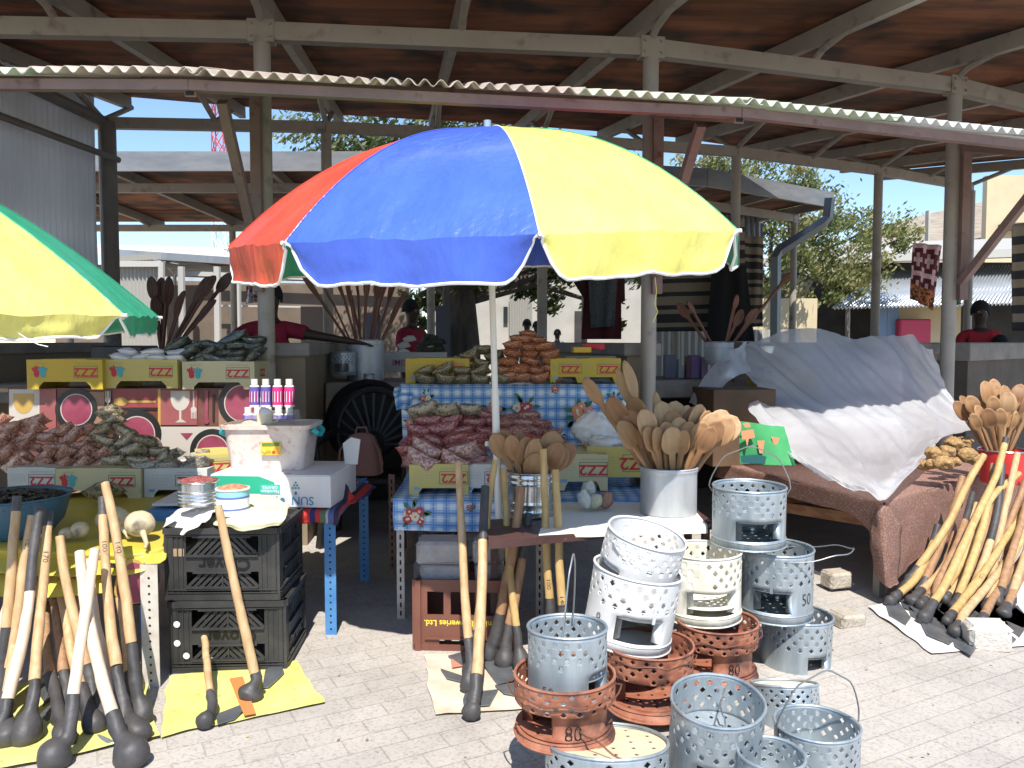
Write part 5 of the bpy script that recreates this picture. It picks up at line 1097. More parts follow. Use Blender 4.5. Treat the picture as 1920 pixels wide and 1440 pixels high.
def hoe(label, pts, Yt, head, wood=0, blade=None, r=.017, black=.14, top_black=0, zb=.035, bulb=.036, text=None, group='short handled hoes with charred heads', bmat=BLADE, tt=.35, Yb=None):
    """pts: pixels from the top down; last one is where the head begins to bulge; head=(px,py) centre of the bulb"""
    hc = Z(head[0], head[1], zb) if Yb is None else W(head[0], head[1], Yb)
    n = len(pts); lens = [0]
    al = pts + [head]
    for i in range(n): lens.append(lens[-1] + math.hypot(al[i + 1][0] - al[i][0], al[i + 1][1] - al[i][1]))
    P3 = [W(p[0], p[1], Yt + (hc.y - Yt) * lens[i] / lens[-1]) for i, p in enumerate(pts)]
    root = thing('hand_hoe', label, 'hoe', (hc.x, hc.y, hc.z - .03), group)
    path = spline(P3, 26); d = (path[-1] - path[-2]).normalized(); N = len(path)
    cut = int(N * (1 - black)); tb = int(N * top_black)
    rad = [r * (.88 + .22 * (i / N) + .05 * mnoise.noise(V((i * .35, hc.x * 7, hc.y)))) for i in range(N)]
    if tb: b = MB(); b.tube(path[:tb + 1], rad[:tb + 1], 12); b.build('charred_tip', CHAR, root)
    b = MB(); b.tube(path[tb:cut + 1], rad[tb:cut + 1], 12); b.v = [p + mnoise.noise_vector(p * 16) * .0028 for p in b.v]; b.build('handle', HW[wood], root)
    # charred head: continues, bends into a bulb
    q = spline([path[cut], path[-1], lerp(path[-1], hc, .55) , hc, hc + (hc - path[-1]).normalized() * bulb * .8], 16)
    rr_ = [r * 1.08, r * 1.12, r * 1.15, r * 1.2, r * 1.25, r * 1.3, r * 1.4, bulb * .72, bulb * .85, bulb * .97, bulb * 1.03, bulb * 1.04, bulb * 1.0, bulb * .9, bulb * .72, bulb * .42]
    b = MB(); b.tube(q, rr_, 14); b.v = [p + mnoise.noise_vector(p * 20) * .006 + mnoise.noise_vector(p * 55) * .0018 for p in b.v]; b.build('charred_head', CHAR, root, sharp=70)
    if blade:
        bp = [W(p[0], p[1], p[2]) if len(p) == 3 else Z(p[0], p[1], .02) for p in blade]; nn = (bp[1] - bp[0]).cross(bp[2] - bp[0]).normalized() * .002
        b = MB(); k = len(bp); b.poly([p + nn for p in bp]); b.poly([p - nn for p in bp[::-1]])
        for i in range(k): a_, c_ = bp[i], bp[(i + 1) % k]; b.poly([a_ + nn, a_ - nn, c_ - nn, c_ + nn])
        b.build('blade', bmat, root)
    if text:
        i = int(N * tt); p = path[i]; t = (path[i + 1] - path[i - 1]).normalized(); vd = (p - V((0, 0, HC))).normalized(); x = t * -1 if 0 else t; yv = vd.cross(x).normalized(); zz = x.cross(yv)
        if zz.dot(vd) > 0: yv = -yv; zz = -zz
        m = Matrix((x, yv, zz)).transposed().to_4x4(); m.translation = p + zz * (rad[i] + .0008)
        b = MB(); vs, fs = text_mesh(text, .030, 0, -.0004); b.add(vs, fs, 0, m @ Matrix.Diagonal((1, .75, 1, 1))); b.build('marker_price', EMB, root)
    return root
YL = 2.86
hoe('pale yellow hoe at far left marked 100 with bent head', [(60, 966), (45, 1060), (30, 1180), (12, 1290)], YL, (2, 1330), 0, None, text='100', tt=.22)
hoe('hoe with black charred top standing left of the one marked 170', [(32, 930), (26, 1010), (18, 1110), (0, 1290)], YL, (-8, 1330), 0, None, top_black=.13, black=.2)
hoe('hoe marked 170 with black top and big split round head', [(92, 958), (82, 1080), (70, 1210), (62, 1310)], YL, (48, 1380), 0, None, top_black=.1, black=.12, text='170', tt=.26, bulb=.046)
hoe('hoe with dark burnt top half and white lower half', [(75, 950), (62, 1040), (48, 1170), (10, 1330)], YL - .05, (-8, 1385), 1, None, top_black=.5, black=.06)
hoe('pale hoe leaning left across the lower left corner', [(72, 1000), (28, 1105), (0, 1175), (-40, 1290)], YL, (-60, 1330), 1, None)
hoe('hoe with pointed top left of the white handled pair', [(112, 1005), (124, 1090), (150, 1200), (168, 1270)], YL, (178, 1330), 0, None)
hoe('hoe behind the group marked 140 with brown shaft', [(98, 1060), (104, 1130), (114, 1220), (122, 1280)], YL + .15, (118, 1345), 2, [(70, 1345), (100, 1316), (104, 1335), (88, 1352)], text='140', tt=.3)
hoe('white handled hoe running from upper left to the big right head', [(150, 1035), (160, 1130), (190, 1270), (222, 1372)], YL - .12, (250, 1418), 1, [(116, 1415, 2.47), (140, 1440, 2.42), (222, 1436, 2.42), (216, 1415, 2.47), (150, 1412, 2.5)], text='F100', tt=.42, r=.019, bulb=.05, black=.12, bmat=BLADEL)
hoe('white handled hoe crossing down to the big left head', [(178, 1030), (160, 1150), (143, 1260), (130, 1372)], YL - .15, (100, 1420), 1, [(140, 1395, 2.5), (185, 1378, 2.55), (212, 1372, 2.6), (214, 1392, 2.5), (150, 1412, 2.45)], r=.018, bulb=.05, black=.2, bmat=BLADEL)
hoe('tall hoe marked 140 right of the gourd with grey head', [(197, 905), (215, 990), (236, 1120), (256, 1290)], YL, (266, 1345), 0, None, text='140', tt=.45, black=.17)
hoe('hoe marked 100 with scribbled black top by the calabash', [(192, 932), (196, 1030), (206, 1160), (226, 1300)], YL + .03, (236, 1365), 0, [(186, 1340), (214, 1330), (216, 1352), (190, 1362)], top_black=.12, text='100', tt=.33)
hoe('thin hoe behind with pale shaft ending at a leaning head', [(108, 1090), (122, 1150), (138, 1240), (160, 1310)], YL + .1, (178, 1360), 0, [(92, 1275), (118, 1268), (108, 1300), (80, 1325)])
hoe('grey burnt hoe low in the middle of the left bunch', [(84, 1130), (88, 1210), (98, 1290), (112, 1340)], YL + .1, (122, 1385), 2, [(66, 1292), (106, 1262), (112, 1280), (84, 1318)], black=.45)
hoe('slim pale hoe tucked behind the white crossing pair', [(165, 1050), (175, 1140), (200, 1260), (225, 1330)], YL + .05, (262, 1375), 1, None, black=.15)
hoe('brown hoe low at left edge with black split head', [(50, 1080), (30, 1180), (18, 1280), (10, 1330)], YL + .08, (12, 1385), 0, None, black=.25, bulb=.04)
hoe('dark split-headed hoe under the white handles', [(168, 1150), (172, 1230), (180, 1290)], YL + .12, (188, 1345), 2, None, black=.3, bulb=.045)
for i, (a, c, y0) in enumerate((((60, 1275), (110, 1262), 2.95), ((95, 1300), (150, 1285), 2.85), ((20, 1310), (64, 1290), 2.85), ((120, 1265), (190, 1290), 3.0))):
    pass
hoe('light hoe half out of frame crossing low on the left', [(40, 1062), (14, 1150), (-10, 1260)], YL, (-30, 1320), 1, None)
hoe('tan hoe marked 170 low behind the left-most handles', [(20, 1085), (12, 1170), (8, 1240)], YL + .1, (4, 1300), 0, None, text='170', tt=.3)
hoe('brown shaft hoe standing between the crossing white pair', [(140, 1080), (148, 1180), (158, 1270)], YL + .12, (160, 1335), 2, None)
hoe('short tan hoe peeping between gourd hoes and table leg', [(224, 1120), (236, 1200), (244, 1280)], YL + .1, (244, 1330), 0, None)
g1 = 'small hoes on yellow sack'
hoe('short small hoe lying against the milk crates on the yellow sack', [(383, 1195), (388, 1240), (393, 1290), (397, 1330)], 2.98, (383, 1352), 0, [(405, 1340), (462, 1318), (461, 1328), (440, 1348), (408, 1358)], black=.28, r=.014, bulb=.028)
hoe('long pale hoe leaning against the milk crates with grey blade', [(409, 948), (428, 1040), (452, 1150), (472, 1240), (480, 1275)], 2.93, (470, 1300), 0, [(497, 1258), (522, 1235), (533, 1262), (505, 1288), (492, 1290)], black=.13, r=.017, bulb=.042)
# centre bunch
hoe('centre hoe, leftmost straight handle against brown crate', [(860, 868), (866, 1000), (872, 1120), (882, 1240)], 3.22, (880, 1285), 0, [(826, 1254), (868, 1268), (872, 1280), (838, 1272)], black=.14, r=.016)
hoe('centre hoe with black top half and long knobbed end in front', [(910, 912), (906, 1000), (903, 1120), (895, 1250), (890, 1300)], 3.15, (884, 1335), 0, [(868, 1312), (872, 1300), (934, 1293), (918, 1322), (870, 1326)], black=.2, top_black=.3, r=.019, bulb=.03, text='150', tt=.42)
hoe('centre hoe marked with thin pale handle between two thicker ones', [(929, 862), (915, 960), (902, 1110), (888, 1220)], 3.25, (884, 1262), 3, [(840, 1230), (870, 1222), (884, 1245), (870, 1250)], black=.12, r=.014)
hoe('rough barky brown hoe leaning right in the centre bunch', [(978, 912), (966, 1000), (952, 1080), (930, 1190)], 3.2, (917, 1228), 2, [(905, 1245), (935, 1225), (958, 1240), (966, 1280), (935, 1285)], black=.14, r=.02)
hoe('dark topped brown hoe behind the barky one', [(992, 962), (980, 1040), (966, 1120), (950, 1200)], 3.25, (945, 1240), 2, [(928, 1285), (965, 1278), (966, 1304), (945, 1300)], black=.15, top_black=.35, r=.019)
hoe('centre hoe just right of the umbrella pole, pale and straight', [(943, 880), (950, 980), (958, 1090), (972, 1200)], 3.28, (978, 1245), 3, None, black=.1, r=.015)
hoe('tall light hoe in front of the ribbed can of spoons marked 100', [(1018, 842), (1022, 960), (1026, 1060), (1032, 1140)], 3.2, (1036, 1240), 3, None, black=.1, r=.016, text='100', tt=.78)
hoe('tall light hoe right of the ribbed can marked 140', [(1041, 880), (1046, 980), (1050, 1080), (1056, 1150)], 3.2, (1060, 1250), 3, None, black=.1, r=.017, text='140', tt=.88)
# right bunch
RH = [([(1845, 853), (1812, 910), (1776, 985)], (1690, 1110), 'pointed top and yellow shaft, nearest the cloth', 3, 0), ([(1805, 893), (1786, 960), (1756, 1040)], (1722, 1110), 'rough darker shaft behind the first', 2, 0),
      ([(1886, 822), (1868, 890), (1830, 970), (1780, 1080)], (1732, 1160), 'white tip crossing in front of red bucket', 3, .06), ([(1862, 870), (1855, 960), (1838, 1040)], (1812, 1110), 'thin grey upright shaft', 2, 0),
      ([(1824, 925), (1812, 970), (1790, 1030), (1760, 1090)], (1752, 1135), 'white cut tip and black charred neck', 2, .3), ([(1910, 888), (1858, 935), (1842, 990), (1812, 1080)], (1790, 1140), 'strongly bent yellow shaft', 3, 0),
      ([(1925, 945), (1885, 1010), (1840, 1080), (1805, 1125)], (1775, 1165), 'yellow shaft marked 150', 3, 0), ([(1925, 995), (1890, 1050), (1850, 1100), (1812, 1145)], (1790, 1185), 'shaft in front of the white sheet', 0, 0),
      ([(1930, 1030), (1900, 1070), (1870, 1110), (1852, 1140)], (1840, 1165), 'short reddish shaft near the pale stone', 2, 0), ([(1758, 985), (1745, 1030), (1716, 1085)], (1668, 1128), 'short yellow shaft, leftmost head', 3, .25),
      ([(1880, 870), (1870, 960), (1852, 1030), (1830, 1090)], (1815, 1130), 'black charred upper half', 0, .45), ([(1900, 1000), (1880, 1060), (1862, 1105)], (1850, 1140), 'shaft third from right edge', 0, 0),
      ([(1935, 900), (1915, 980), (1890, 1060)], (1870, 1130), 'shaft beside the right photo edge', 2, 0), ([(1940, 960), (1925, 1030), (1905, 1090)], (1892, 1135), 'lowest shaft at the right photo edge', 0, 0),
      ([(1790, 1000), (1775, 1050), (1752, 1100)], (1738, 1125), 'brown shaft tucked low in the middle', 2, 0), ([(1828, 985), (1815, 1040), (1790, 1100)], (1772, 1125), 'pale shaft half hidden in middle', 0, 0),
      ([(1908, 850), (1890, 930), (1872, 1010), (1860, 1080)], (1850, 1110), 'tall shaft right of the red bucket front', 0, 0)]
RH += [([(1945, 1010), (1925, 1060), (1900, 1110)], (1882, 1150), 'shaft half out of frame above the pale stone', 2, 0), ([(1800, 1010), (1780, 1060), (1752, 1105)], (1725, 1135), 'dull brown shaft crossing low behind the front one', 2, 0),
      ([(1870, 905), (1835, 985), (1800, 1060)], (1762, 1120), 'long pale shaft in the thick of the fan', 3, 0), ([(1935, 870), (1905, 950), (1870, 1030)], (1835, 1100), 'brown shaft passing behind the bucket side', 2, 0), ([(1832, 945), (1800, 1010), (1765, 1070)], (1708, 1128), 'mid length shaft with a dusty end', 0, 0), ([(1950, 925), (1920, 1000), (1880, 1075)], (1845, 1128), 'slanting ochre shaft at the frame side', 3, 0)]
for i, (pts, hd, desc, wd, tbk) in enumerate(RH):
    bx, by = hd; bl_ = [(bx - 8, by + 2), (bx + 20, by - 2), (bx + 66, by + 34), (bx + 48, by + 48), (bx + 6, by + 30)] if i % 2 == 0 else [(bx - 6, by + 6), (bx + 16, by), (bx + 40, by + 30), (bx + 30, by + 44), (bx, by + 26)]
    pts = pts + [(pts[-1][0] + (bx - pts[-1][0]) * .72, pts[-1][1] + (by - pts[-1][1]) * .72)]
    hoe('right bunch hoe with ' + desc, pts, 4.35 if i not in (0, 1, 9) else 4.2, hd, wd, bl_, black=.05, top_black=tbk, r=.019, text='150' if i in (2, 6) else None, tt=.5, group='hoes leaning on the brown cloth table', bulb=rnd(.026, .034))
# sheets on the ground
def flat_sheet(name, label, corners, mat, z=.012, n=24, amp=.006, sc=7, cat='sheet', extra=None):
    a, b_, c, d = [Z(p[0], p[1], z) for p in corners]; rows = [[lerp(lerp(a, b_, i / n), lerp(d, c, i / n), j / n) for i in range(n + 1)] for j in range(n + 1)]
    for j in range(n + 1):
        for i in range(n + 1):
            p = rows[j][i]; e = min(i, n - i, j, n - j) / n; q = mnoise.noise(p * sc); rows[j][i] = p + V((mnoise.noise(p * 9) * .015, mnoise.noise(p * 8 + V((9, 0, 0))) * .015, max(0, q) * amp + (.006 * max(0, mnoise.noise(p * 13)) if e < .08 else 0)))
    b = MB(); b.grid(rows[::-1]); 
    if extra: extra(b)
    return tag(b.build(name, mat, loc=a), label, cat)
SACK = M('sack_yellow', (.56, .52, .14), .6, 0, (.64, .60, .22), scale=5, dirt=((.50, .30, .06), 22, .62, .74), bump=.3, bscale=80)
def s1(b):
    q = [Z(430, 1272, .022), Z(455, 1268, .022), Z(480, 1338, .024), Z(458, 1342, .024)]; b.poly(q[::-1], 1)
flat_sheet('yellow_sack', 'yellow woven sack lying flat before the milk crates', [(318, 1268), (556, 1238), (610, 1318), (298, 1382)], [SACK, M('print_brick', (.55, .2, .06), .6)], extra=s1)
flat_sheet('yellow_sack', 'yellow sack under the bunch of hoes at the lower left', [(-60, 1300), (262, 1240), (296, 1378), (-60, 1455)], [SACK], z=.016)
flat_sheet('cardboard_sheet', 'worn brown cardboard sheet under the centre hoes', [(796, 1228), (1040, 1215), (1040, 1325), (812, 1340)], [M('cardboard_worn', (.50, .40, .29), .8, 0, (.62, .54, .45), scale=6, dirt=((.34, .24, .16), 5, .55, .8)), M('print_faded', (.5, .2, .13), .7)], amp=.002, extra=lambda b: b.poly([Z(845, 1236, .02), Z(868, 1233, .02), Z(873, 1248, .02), Z(848, 1252, .02)][::-1], 1))
flat_sheet('white_plastic_sheet', 'white plastic sheet on the paving under the right bunch of hoes', [(1628, 1138), (1960, 1070), (1990, 1205), (1748, 1226)], [M('plastic_sheet', (.78, .77, .75), .4, 0, (.7, .7, .68), scale=5, bump=.2, bscale=12)], amp=.012)
# ================================================================= bags
def bag_mesh(mat, a=.055, b_=.040, t=.030, seed=0, pinch=.6):
    rr = random.Random(seed); nu, nv = 13, 9; V_ = []; F_ = []
    def pt(i, j, s):
        u = -1 + 2 * i / (nu - 1); v = -1 + 2 * j / (nv - 1)
        x = a * u * (1 - .10 * (1 - abs(v) ** 2) * abs(u) ** 6); y = b_ * v * (1 - .12 * (1 - u * u))
        w_ = ((1 - abs(u) ** 2.0) * (1 - abs(v) ** 2.0)); z = t * max(0, w_) ** .5 * s
        d = mnoise.noise(V((u * 1.7 + seed * 3, v * 1.7, s * .5))) * .0065 * max(0, w_) ** .3
        z += d * s; z += .006 * math.sin(u * 2.2 + seed) * (1 if seed % 2 else -1)
        return (x, y, z)
    for s in (1, -1):
        k = len(V_); V_ += [pt(i, j, s) for j in range(nv) for i in range(nu)]
        for j in range(nv - 1):
            for i in range(nu - 1):
                q = (k + j * nu + i, k + j * nu + i + 1, k + (j + 1) * nu + i + 1, k + (j + 1) * nu + i); F_.append(q if s > 0 else q[::-1])
    me = bpy.data.meshes.new('bag'); me.from_pydata(V_, [], F_); me.materials.append(mat)
    for p in me.polygons: p.use_smooth = True
    return me
def beanmat(n, c1, c2, sc=150, coat=.9, b=.5): return M(n, c1, .5, 0, c2, scale=sc, kind='voronoi', lo=.1, hi=.9, bump=b, coat=coat, rough2=None)
BM = dict(orange=beanmat('nuts_orange', (.30, .08, .03), (.60, .26, .12)), olive=beanmat('beans_olive', (.10, .075, .03), (.30, .24, .12)), red=beanmat('beans_red', (.22, .04, .045), (.52, .18, .15)), pinkish=beanmat('beans_pink', (.26, .07, .06), (.55, .30, .24)), rosy=beanmat('nuts_rosy', (.26, .11, .09), (.58, .38, .32)), brown=beanmat('nuts_brown', (.26, .09, .06), (.62, .36, .26)), mixed=beanmat('greens_dried', (.08, .065, .035), (.42, .34, .22), 90), grey=beanmat('leaves_dried', (.10, .09, .07), (.40, .36, .30), 110),
          green=beanmat('spinach_dried', (.018, .024, .016), (.085, .095, .06), 70), white=M('flour_bag', (.68, .66, .60), .4, 0, (.76, .74, .68), scale=8, bump=.3, bscale=14, coat=.3))
BAGS = {}
for k, m in BM.items():
    lg = k in ('brown', 'green', 'grey')
    BAGS[k] = [bag_mesh(m, (.062 if not lg else .078) * f, (.044 if not lg else .036) * f, (.029 if not lg else .030) * f, seed=i) for i, f in enumerate((1, 1.05, .95, 1.0, 1.08))]
def bag(label, px, py, y, kind, rot=0, pitch=-25, s=1.0, group=None, yaw=0, name='bean_bag', cat='bag', roll=None):
    o = bpy.data.objects.new(name, random.choice(BAGS[kind])); COL.objects.link(o); o.location = W(px, py, y)
    o.rotation_euler = (Matrix.Rotation(R(yaw), 3, 'Z') @ Matrix.Rotation(R(rot), 3, 'Y') @ Matrix.Rotation(R(-pitch), 3, 'X')).to_euler(); o.scale = (s,) * 3
    return tag(o, label, cat, group)
def pile(desc, kind, rows, group, pitch=28, s=1.0, rot=(-9, 9), jx=3, jy=2, nth='row up', yaw=(-15, 15), kinds=None):
    for r_, (py, x0, x1, n, y) in enumerate(rows):
        for i in range(n):
            px = x0 + (x1 - x0) * (i / (n - 1) if n > 1 else .5); 
            lab = f'{desc}, {ORD[i]} from left, {ORD[r_]} {nth}'
            bag(lab, px + rnd(-jx, jx), py + rnd(-jy, jy), y + rnd(-.015, .015), kind if not kinds else random.choice(kinds), rnd(*rot), pitch + rnd(-10, 10), s * rnd(.86, 1.12), group, rnd(*yaw))
pile('orange nut bag in the upper pyramid', 'orange', [(709, 952, 1040, 4, 4.66), (694, 948, 1036, 4, 4.70), (679, 956, 1034, 3, 4.74), (664, 960, 1028, 3, 4.78), (650, 965, 1020, 3, 4.82), (637, 975, 1008, 2, 4.86), (627, 991, 991, 1, 4.9)], 'orange nut bags stacked in a pyramid')
pile('olive brown bag on the upper tier', 'olive', [(711, 798, 938, 5, 4.64), (696, 800, 935, 5, 4.70), (682, 868, 940, 3, 4.76), (668, 880, 930, 2, 4.82), (656, 906, 906, 1, 4.86)], 'olive brown bags left of the orange pyramid', rot=(-30, 30), pitch=40)
pile('red bean bag over the front carton', 'red', [(866, 778, 885, 3, 3.86), (846, 770, 892, 4, 3.93), (828, 775, 890, 4, 4.0), (810, 790, 915, 4, 4.08), (795, 805, 930, 4, 4.16), (780, 840, 905, 3, 4.24)], 'red bean bags at the centre stall', s=1.12, rot=(-14, 14), pitch=40)
pile('rosy speckled nut bag at the front of the heap', 'rosy', [(868, 790, 850, 2, 3.80), (845, 800, 870, 2, 3.84)], 'speckled nut bags on the centre carton', s=1.35, rot=(-60, 60), pitch=55)
pile('green bean bag on top of the red heap', 'mixed', [(770, 795, 880, 3, 4.2)], 'green bean bags on the red heap', s=1.25, rot=(-25, 15), pitch=50)
pile('dusty pink bean bag right of the umbrella pole', 'pinkish', [(828, 950, 1042, 3, 4.0), (812, 940, 1032, 4, 4.08), (797, 945, 1015, 3, 4.16), (784, 955, 992, 2, 4.24)], 'pink bean bags right of the pole')
pile('brown nut bag at the left stall', 'brown', [(872, 30, 195, 5, 4.12), (855, 8, 190, 6, 4.17), (838, -5, 185, 6, 4.22), (822, 5, 175, 5, 4.27), (806, 15, 165, 4, 4.31), (790, 0, 60, 2, 4.34)], 'brown nut bags heaped at the left stall', s=1.05, rot=(-40, -5), pitch=38, yaw=(-30, 10))
pile('dried greens bag between brown bags and tub', 'mixed', [(868, 215, 305, 3, 4.12), (848, 205, 300, 3, 4.17), (830, 200, 280, 3, 4.22), (810, 195, 240, 2, 4.28), (792, 208, 208, 1, 4.3), (775, 205, 205, 1, 4.33)], 'dried greens bags at the left stall', s=1.15, rot=(-40, 20), pitch=40)
pile('greyish dried leaf bag near the pink tub', 'grey', [(872, 270, 365, 3, 4.08), (852, 320, 372, 2, 4.2)], 'grey dried leaf bags at the left stall', s=1.05, rot=(-35, 0), pitch=35)
pile('white flour bag on the middle cream carton', 'white', [(674, 232, 330, 4, 4.66), (663, 245, 335, 3, 4.72)], 'white flour bags on the cartons', s=1.05, pitch=25, jx=2)
pile('dark green spinach bag on the right cream carton', 'green', [(676, 378, 470, 4, 4.66), (663, 355, 478, 5, 4.72), (650, 330, 478, 5, 4.78), (637, 440, 478, 2, 4.84)], 'dark green spinach bags on the cartons', s=1.05, rot=(-45, 10), pitch=30)
bag('single olive bag lying on the yellow sheet before the ZZ2 carton', 195, 921, 3.85, 'mixed', -5, 20, 1.35)
# stuffed side piles far: pale flour stack behind pot
for i, (px, py) in enumerate(((758, 660), (757, 648), (768, 636))): bag('small white packet in the stack behind the pot, ' + ORD[i] + ' from bottom', px, py, 7.0, 'white', 0, 10, .9, 'white packets behind the pot')
for i, (px, py) in enumerate(((795, 655), (820, 655), (800, 643), (822, 642), (808, 632))): bag('dark packet, ' + ['lower left', 'lower middle', 'middle row left', 'middle row right', 'top one'][(795, 820, 800, 822, 808).index(px)] + ' of the pile beyond the tall pot', px, py, 7.2, 'green', 0, 10, 1.0, 'dark packets on the far bench')
# ================================================================= tarpaulin table at the right
CT = [Z(1345, 868, .49), Z(1655, 945, .49), Z(1925, 868, .49), Z(1600, 822, .49)]
wt = thing('wooden_table', 'wooden trestle table under brown woven cloth', 'table', ((CT[0] + CT[2]) / 2)[:2] + (0,))
OW = M('old_wood', (.22, .10, .05), .7, 0, (.30, .15, .08), scale=3, kind='wave', stretch=(1, 1, 6)); GW = M('grey_wood', (.20, .19, .18), .8)
b = MB(); b.poly([p - V((0, 0, .008)) for p in CT]); b.poly([p - V((0, 0, .03)) for p in CT[::-1]]); b.build('tabletop', OW, wt)
for p, m in ((lerp(CT[1], CT[3], .02), GW), (lerp(CT[0], CT[2], .04), OW), (lerp(CT[2], CT[0], .04), OW)):
    b = MB(); b.box((p.x, p.y, .23), (.045, .045, .46), rz=.3); b.build('leg', m, wt)
p = lerp(CT[0], CT[1], .42); b = MB(); b.box((p.x + .05, p.y + .1, .23), (.04, .03, .46)); b.build('leg', GW, wt)
b = MB(); b.beam(lerp(CT[0], CT[2], .04) - V((0, 0, .24)), lerp(CT[1], CT[3], .08) - V((0, 0, .14)), .02, .06); b.build('rail', OW, wt)
b = MB(); b.beam(lerp(CT[0], CT[2], .04) - V((0, 0, .24)), lerp(CT[2], CT[0], .04) - V((0, 0, .2)), .02, .07); b.build('rail', OW, wt)
CLO = M('brown_weave', (.20, .09, .055), .9, 0, (.30, .25, .26), scale=130, lo=.5, hi=.7, bump=.5, bscale=160, detail=2)
def dz(p, z): return V((p.x, p.y, z))
A_, B_, C_, D_ = CT
b = MB()
b.grid(sheet([[dz(D_, .495), dz(lerp(D_, C_, .5), .495), dz(C_, .495)], [dz(lerp(D_, A_, .5), .496), dz(lerp(lerp(A_, B_, .5), C_, .4), .496), dz(lerp(C_, B_, .5), .496)], [dz(A_, .495), dz(lerp(A_, B_, .6), .495), dz(B_, .495)]], 30, 30, .003, 7))
# right face, long drop; left face, short drop
def drop(p, q, n, zs, out, amp=.012, sc=8):
    rows = []
    for k, (z, o) in enumerate(zs):
        rows.append([dz(lerp(p, q, t / 8), 0) + out * o + V((0, 0, z(t / 8) if callable(z) else z)) for t in range(9)])
    return sheet(rows, n, 22, amp, sc)
oR = V((.25, -.97, 0)); oL = V((-.8, -.6, 0))
b.grid(drop(B_, C_, 40, [(.497, 0), (.48, .012), (.34, .02), (.18, .03), (lambda t: .03 + .16 * min(1, t * 5) if t < .3 else .19 - .12 * max(0, t - .4), .035)], oR))
b.grid(drop(A_, B_, 30, [(.497, 0), (.485, .01), (lambda t: .43 + .01 * t, .015), (lambda t: .40 if t < .9 else .30, .02)], oL))
b.grid(sheet([[W(1632, 975, 3.93), W(1655, 946, 3.87), W(1690, 985, 3.98)], [W(1634, 1040, 3.9), W(1660, 1030, 3.83), W(1688, 1040, 3.95)], [W(1645, 1080, 3.9), W(1665, 1095, 3.82), W(1684, 1080, 3.95)], [W(1662, 1098, 3.88), W(1672, 1100, 3.83), W(1684, 1094, 3.92)]], 14, 20, .008, 12))
b.build('woven_cloth', CLO, wt, solid=.003)
TARP = M('clear_tarp', (.78, .80, .84), .3, 0, (.84, .85, .88), scale=3, translucent=.45, bump=.7, bscale=9, alpha=.70, coat=.5)
tp = [[(1385, 655, 5.9), (1450, 632, 6.0), (1530, 621, 6.0), (1600, 640, 6.0), (1660, 634, 5.95), (1700, 634, 5.9), (1742, 665, 5.7)],
      [(1395, 700, 5.65), (1455, 690, 5.7), (1530, 688, 5.75), (1600, 690, 5.75), (1665, 690, 5.75), (1712, 695, 5.7), (1768, 722, 5.5)],
      [(1425, 745, 5.35), (1470, 755, 5.4), (1530, 752, 5.45), (1600, 752, 5.5), (1665, 750, 5.5), (1730, 755, 5.5), (1795, 772, 5.35)],
      [(1402, 765, 5.1), (1455, 778, 5.05), (1530, 790, 5.1), (1600, 798, 5.1), (1670, 800, 5.15), (1740, 800, 5.2), (1822, 808, 5.1)],
      [(1425, 805, 4.9), (1475, 830, 4.75), (1540, 850, 4.6), (1600, 858, 4.55), (1660, 858, 4.6), (1710, 845, 4.75), (1768, 822, 4.9)],
      [(1450, 840, 4.7), (1495, 868, 4.48), (1550, 892, 4.25), (1600, 902, 4.1), (1650, 905, 4.05), (1695, 880, 4.3), (1742, 850, 4.65)],
      [(1490, 868, 4.5), (1525, 893, 4.32), (1570, 915, 4.12), (1615, 928, 3.98), (1652, 944, 3.86), (1690, 905, 4.1), (1728, 868, 4.5)]]
g = sheet([[W(*q) for q in r_] for r_ in tp], 90, 80)
for j in range(80):
    for i in range(90):
        p = g[j][i]; u, v = i / 89, j / 79
        f = .016 * math.sin(u * 26 - v * 13 + 4 * mnoise.noise(V((u * 2, v * 2, 0)))) * (1 - .4 * v) + .03 * (1 - 2 * abs(mnoise.noise(V((u * 7 - v * 7, v * 2.2, 3))))) + .02 * (.5 - abs(mnoise.noise(V((u * 4 + v * 3, v * 9 - u * 4, 13))))) * v + .014 * (1 - 2 * abs(mnoise.noise(V((u * 17 - v * 15, v * 4, 9))))) + .006 * (1 - 2 * abs(mnoise.noise(V((u * 40, v * 30, 2))))) + .018 * mnoise.noise(V((u * 3 + v * 3, v * 16, 5))) * (v > .5) * (v - .5) * 2
        g[j][i] = p + V((0, -.8, .6)) * f
b = MB(); b.grid(g)
tl = sheet([[W(1402, 640, 5.85), W(1360, 665, 5.5), W(1320, 705, 5.5), W(1300, 740, 5.5), W(1292, 755, 5.5)], [W(1398, 668, 5.75), W(1370, 690, 5.35), W(1340, 722, 5.4), W(1318, 748, 5.4), W(1306, 760, 5.45)], [W(1410, 700, 5.6), W(1378, 705, 5.35), W(1352, 730, 5.4), W(1330, 752, 5.4), W(1315, 764, 5.45)]], 40, 22, .02, 7)
b.grid(tl)
tag(b.build('plastic_tarpaulin', TARP, loc=W(1600, 860, 4.4), sharp=180), 'translucent white plastic sheet draped over the heap of goods at right', 'tarpaulin')
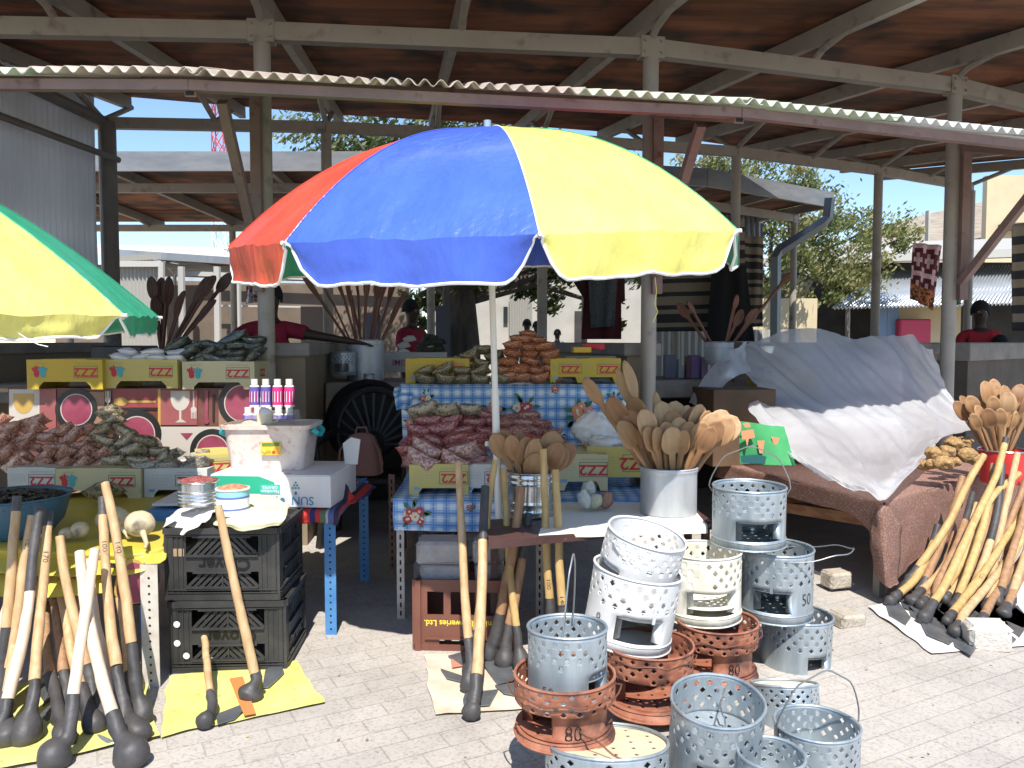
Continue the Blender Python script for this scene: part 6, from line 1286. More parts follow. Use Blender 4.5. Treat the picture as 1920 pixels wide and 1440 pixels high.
# goods under the sheet
def box_th(name, label, c, d, mat, rz=0, cat='box', bev=.004):
    b = MB(); b.box((0, 0, 0), d, bev=bev); o = b.build(name, mat); o.location = c; o.rotation_euler = (0, 0, rz); return tag(o, label, cat)
p = W(1395, 870, 5.0); box_th('cardboard_box', 'brown wooden carton under the left end of the plastic sheet', (p.x + .02, 5.35, .74), (.42, .4, .5), M('box_brown', (.085, .048, .026), .8, 0, (.13, .075, .04), scale=5), .12)
p = W(1480, 715, 5.75); box_th('carton', 'yellow carton glimpsed through the plastic sheet', (p.x, 5.95, .98), (.42, .3, .16), MATS['carton_yellow'], -.05)
p = W(1560, 700, 5.9); box_th('goods_bundle', 'pale bundle under the plastic sheet crest', (p.x + .1, 6.0, .9), (.85, .36, .6), M('bundle', (.4, .38, .4), .9, 0, (.5, .48, .5), scale=4), .0, 'bundle', .08)
p = W(1600, 780, 4.95); box_th('goods_bundle', 'low bundle under the front of the plastic sheet', (p.x, 5.35, .68), (.9, .5, .24), MATS['bundle'], -.1, 'bundle', .08)
can('small enamel tin on top of the plastic sheet heap', 1437, 665, 5.9, .05, .06, MATS['plastic_white'], name='tin', cat='tin')
# green printed cloth
GR = M('cloth_green', (.04, .27, .09), .85, 0, (.06, .33, .12), scale=9); b = MB(); c = [[W(1384, 790, 4.62), W(1425, 794, 4.6), W(1470, 800, 4.6)], [W(1386, 830, 4.62), W(1425, 830, 4.58), W(1480, 835, 4.55)], [W(1388, 868, 4.62), W(1430, 870, 4.57), W(1492, 874, 4.5)]]
b.grid(sheet(c, 20, 14, .006, 9)); q = lambda x, y: W(x, y, 4.565)
OR_ = lambda pts: b.poly([q(*t) for t in pts], 1)
OR_([(1390, 808), (1412, 805), (1416, 820), (1404, 823), (1401, 838), (1398, 823), (1391, 824)]); OR_([(1420, 826), (1434, 826), (1430, 850), (1424, 850)]); OR_([(1446, 818), (1462, 822), (1456, 836), (1450, 832)])
OR_([(1392, 794), (1404, 792), (1408, 800), (1398, 802)])
b.poly([q(1388, 855), q(1420, 852), q(1460, 862), q(1490, 874), q(1440, 870), q(1390, 868)], 2)
tag(b.build('green_cloth', [GR, M('print_salmon', (.6, .25, .12), .8), M('print_deep', (.01, .09, .09), .8)], loc=W(1425, 868, 4.6)), 'bright green printed cloth hanging below the plastic sheet', 'cloth')
# sponge-like fibrous lumps
LM = M('fibre_lump', (.22, .12, .045), .95, 0, (.44, .28, .12), scale=60, bump=1.2, bscale=70)
def lump(label, px, py, y, r, m=LM, sq=(1.15, 1, .85), name='fibrous_lump', cat='lump', group='brown fibrous lumps', amp=.32, n=16):
    b = MB(); rows = []; sd = px * .37
    for j in range(n + 1):
        th = math.pi * j / n; rows.append([])
        for i in range(2 * n + 1):
            ph = math.pi * i / n; d = V((math.sin(th) * math.cos(ph), math.sin(th) * math.sin(ph), -math.cos(th))); k = 1 + amp * mnoise.noise(d * 1.6 + V((sd, 0, 0))) + amp * .5 * mnoise.noise(d * 5 + V((sd, 0, 0)))
            rows[-1].append(V((d.x * sq[0], d.y * sq[1], d.z * sq[2])) * r * k)
    b.grid(rows); o = b.build(name, m, sharp=180); o.location = W(px, py, y); return tag(o, label, cat, group)
for i, (px, py, y, r) in enumerate(((1732, 872, 4.4, .033), (1752, 850, 4.4, .042), (1776, 848, 4.38, .04), (1788, 832, 4.5, .045), (1812, 852, 4.4, .045), (1768, 868, 4.32, .045), (1808, 830, 4.55, .04), (1830, 862, 4.4, .04), (1790, 866, 4.35, .03), (1748, 870, 4.35, .03))):
    lump(['lower left', 'left upper', 'middle', 'top', 'right', 'front dark', 'back right', 'far right', 'small front', 'small left'][i] + ' brown fibrous lump beside the plastic sheet corner', px, py, y, r)
# ================================================================= left stall goods
# tub of flour
TUBM = M('tub_clear', (.60, .50, .46), .35, 0, (.68, .60, .55), scale=14, dirt=((.52, .36, .32), 30, .56, .66), coat=.4)
p = W(513, 888, 3.72); p.z = .717; tr = thing('plastic_tub', 'clear plastic tub of pinkish meal with fruit sticker', 'tub', p)
def rrect(hw, hd, r, z, n=5):
    out = []
    for cx_, cy_, a0 in ((hw - r, hd - r, 0), (-hw + r, hd - r, 90), (-hw + r, -hd + r, 180), (hw - r, -hd + r, 270)):
        for k in range(n + 1): a = R(a0 + 90 * k / n); out.append(V((cx_ + r * math.cos(a), cy_ + r * math.sin(a), z)))
    return out
b = MB(); rows = [rrect(.165, .115, .03, .0), rrect(.182, .13, .04, .12), rrect(.19, .137, .04, .185), rrect(.205, .15, .045, .187), rrect(.207, .152, .045, .205), rrect(.196, .142, .042, .207)]
b.grid([r_ + [r_[0]] for r_ in rows]); b.poly(rows[0][::-1]); b.build('tub_body', TUBM, tr, world=False)
b = MB(); top = rrect(.19, .137, .04, .19); n = 18; g = []
for j in range(n):
    g.append([V((-.19 + .38 * i / (n - 1), -.137 + .274 * j / (n - 1), .19 + .02 * mnoise.noise(V((i * .3, j * .3, 0))) + .012 * (1 - abs(i / (n - 1) - .5) * 2))) for i in range(n)])
b.grid(g); b.build('meal', M('meal', (.48, .36, .29), .95, 0, (.60, .48, .40), scale=40, bump=.6, bscale=90), tr, world=False)
b = MB(); st = FR((.03, -.1365, .10)) @ Matrix.Rotation(R(-5), 4, 'X'); b.poly([(-.045, -.028, .001), (.045, -.028, .001), (.045, .03, .001), (-.045, .03, .001)], 0, st)
rq = random.Random(4)
for k in range(14): b.disc((rq.uniform(-.034, .034), rq.uniform(-.02, .008), .0015 + k * .0001), rq.uniform(.006, .009), 9, rq.choice((1, 2, 2, 3)), st)
b.poly([(-.04, .012, .0033), (.04, .012, .0033), (.04, .027, .0033), (-.04, .027, .0033)], 4, st)
b.build('fruit_sticker', [M('sticker_gold', (.75, .5, .03), .5), M('sticker_red', (.6, .04, .02), .5), M('sticker_orange', (.75, .25, .03), .5), M('sticker_yel', (.8, .6, .1), .5), M('sticker_dkgreen', (.10, .2, .04), .5)], tr, world=False)
b = MB(); 
for s in (-1, 1):
    b.tube([(s * .20, -.07, .18), (s * .218, -.06, .165), (s * .222, 0, .15), (s * .218, .06, .165), (s * .20, .07, .18)], .012, 8)
b.build('teal_handle', M('teal_plastic', (.02, .38, .42), .4), tr, world=False)
# mug with flour
p = W(497, 812, 3.72); mg = thing('enamel_mug', 'cream enamel mug heaped with white flour in the tub', 'mug', (p.x, p.y, .905))
b = MB(); b.lathe([(0, 0), (.034, 0), (.038, .06), (.036, .06), (.033, .004), (0, .004)], n=24); b.build('mug_body', M('cream_enamel', (.72, .66, .50), .3), mg, world=False)
b = MB(); b.tube([(.036, 0, .05), (.058, 0, .047), (.06, 0, .025), (.036, 0, .015)], .004, 8); b.build('handle', MATS['cream_enamel'], mg, world=False)
b = MB(); b.lathe([(.037, .06), (.032, .07), (.018, .082), (0, .09)], n=20); b.build('flour_heap', M('flour', (.78, .77, .74), .95), mg, world=False)
# juice bottles
def bottle(label, px, pyb, y, pal, h=.145, group='yoghurt drink bottles stacked in shrink wrap'):
    p = W(px, pyb, y); root = thing('drink_bottle', label, 'bottle', p, group); r = .027
    b = MB(); b.lathe([(0, 0), (r * .95, 0), (r, .006), (r * .94, .05), (r, .09), (r * .9, .108), (r * .55, .118), (r * .55, .122)], n=20); b.build('bottle_body', MATS['plastic_white'], root, world=False)
    b = MB(); b.lathe([(r * 1.01, .012), (r * .955, .05), (r * 1.01, .09), (r * .93, .106)], n=20)
    for k in range(7): 
        a = -1.57 + (k - 3) * .28; b.poly([(r * 1.03 * math.cos(a + dx_), r * 1.03 * math.sin(a + dx_), z_) for dx_, z_ in ((-.1, .03), (.06, .025), (.1, .085), (-.04, .08))], 1 + k % 2)
    b.build('label_sleeve', [M('sleeve_' + pal, {'purple': (.12, .08, .36), 'pink': (.62, .03, .22)}[pal], .35), M('sleeve_white', (.7, .68, .75), .4), M('sleeve_crimson', (.5, .03, .12), .4)], root, world=False)
    b = MB(); b.lathe([(r * .66, .118), (r * .66, h), (0, h)], n=18); b.build('cap', MATS['plastic_white'], root, world=False)
for i, (px, pal) in enumerate(((478, 'purple'), (499, 'purple'), (521, 'pink'), (543, 'pink'))): bottle(ORD[i] + ' bottle from left in the upper row behind the tub', px, 763, 4.15, pal)
for i, px in enumerate((466, 484, 504, 523, 543)): bottle(ORD[i] + ' bottle from left in the lower row behind the tub', px, 816, 4.12, 'purple')
wr = MB(); g = sheet([[W(458, 775, 4.06), W(500, 770, 4.04), W(555, 768, 4.05), W(565, 780, 4.15)], [W(455, 800, 4.05), W(500, 800, 4.03), W(560, 795, 4.05), W(572, 800, 4.15)], [W(450, 822, 4.05), W(500, 822, 4.03), W(570, 820, 4.05), W(582, 822, 4.15)]], 24, 14, .008, 16); wr.grid(g)
tag(wr.build('shrink_wrap', M('film', (.75, .72, .75), .15, alpha=.22, coat=.8), loc=W(500, 822, 4.05)), 'clear crinkled film around the lower row of bottles', 'plastic wrap')
box_th('tray', 'low cardboard tray that the drink bottles stand on', (W(505, 822, 4.15).x, 4.2, W(505, 822, 4.15).z - .115), (.34, .28, .22), CARD)
# SUN grapes box
p = W(520, 957, 3.48); p.z = .573; gb = thing('fruit_box', 'white and green grapes box upside down beneath the pink tub', 'box', (p.x - .03, p.y, p.z), None, (0, 0, R(-4)))
hw, dd, hh = .27, .42, .14; b = MB()
b.box((0, dd / 2, hh / 2), (2 * hw, dd, hh), 0, bev=.003); b.build('box_body', M('box_white', (.62, .60, .60), .6, 0, (.68, .66, .65), scale=6), gb, world=False)
b = MB(); f = FR((0, -.0012, hh / 2)); Q = lambda x0, z0, x1, z1, mi, o=0: b.poly([(x0, z0, o), (x1, z0, o), (x1, z1, o), (x0, z1, o)], mi, f)
Q(-hw + .004, -.01, .02, hh / 2 - .03, 0); b.poly([(-hw + .004, hh / 2 - .03, 0), (.02, hh / 2 - .03, 0), (-.05, hh / 2 - .004, 0), (-hw + .004, hh / 2 - .004, 0)], 0, f)
Q(-.045, -.012, .045, .030, 1, .0006)
for t, s, x, z in (('Namibian', .022, 0, .0), ('GRAPES', .020, .0, .018)):
    vs, fs = text_mesh(t, s); b.add(vs, fs, 2, FR((x, -.0024, hh / 2 + z), flip=True))
vs, fs = text_mesh('SUN', .052, 0, .0004); b.add(vs, fs, 3, FR((.145, -.0014, hh / 2 - .038), flip=True))
b.disc((.055, -.038, .0003), .011, 12, 3, f); vs, fs = text_mesh('T', .05); b.add(vs, fs, 3, FR((.03, -.0014, hh / 2 - .036), flip=True))
for j in range(4):
    for i in range(j + 1 if j < 3 else 1): b.disc((.115 + (i - (j if j < 3 else 0) / 2) * .013, .040 - j * .012 if j < 3 else -.004, .0004), .005, 8, 3, f)
b.disc((.115, -.008, .0004), .006, 8, 3, f)
b.build('printed_front', [M('box_green', (.02, .36, .22), .5), M('box_teal', (.04, .42, .36), .5), M('box_offwhite', (.75, .8, .8), .5), M('box_blue', (.04, .22, .36), .5)], gb, world=False)
b = MB(); b.box((0, dd / 2, hh + .0015), (2 * hw - .01, dd - .01, .003)); b.build('open_flap', MATS['box_white'], gb, world=False)
for x in (-.14, .07): b = MB(); b.disc((x, .04, hh + .0035), .014, 12, ry=.006); b.build('vent_hole', MATS['void'], gb, world=False)
b = MB(); m_ = Matrix.Translation((hw + .01, dd * .8, hh)) ; b.prism([(-.04, 0), (.02, 0), (.035, .12), (-.01, .13), (-.05, .10)], .006, 0, m_); b.build('raised_flap', MATS['carton_white'], gb, world=False)
# tins with beans
SD1 = beanmat('seeds_maroon', (.16, .03, .03), (.42, .13, .12), 160, 0); SD2 = beanmat('seeds_tan', (.35, .14, .07), (.62, .34, .2), 150, 0)
def seedtin(label, px, pyb, y, r, h, mat, seeds, bands=None, beads=(.15, .3, .45, .6)):
    root = can(label, px, pyb, y, r, h, mat, beads=beads, name='seed_tin', cat='tin'); b = MB(); rows = []
    for j in range(7):
        q = r * .985 * (1 - j / 6); rows.append([(q * math.cos(a), q * math.sin(a), h + .002 + .016 * (1 - (q / r) ** 2)) for a in [k * math.pi / 14 for k in range(29)]])
    b.grid(rows); b.build('seeds', seeds, root, world=False)
    if bands:
        b = MB(); 
        for z0, z1, mi in bands: b.lathe([(r * 1.015, z0), (r * 1.015, z1)], n=32, mi=mi)
        b.build('paper_band', [M('band_aqua', (.25, .55, .62), .5), M('band_blue', (.10, .15, .42), .5), M('band_white', (.72, .74, .8), .5)], root, world=False)
zt = .595
seedtin('ribbed tin can heaped with small dark red seeds', 372, 945, 3.22, .077, .095, MATS['shiny_tin'], SD1)
seedtin('white and aqua tin heaped with tan seeds', 437, 963, 3.12, .062, .10, MATS['plastic_white'], SD2, [(.002, .02, 2), (.022, .028, 1), (.03, .065, 2), (.067, .073, 1), (.074, .094, 0)], beads=())
# cloths on crates
cz = .585
b = MB(); c = [[W(318, 965, 3.35), W(370, 945, 3.4), W(420, 940, 3.4)], [W(310, 985, 3.2), W(355, 965, 3.2), W(415, 955, 3.2)], [W(312, 1000, 3.1), W(350, 985, 3.06), W(400, 962, 3.08)], [W(318, 1002, 3.08), W(350, 998, 3.04), W(385, 985, 3.05)]]
b.grid(sheet(c, 30, 26, .022, 11)); tag(b.build('white_cloth', M('cotton_white', (.72, .69, .68), .85), loc=W(350, 985, 3.1), solid=.002), 'crumpled white cloth on the upper milk crate', 'cloth')
b = MB(); c = [[W(440, 945, 3.45), W(480, 930, 3.45), W(520, 935, 3.45)], [W(405, 965, 3.25), W(470, 940, 3.25), W(538, 950, 3.25)], [W(400, 985, 3.08), W(460, 975, 3.02), W(535, 970, 3.05)], [W(410, 990, 3.05), W(460, 994, 3.0), W(520, 984, 3.03)]]
b.grid(sheet(c, 34, 26, .016, 9)); tag(b.build('yellow_cloth', M('cotton_yellow', (.74, .68, .36), .8, 0, (.78, .73, .48), scale=6), loc=W(460, 985, 3.1), solid=.002), 'pale yellow crumpled cloth on the right of the upper crate', 'cloth')
# basin of dried caterpillars
p = Z(22, 1035, LZ + .01); bs = thing('blue_basin', 'large blue plastic basin of dried mopane worms', 'basin', (W(15, 1000, 3.2).x, 3.25, LZ + .01))
b = MB(); b.lathe([(0, 0), (.13, 0), (.18, .06), (.205, .155), (.215, .16), (.213, .165), (.198, .16), (.172, .06), (0, .01)], n=40); b.build('basin_body', M('basin_blue', (.035, .09, .14), .4, 0, (.05, .13, .19), scale=5), bs, world=False)
b = MB(); rq = random.Random(3)
for k in range(420):
    a = rq.uniform(0, 6.28); q = .19 * math.sqrt(rq.random()); c = V((q * math.cos(a), q * math.sin(a), .135 + .035 * (1 - (q / .19) ** 2) + rq.uniform(-.008, .008))); t = rq.uniform(0, 6.28); d = V((math.cos(t), math.sin(t), rq.uniform(-.4, .4))) * rq.uniform(.010, .018)
    b.tube([c - d, c + V((0, 0, .003)), c + d], [.004, .0055, .004], 6, 0 if k % 3 else 1)
b.lathe([(0, .13), (.19, .12)], n=24, mi=0)
tag(b.build('dried_worms', [M('worm_dark', (.035, .028, .02), .6), M('worm_brown', (.09, .065, .04), .6)], bs, world=False), kind='stuff')
# calabashes and roots
GOU = M('gourd_skin', (.42, .34, .20), .6, 0, (.56, .49, .33), scale=6, dirt=((.16, .13, .09), 7, .58, .66), bump=.2, bscale=20)
o = lump('round mottled calabash with its curved stem to the front', 262, 982, 3.12, .057, GOU, (1, 1, .9), 'calabash', 'calabash', 'dried calabashes', .05)
b = MB(); b.tube([W(268, 998, 3.07), W(272, 1010, 3.03), W(275, 1020, 3.01), W(272, 1028, 3.0)], [.012, .009, .008, .006], 8); k_ = b.build('stem', GOU, o, world=True)
o = lump('flat pale calabash behind the scribbled hoe handle', 212, 975, 3.2, .06, GOU, (1.15, 1, .9), 'calabash', 'calabash', 'dried calabashes', .06)
b = MB(); b.tube([W(230, 990, 3.15), W(238, 1002, 3.12), W(240, 1008, 3.1)], [.01, .008, .006], 8); b.build('stem', GOU, o)
lump('small half calabash left of the pair, sunlit', 150, 993, 3.12, .034, GOU, (1, 1, .95), 'calabash', 'calabash', 'dried calabashes', .05)
lump('small grey calabash half resting beside the sunlit one', 126, 1000, 3.12, .03, GOU, (1, 1, .8), 'calabash', 'calabash', 'dried calabashes', .05)
# string balls
def cone_ball(label, p0, p1, r, mat, y):
    r *= 1.15; dn = V((0, 0, .010)); a, c = W(*p0, y + .02) - dn, W(*p1, y) - dn; d = (c - a); L = d.length; d.normalize(); x = d.orthogonal().normalized(); yv = d.cross(x); b = MB(); rows = []
    for j in range(61):
        t = j / 60; q = r * (math.sin(math.pi * min(1, .12 + t * .88)) ** .55 if t > .5 else .62 + .38 * (t * 2) ** .8) * (1 if t < .98 else .6) * (1 + .035 * math.sin(j * 2.1))
        if t == 0: q *= .3
        rows.append([a + d * (t * L * 1.1) + (x * math.cos(k * math.pi / 16) + yv * math.sin(k * math.pi / 16)) * q * (1 + .03 * math.sin(k * 1.5 + j)) + d * .004 * math.sin(k * math.pi / 8 + j) for k in range(33)])
    b.grid(rows); tag(b.build('string_ball', mat, loc=c, sharp=180), label, 'ball of string', 'balls of string on the white paper')
TW = M('twine_white', (.62, .62, .55), .9, bump=.5, bscale=120, col2=(.5, .5, .44), scale=60)
cone_ball('pale ball of string at the left of four', (1090, 918), (1102, 945), .028, TW, 3.45); cone_ball('upright grey white ball of string at the back', (1103, 900), (1104, 928), .030, TW, 3.53)
cone_ball('greenish cream ball of string third from left', (1120, 925), (1113, 946), .029, M('twine_cream', (.55, .52, .38), .9, 0, (.42, .4, .28), scale=60), 3.45); cone_ball('brown ball of string at the right of four', (1140, 920), (1133, 946), .028, M('twine_brown', (.35, .20, .13), .9, 0, (.25, .14, .09), scale=60), 3.47)
# white puffy bag, bowls of chillies
WP = M('thin_white_bag', (.72, .70, .68), .4, 0, (.78, .76, .74), scale=6, bump=1.0, bscale=18, coat=.3)
lump('puffy white plastic bag heap right of the pink bean bags', 1120, 808, 4.15, .105, WP, (1.15, .8, .95), 'plastic_bag', 'bag', None, .35, 26)
lump('smaller white plastic bag beneath the puffy one', 1135, 832, 4.02, .07, WP, (1.3, .8, .6), 'plastic_bag', 'bag', None, .35, 22)
for i, (px, py) in enumerate(((988, 833), (1022, 834))):
    p = W(px, py, 3.95); rt = thing('small_bowl', ['left', 'right'][i] + ' white bowl of red chillies behind the spoons', 'bowl', p, 'bowls of chillies'); b = MB(); b.lathe([(0, 0), (.03, 0), (.045, .03), (.043, .03), (0, .006)], n=20); b.build('bowl_body', MATS['plastic_white'], rt, world=False)
    b = MB(); rq = random.Random(i)
    for k in range(26): a = rq.uniform(0, 6.28); q = rq.uniform(0, .034); c = V((q * math.cos(a), q * math.sin(a), .03 + rq.uniform(0, .01))); b.tube([c, c + V((rq.uniform(-.01, .01), rq.uniform(-.01, .01), .002))], .004, 6)
    b.build('chillies', M('chilli', (.6, .06, .02), .4), rt, world=False)
# dried fish in tall carton
b = MB(); rq = random.Random(9)
for k in range(12):
    c = W(1140 + rq.uniform(0, 60), 842 + rq.uniform(-3, 4), 4.02 + rq.uniform(-.06, .08)); d = V((rq.uniform(-.05, .05), .04, .004)); b.tube([c - d, c, c + d], [.004, .012, .003], 8, flat=.5)
tag(b.build('dried_fish', M('fish_dark', (.05, .035, .03), .5, 0, (.16, .10, .08), scale=10), loc=W(1165, 842, 4.0)), 'dark dried fish lying in the tall yellow carton', 'fish', kind='stuff')
# small stove and tin on bench
stove('little silver stove on the shaded bench with orange fire bowl', 643, 660, 6.0, .092, .17, 0, 0, 'galv', 5, 36, GAL, seed=21, floor=.48, group='stoves kept on the back bench')
can('small grey tin standing in front of the tall pot', 692, 704, 6.0, .04, .055, name='tin', cat='tin', z=1.0)
# boxes on back bench
b = MB(); p = W(770, 700, 6.9); rt = thing('long_carton', 'long white carton with red upside down lettering on the far bench', 'box', (p.x - .02, 6.9, 1.0)); b.box((0, .15, .12), (.62, .3, .17), bev=.003); b.build('box_body', MATS['carton_white'], rt, world=False)
b = MB(); vs, fs = text_mesh('POTA KIMI', .075, 0, .001); b.add(vs, fs, 0, FR((.04, -.003, .12), flip=True)); b.build('lettering', M('ink_pink', (.5, .1, .2), .6), rt, world=False)
box_th('packet', 'yellow packet lying on the boxes left of the red packet', W(1090, 656, 4.85), (.11, .07, .035), M('pk_yellow', (.75, .45, .02), .4), .1, 'packet'); box_th('packet', 'red packet leaning on the yellow one by the wall', W(1113, 650, 4.9), (.12, .08, .04), M('pk_red', (.55, .02, .05), .35), -.4, 'packet')
box_th('board', 'grey flat board resting on the two yellow cartons', W(1105, 670, 4.8), (.30, .2, .018), MATS['concrete'], -.03, 'board')
for i, (px, w_, h_, c) in enumerate(((1258, 22, 44, (.10, .10, .14)), (1280, 14, 24, (.35, .35, .38)), (1292, 10, 42, (.12, .03, .05)), (1306, 20, 44, (.22, .14, .34)), (1322, 12, 40, (.30, .22, .34)), (1270, 12, 36, (.10, .09, .08)))):
    p = W(px, 690, 6.45); box_th('goods_box', ORD[i] + ' small box in the row of dark boxes beside the right pot', (p.x, 6.5 + .05 * (i % 2), 1.0 + h_ * 6.45 / F / 2 + .001), (w_ * 6.45 / F, .08, h_ * 6.45 / F), M('gb%d' % i, c, .5), 0, 'box')
for i, px in enumerate((1850, 1885, 1915)):
    p = W(px, 702, 7.6); box_th('cardboard_box', ['left', 'middle', 'right'][i] + ' of three shaded brown boxes on the bench at right', (p.x, 7.7 + .1 * i, 1.06), (.17, .25, .13), CARD, .3, 'box')
box_th('black_crate', 'black plastic crate on the counter behind the left flour bags', (W(215, 640, 5.6).x, 5.75, 1.17), (.36, .3, .2), BLK, .05, 'crate', .01)
p = W(1745, 665, 6.0); 
# black chair with backpack
ch = thing('plastic_chair', 'black plastic armchair with fan shaped back in the aisle', 'chair', (W(690, 900, 5.2).x, 5.2, 0)); BP_ = M('black_plastic', (.008, .008, .009), .5, 0, (.014, .014, .016), scale=5)
b = MB(); b.box((0, 0, .42), (.5, .46, .035), bev=.012); b.build('seat', BP_, ch, world=False)
for sx in (-1, 1):
    for sy in (-1, 1): b = MB(); b.beam((sx * .22, sy * .2, .41), (sx * .26, sy * .24, 0), .05, .04); b.build('leg', BP_, ch, world=False)
    b = MB(); b.tube([(sx * .26, -.2, .42), (sx * .29, -.22, .64), (sx * .29, 0, .67), (sx * .25, .22, .7)], [.022, .025, .026, .022], 8); b.build('armrest', BP_, ch, world=False)
b = MB(); b.tube([(.25 * math.cos(a), .24 + .04 * math.sin(a), .68 + .29 * math.sin(a)) for a in [k * math.pi / 16 for k in range(-3, 20)]], .022, 8)
for k in range(-1, 12):
    a = k * math.pi / 10; b.beam((.07 * math.cos(a), .235, .62 + .07 * math.sin(a)), (.24 * math.cos(a), .25, .68 + .27 * math.sin(a)), .018, .012, up=(0, 1, 0))
b.build('backrest', BP_, ch, world=False)
b = MB(); b.lathe([(.27, -.03), (.31, 0), (.27, .03), (.25, 0), (.27, -.03)], n=40, mat=Matrix.Translation((W(690, 780, 5.75).x, 5.75, .72)) @ Matrix.Rotation(R(82), 4, 'X')); b.lathe([(.05, 0), (.26, .01)], n=30, mat=Matrix.Translation((W(690, 780, 5.78).x, 5.78, .72)) @ Matrix.Rotation(R(82), 4, 'X'))
tag(b.build('wheel_rim', M('tyre_black', (.008, .008, .009), .7), loc=(W(690, 780, 5.75).x, 5.75, .37)), 'dark round wheel leaning behind the black chair', 'wheel')
BKP = M('backpack_pink', (.30, .15, .12), .8, 0, (.36, .19, .155), scale=7, bump=.3, bscale=12)
p = W(672, 862, 4.98); bk = thing('backpack', 'dusty pink backpack sitting on the black chair', 'backpack', (p.x, 5.1, .44))
b = MB(); rows = []
for z, hw, hd in ((0, .10, .05), (.01, .125, .07), (.08, .13, .08), (.16, .118, .075), (.22, .10, .06), (.26, .075, .04), (.275, .03, .02)):
    r_ = rrect(hw, hd, min(hw, hd) * .7, z, 4); rows.append([q + V((0, .01 * z, 0)) + mnoise.noise_vector(q * 12) * .008 for q in r_]); rows[-1].append(rows[-1][0])
b.grid(rows); b.build('body', BKP, bk, world=False)
for s in (-1, 1): b = MB(); b.tube([(s * .08, -.05, .24), (s * .125, -.075, .17), (s * .14, -.06, .03)], [.012, .013, .01], 6, flat=.5); b.build('strap', BKP, bk, world=False)
b = MB(); b.tube([(-.04, 0, .265), (-.03, 0, .31), (.03, 0, .31), (.04, 0, .265)], .007, 6); b.build('top_handle', BKP, bk, world=False)
box_th('magazines', 'stack of pale papers in the shade left of the wheel', (W(632, 762, 5.9).x, 5.9, .83), (.16, .2, .12), CARD, .2, 'papers')
# ================================================================= hanging cloths
def hang(name, label, top, bot, y, mat, n=26, amp=.02, cat='cloth', mif=None, th=.003):
    (x0, y0), (x1, y1) = top; (x2, y2), (x3, y3) = bot; g = []
    for j in range(n):
        v = j / (n - 1); row = []
        for i in range(n):
            u = i / (n - 1); px = (x0 + (x1 - x0) * u) * (1 - v) + (x2 + (x3 - x2) * u) * v; py = (y0 + (y1 - y0) * u) * (1 - v) + (y2 + (y3 - y2) * u) * v
            row.append(W(px, py, y) + V((0, amp * math.sin(u * 14 + 1.5 * v) + amp * .6 * mnoise.noise(V((u * 4, v * 3, y))), 0)))
        g.append(row)
    b = MB(); b.grid(g, mif=mif); return tag(b.build(name, mat, loc=g[0][0], solid=th), label, cat)
BST = [M('blanket_tan', (.24, .20, .14), .95, 0, (.30, .25, .18), scale=60), M('blanket_black', (.035, .035, .038), .95)]
sm = lambda k: (lambda i, j: ((j * k) // 25) % 2)
hang('striped_blanket', 'tan and black striped blanket hanging left of the dark dress', ((1222, 418), (1398, 408)), ((1226, 622), (1396, 620)), 8.6, BST, mif=sm(18))
hang('striped_blanket', 'narrow tan and black striped blanket beside the downpipe', ((1382, 440), (1432, 445)), ((1380, 615), (1430, 612)), 9.2, BST, mif=sm(18))
hang('striped_blanket', 'black and tan striped blanket at the right photo edge', ((1897, 420), (1990, 410)), ((1900, 620), (1990, 620)), 9.0, BST, mif=sm(12))
BLC = M('cloth_black', (.010, .010, .012), .95); MRN = M('cloth_maroon', (.06, .008, .012), .95); GRYC = M('cloth_grey', (.04, .045, .05), .95, 0, (.10, .11, .12), scale=80); BRC = M('cloth_brown', (.05, .028, .018), .95)
hang('black_dress', 'black dress hanging before the striped blankets', ((1335, 505), (1400, 498)), ((1325, 640), (1415, 640)), 8.3, BLC)
hang('dark_shirt', 'black shirt hanging at the right of the maroon cloth', ((1052, 490), (1172, 490)), ((1095, 560), (1172, 565)), 7.8, BRC)
hang('patterned_skirt', 'grey patterned skirt hanging over a maroon cloth', ((1102, 495), (1160, 495)), ((1108, 615), (1152, 612)), 7.6, GRYC)
hang('maroon_cloth', 'long maroon cloth hanging behind the grey skirt', ((1098, 500), (1166, 500)), ((1090, 636), (1165, 636)), 7.7, MRN)
def capulana(b_):
    pass
CAP = [M('wax_pink', (.55, .40, .42), .9, 0, (.45, .28, .3), scale=22, lo=.45, hi=.55), M('wax_dark', (.09, .015, .02), .9), M('wax_orange', (.45, .15, .05), .9, 0, (.06, .03, .02), scale=45, lo=.48, hi=.52)]
o = hang('patterned_cloth', 'pink, maroon and orange wax print cloth hanging by the right post', ((1712, 455), (1768, 460)), ((1708, 560), (1750, 582)), 7.0, CAP, mif=lambda i, j: 2 if j > 17 else (1 if (((i // 2) % 5 - 2) ** 2 + ((j // 2) % 6 - 3) ** 2) in (2, 4, 5) else 0))
hang('patterned_cloth', 'teal and gold print cloth just right of the right post', ((1783, 490), (1797, 495)), ((1780, 575), (1803, 570)), 7.0, [M('wax_teal', (.05, .15, .16), .9, 0, (.5, .3, .05), scale=30, lo=.5, hi=.56)])
hang('hanging_bag', 'white and red plastic packets hanging at the left back post', ((462, 535), (485, 535)), ((460, 570), (484, 566)), 9.2, [M('packets', (.55, .5, .5), .5, 0, (.12, .02, .03), scale=14, lo=.45, hi=.55)])
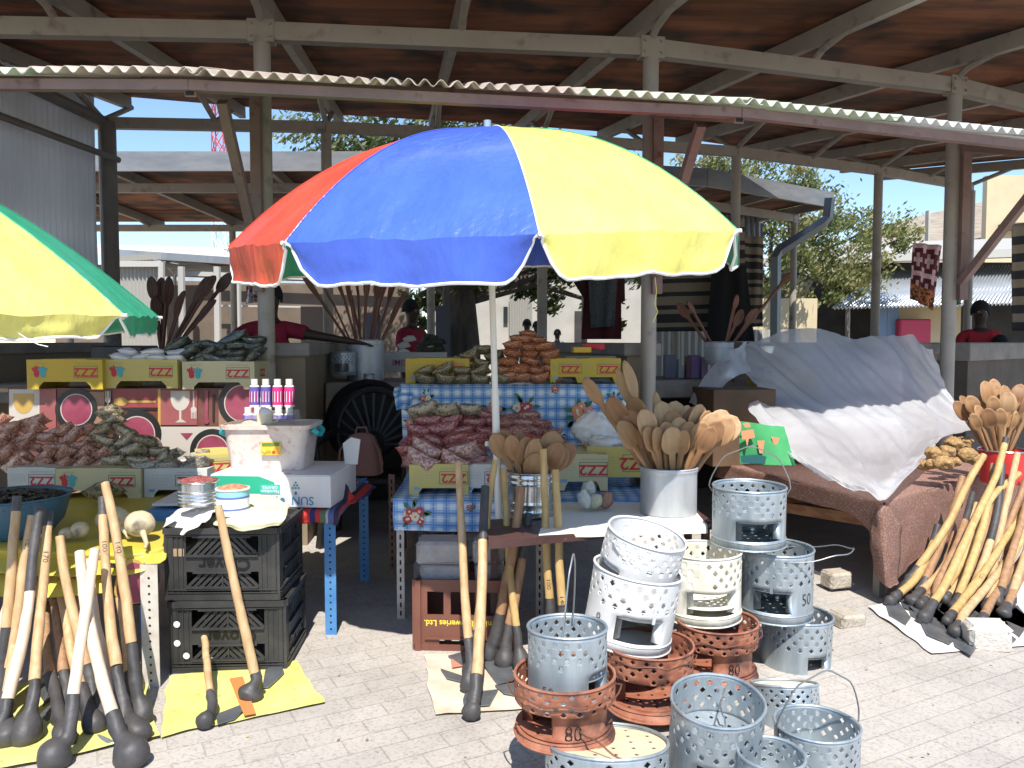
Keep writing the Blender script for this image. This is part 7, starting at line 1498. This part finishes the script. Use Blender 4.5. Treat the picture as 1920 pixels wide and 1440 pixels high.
# ================================================================= people
SKIN = M('skin_dark', (.045, .022, .014), .55, 0, (.055, .028, .018), scale=9); HAIR = M('hair_black', (.008, .007, .007), .9, bump=.6, bscale=60, col2=(.014, .012, .012), scale=50); SHR = M('shirt_crimson', (.24, .01, .035), .85, 0, (.30, .015, .045), scale=6, bump=.4, bscale=9); SKRT = M('skirt_dark', (.02, .02, .035), .9)
def skinned(name, verts, edges, mat, parent, sub=2):
    me = bpy.data.meshes.new(name); me.from_pydata([v[:3] for v in verts], edges, []); o = bpy.data.objects.new(name, me); COL.objects.link(o); o.parent = parent
    md = o.modifiers.new('skin', 'SKIN'); md.use_smooth_shade = True
    for i, v in enumerate(verts): sv_ = me.skin_vertices[0].data[i]; sv_.radius = (v[3], v[4] if len(v) > 4 else v[3]); sv_.use_root = (i == 0)
    md2 = o.modifiers.new('sub', 'SUBSURF'); md2.levels = sub; md2.render_levels = sub; me.materials.append(mat); return o
def person(label, loc, rz=0, s=1.0, arms=None, shirt=SHR, headturn=0, female=False):
    root = thing('person', label, 'person', loc, None, (0, 0, rz)); root.scale = (s,) * 3
    L, Rr_ = arms or (((-.2, -.02, 1.13), (-.2, -.08, .88)), ((.2, -.02, 1.13), (.2, -.08, .88)))
    v = [(0, 0, .95, .145, .105), (0, 0, 1.12, .125, .09), (0, 0, 1.3, .155, .1), (0, .005, 1.42, .11, .075), (0, .005, 1.49, .052), (0, -.005, 1.56, .058), (0, -.01, 1.63, .078, .09), (0, -.005, 1.71, .07, .08),
         (-.165, 0, 1.4, .055), (.165, 0, 1.4, .055)]
    e = [(0, 1), (1, 2), (2, 3), (3, 4), (4, 5), (5, 6), (6, 7), (3, 8), (3, 9)]
    for sx, sh, (el, wr_) in ((-1, 8, L), (1, 9, Rr_)):
        k = len(v); d = (V(wr_) - V(el)).normalized(); w_ = V(wr_)
        v += [(*el, .038), (*wr_, .026), (*(w_ + d * .07), .032, .018)]; e += [(sh, k), (k, k + 1), (k + 1, k + 2)]
        side = d.cross(V((0, 0, 1))); side = side.normalized() if side.length > .1 else V((1, 0, 0))
        for q in range(4):
            o_ = side * (q - 1.5) * .018; v.append((*(w_ + d * .13 + o_), .009)); v.append((*(w_ + d * .17 + o_ - V((0, 0, .012))), .008)); n_ = len(v); e += [(k + 2, n_ - 2), (n_ - 2, n_ - 1)]
        v.append((*(w_ + d * .09 - side * .045), .010)); e.append((k + 2, len(v) - 1))
    for sx in (-1, 1):
        k = len(v); v += [(sx * .09, 0, .85, .085), (sx * .095, -.01, .48, .055), (sx * .095, .01, .09, .038), (sx * .1, -.12, .03, .035)]; e += [(0, k), (k, k + 1), (k + 1, k + 2), (k + 2, k + 3)]
    skinned('body', v, e, SKIN, root)
    # clothing: shirt with sleeves, skirt
    sv2 = [(0, 0, .9, .165, .125), (0, 0, 1.12, .145, .108), (0, 0, 1.3, .172, .116), (0, .005, 1.42, .12, .085), (-.17, 0, 1.405, .066), (.17, 0, 1.405, .066)]
    ee = [(0, 1), (1, 2), (2, 3), (3, 4), (3, 5)]
    for sh, (el, wr_) in ((4, L), (5, Rr_)): q = lerp(sv2[sh][:3], el, .62); sv2.append((*q, .062)); ee.append((sh, len(sv2) - 1))
    skinned('shirt', sv2, ee, shirt, root)
    skinned('skirt', [(0, 0, .95, .16, .12), (0, 0, .7, .18, .14), (0, 0, .42, .19, .15)], [(0, 1), (1, 2)], SKRT, root)
    b = MB(); rows = []
    for j in range(9):
        th = .18 + (1.75 - .18) * j / 8; rows.append([V((.088 * math.sin(th) * math.cos(a), .012 + .102 * math.sin(th) * math.sin(a) * (1 if math.sin(a) > -.2 else .8), 1.665 + .115 * math.cos(th))) for a in [k * math.pi / 12 for k in range(25)]])
    b.grid(rows[::-1]); b.build('hair', HAIR, root, world=False, solid=.012)
    b = MB(); b.lathe([(0, .018), (.012, .004), (.014, -.012), (0, -.016)], c=(0, -.102, 1.625), n=10)      # nose
    for sx in (-1, 1): b.lathe([(0, .022), (.01, .012), (.012, -.012), (0, -.022)], c=(sx * .083, 0, 1.64), n=8)
    b.build('face_features', SKIN, root, world=False)
    b = MB()
    for sx in (-1, 1): b.lathe([(0, .008), (.011, 0), (0, -.008)], c=(sx * .032, -.088, 1.655), n=10)
    b.build('eyes', M('eye_white', (.5, .48, .45), .3), root, world=False)
    return root
p = W(516, 600, 6.2); person('seller in crimson shirt leaning an arm on the left counter, head behind the post', (p.x - .02, 6.15, -.02), R(12), 1.0, (((-.34, -.08, 1.28), (-.3, -.25, 1.24)), ((.36, -.12, 1.36), (.60, -.2, 1.32))))
p = W(772, 600, 8.9); person('woman in crimson top seen beyond the stirring paddles', (p.x, 8.9, -.05), R(55), 1.02)
p = W(1838, 600, 8.4); person('person in red at the far right counter looking down', (p.x, 8.4, -.05), R(-20), 1.0, shirt=M('shirt_red', (.38, .015, .03), .85))
p = W(1878, 640, 8.2); person('child bending low beside the person in red', (p.x, 8.2, -.02), R(30), .78, shirt=M('shirt_dark', (.03, .03, .04), .9))
for i, (px, hp, c, yy) in enumerate(((988, 606, (.05, .05, .06), 16.5), (1006, 610, (.03, .03, .04), 17), (1045, 625, (.45, .55, .50), 17.5))):
    p = W(px, 640, yy); zt_ = W(px, hp - 8, yy).z; person(['distant person with spiky hair behind the orange bags', 'distant dark dressed person beside the middle post', 'distant person in pale shirt before the pale building'][i], (p.x, yy, 0), R(180), zt_ / 1.78, shirt=M('shirt_far%d' % i, c, .9))
# distant market clutter: parked goods behind the left posts
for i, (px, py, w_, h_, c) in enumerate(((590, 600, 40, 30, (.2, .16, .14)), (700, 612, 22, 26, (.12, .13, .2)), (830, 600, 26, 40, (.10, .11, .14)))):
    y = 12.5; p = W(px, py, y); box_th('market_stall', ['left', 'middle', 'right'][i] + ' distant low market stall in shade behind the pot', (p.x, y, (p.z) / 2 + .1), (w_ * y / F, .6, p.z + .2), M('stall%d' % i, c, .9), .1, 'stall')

p = V((-1.50, 3.72, .575)); box_th('white_board', 'white cardboard sheet catching sun between the tins and grapes box', p, (.22, .40, .012), MATS['box_white'], .06, 'cardboard', .002)
# litter and leaves on the paving
rq = random.Random(12); b = MB()
for k in range(260):
    x, y_ = rq.uniform(-2.6, 3.2), rq.uniform(2.0, 4.6); s_ = rq.uniform(.003, .010); a = rq.uniform(0, 6.28); c = V((x, y_, .006 + rq.uniform(0, .002)))
    u = V((math.cos(a), math.sin(a), rq.uniform(0, .3))) * s_; v_ = V((-math.sin(a), math.cos(a), rq.uniform(0, .3))) * s_ * rq.uniform(.3, .8); b.add([c - u, c + v_, c + u, c - v_], [(0, 1, 2, 3)], rq.choice((0, 0, 1, 2)))
tag(b.build('litter', [M('litter_brown', (.20, .13, .08), .9), M('litter_grey', (.22, .2, .18), .9), M('litter_straw', (.42, .33, .18), .9)]), 'tiny leaves, grit and straw scattered over the paving', 'litter', kind='stuff')
# loose threads
b = MB(); b.tube([W(1228, 520, 2.9), W(1231, 545, 2.9), W(1228, 570, 2.9), W(1233, 585, 2.9), W(1224, 605, 2.9)], .0016, 4)
tag(b.build('loose_thread', MATS['nylon_yellow'], loc=W(1228, 520, 2.9)), 'thin yellow thread dangling from the yellow valance of the middle parasol', 'thread')
b = MB(); b.tube([W(35, 625, 2.3), W(52, 636, 2.3), W(72, 646, 2.3), W(90, 650, 2.3)], .0014, 4)
tag(b.build('loose_thread', MATS['trim_white'], loc=W(35, 625, 2.3)), 'white thread dangling under the yellow edge of the left parasol', 'thread')
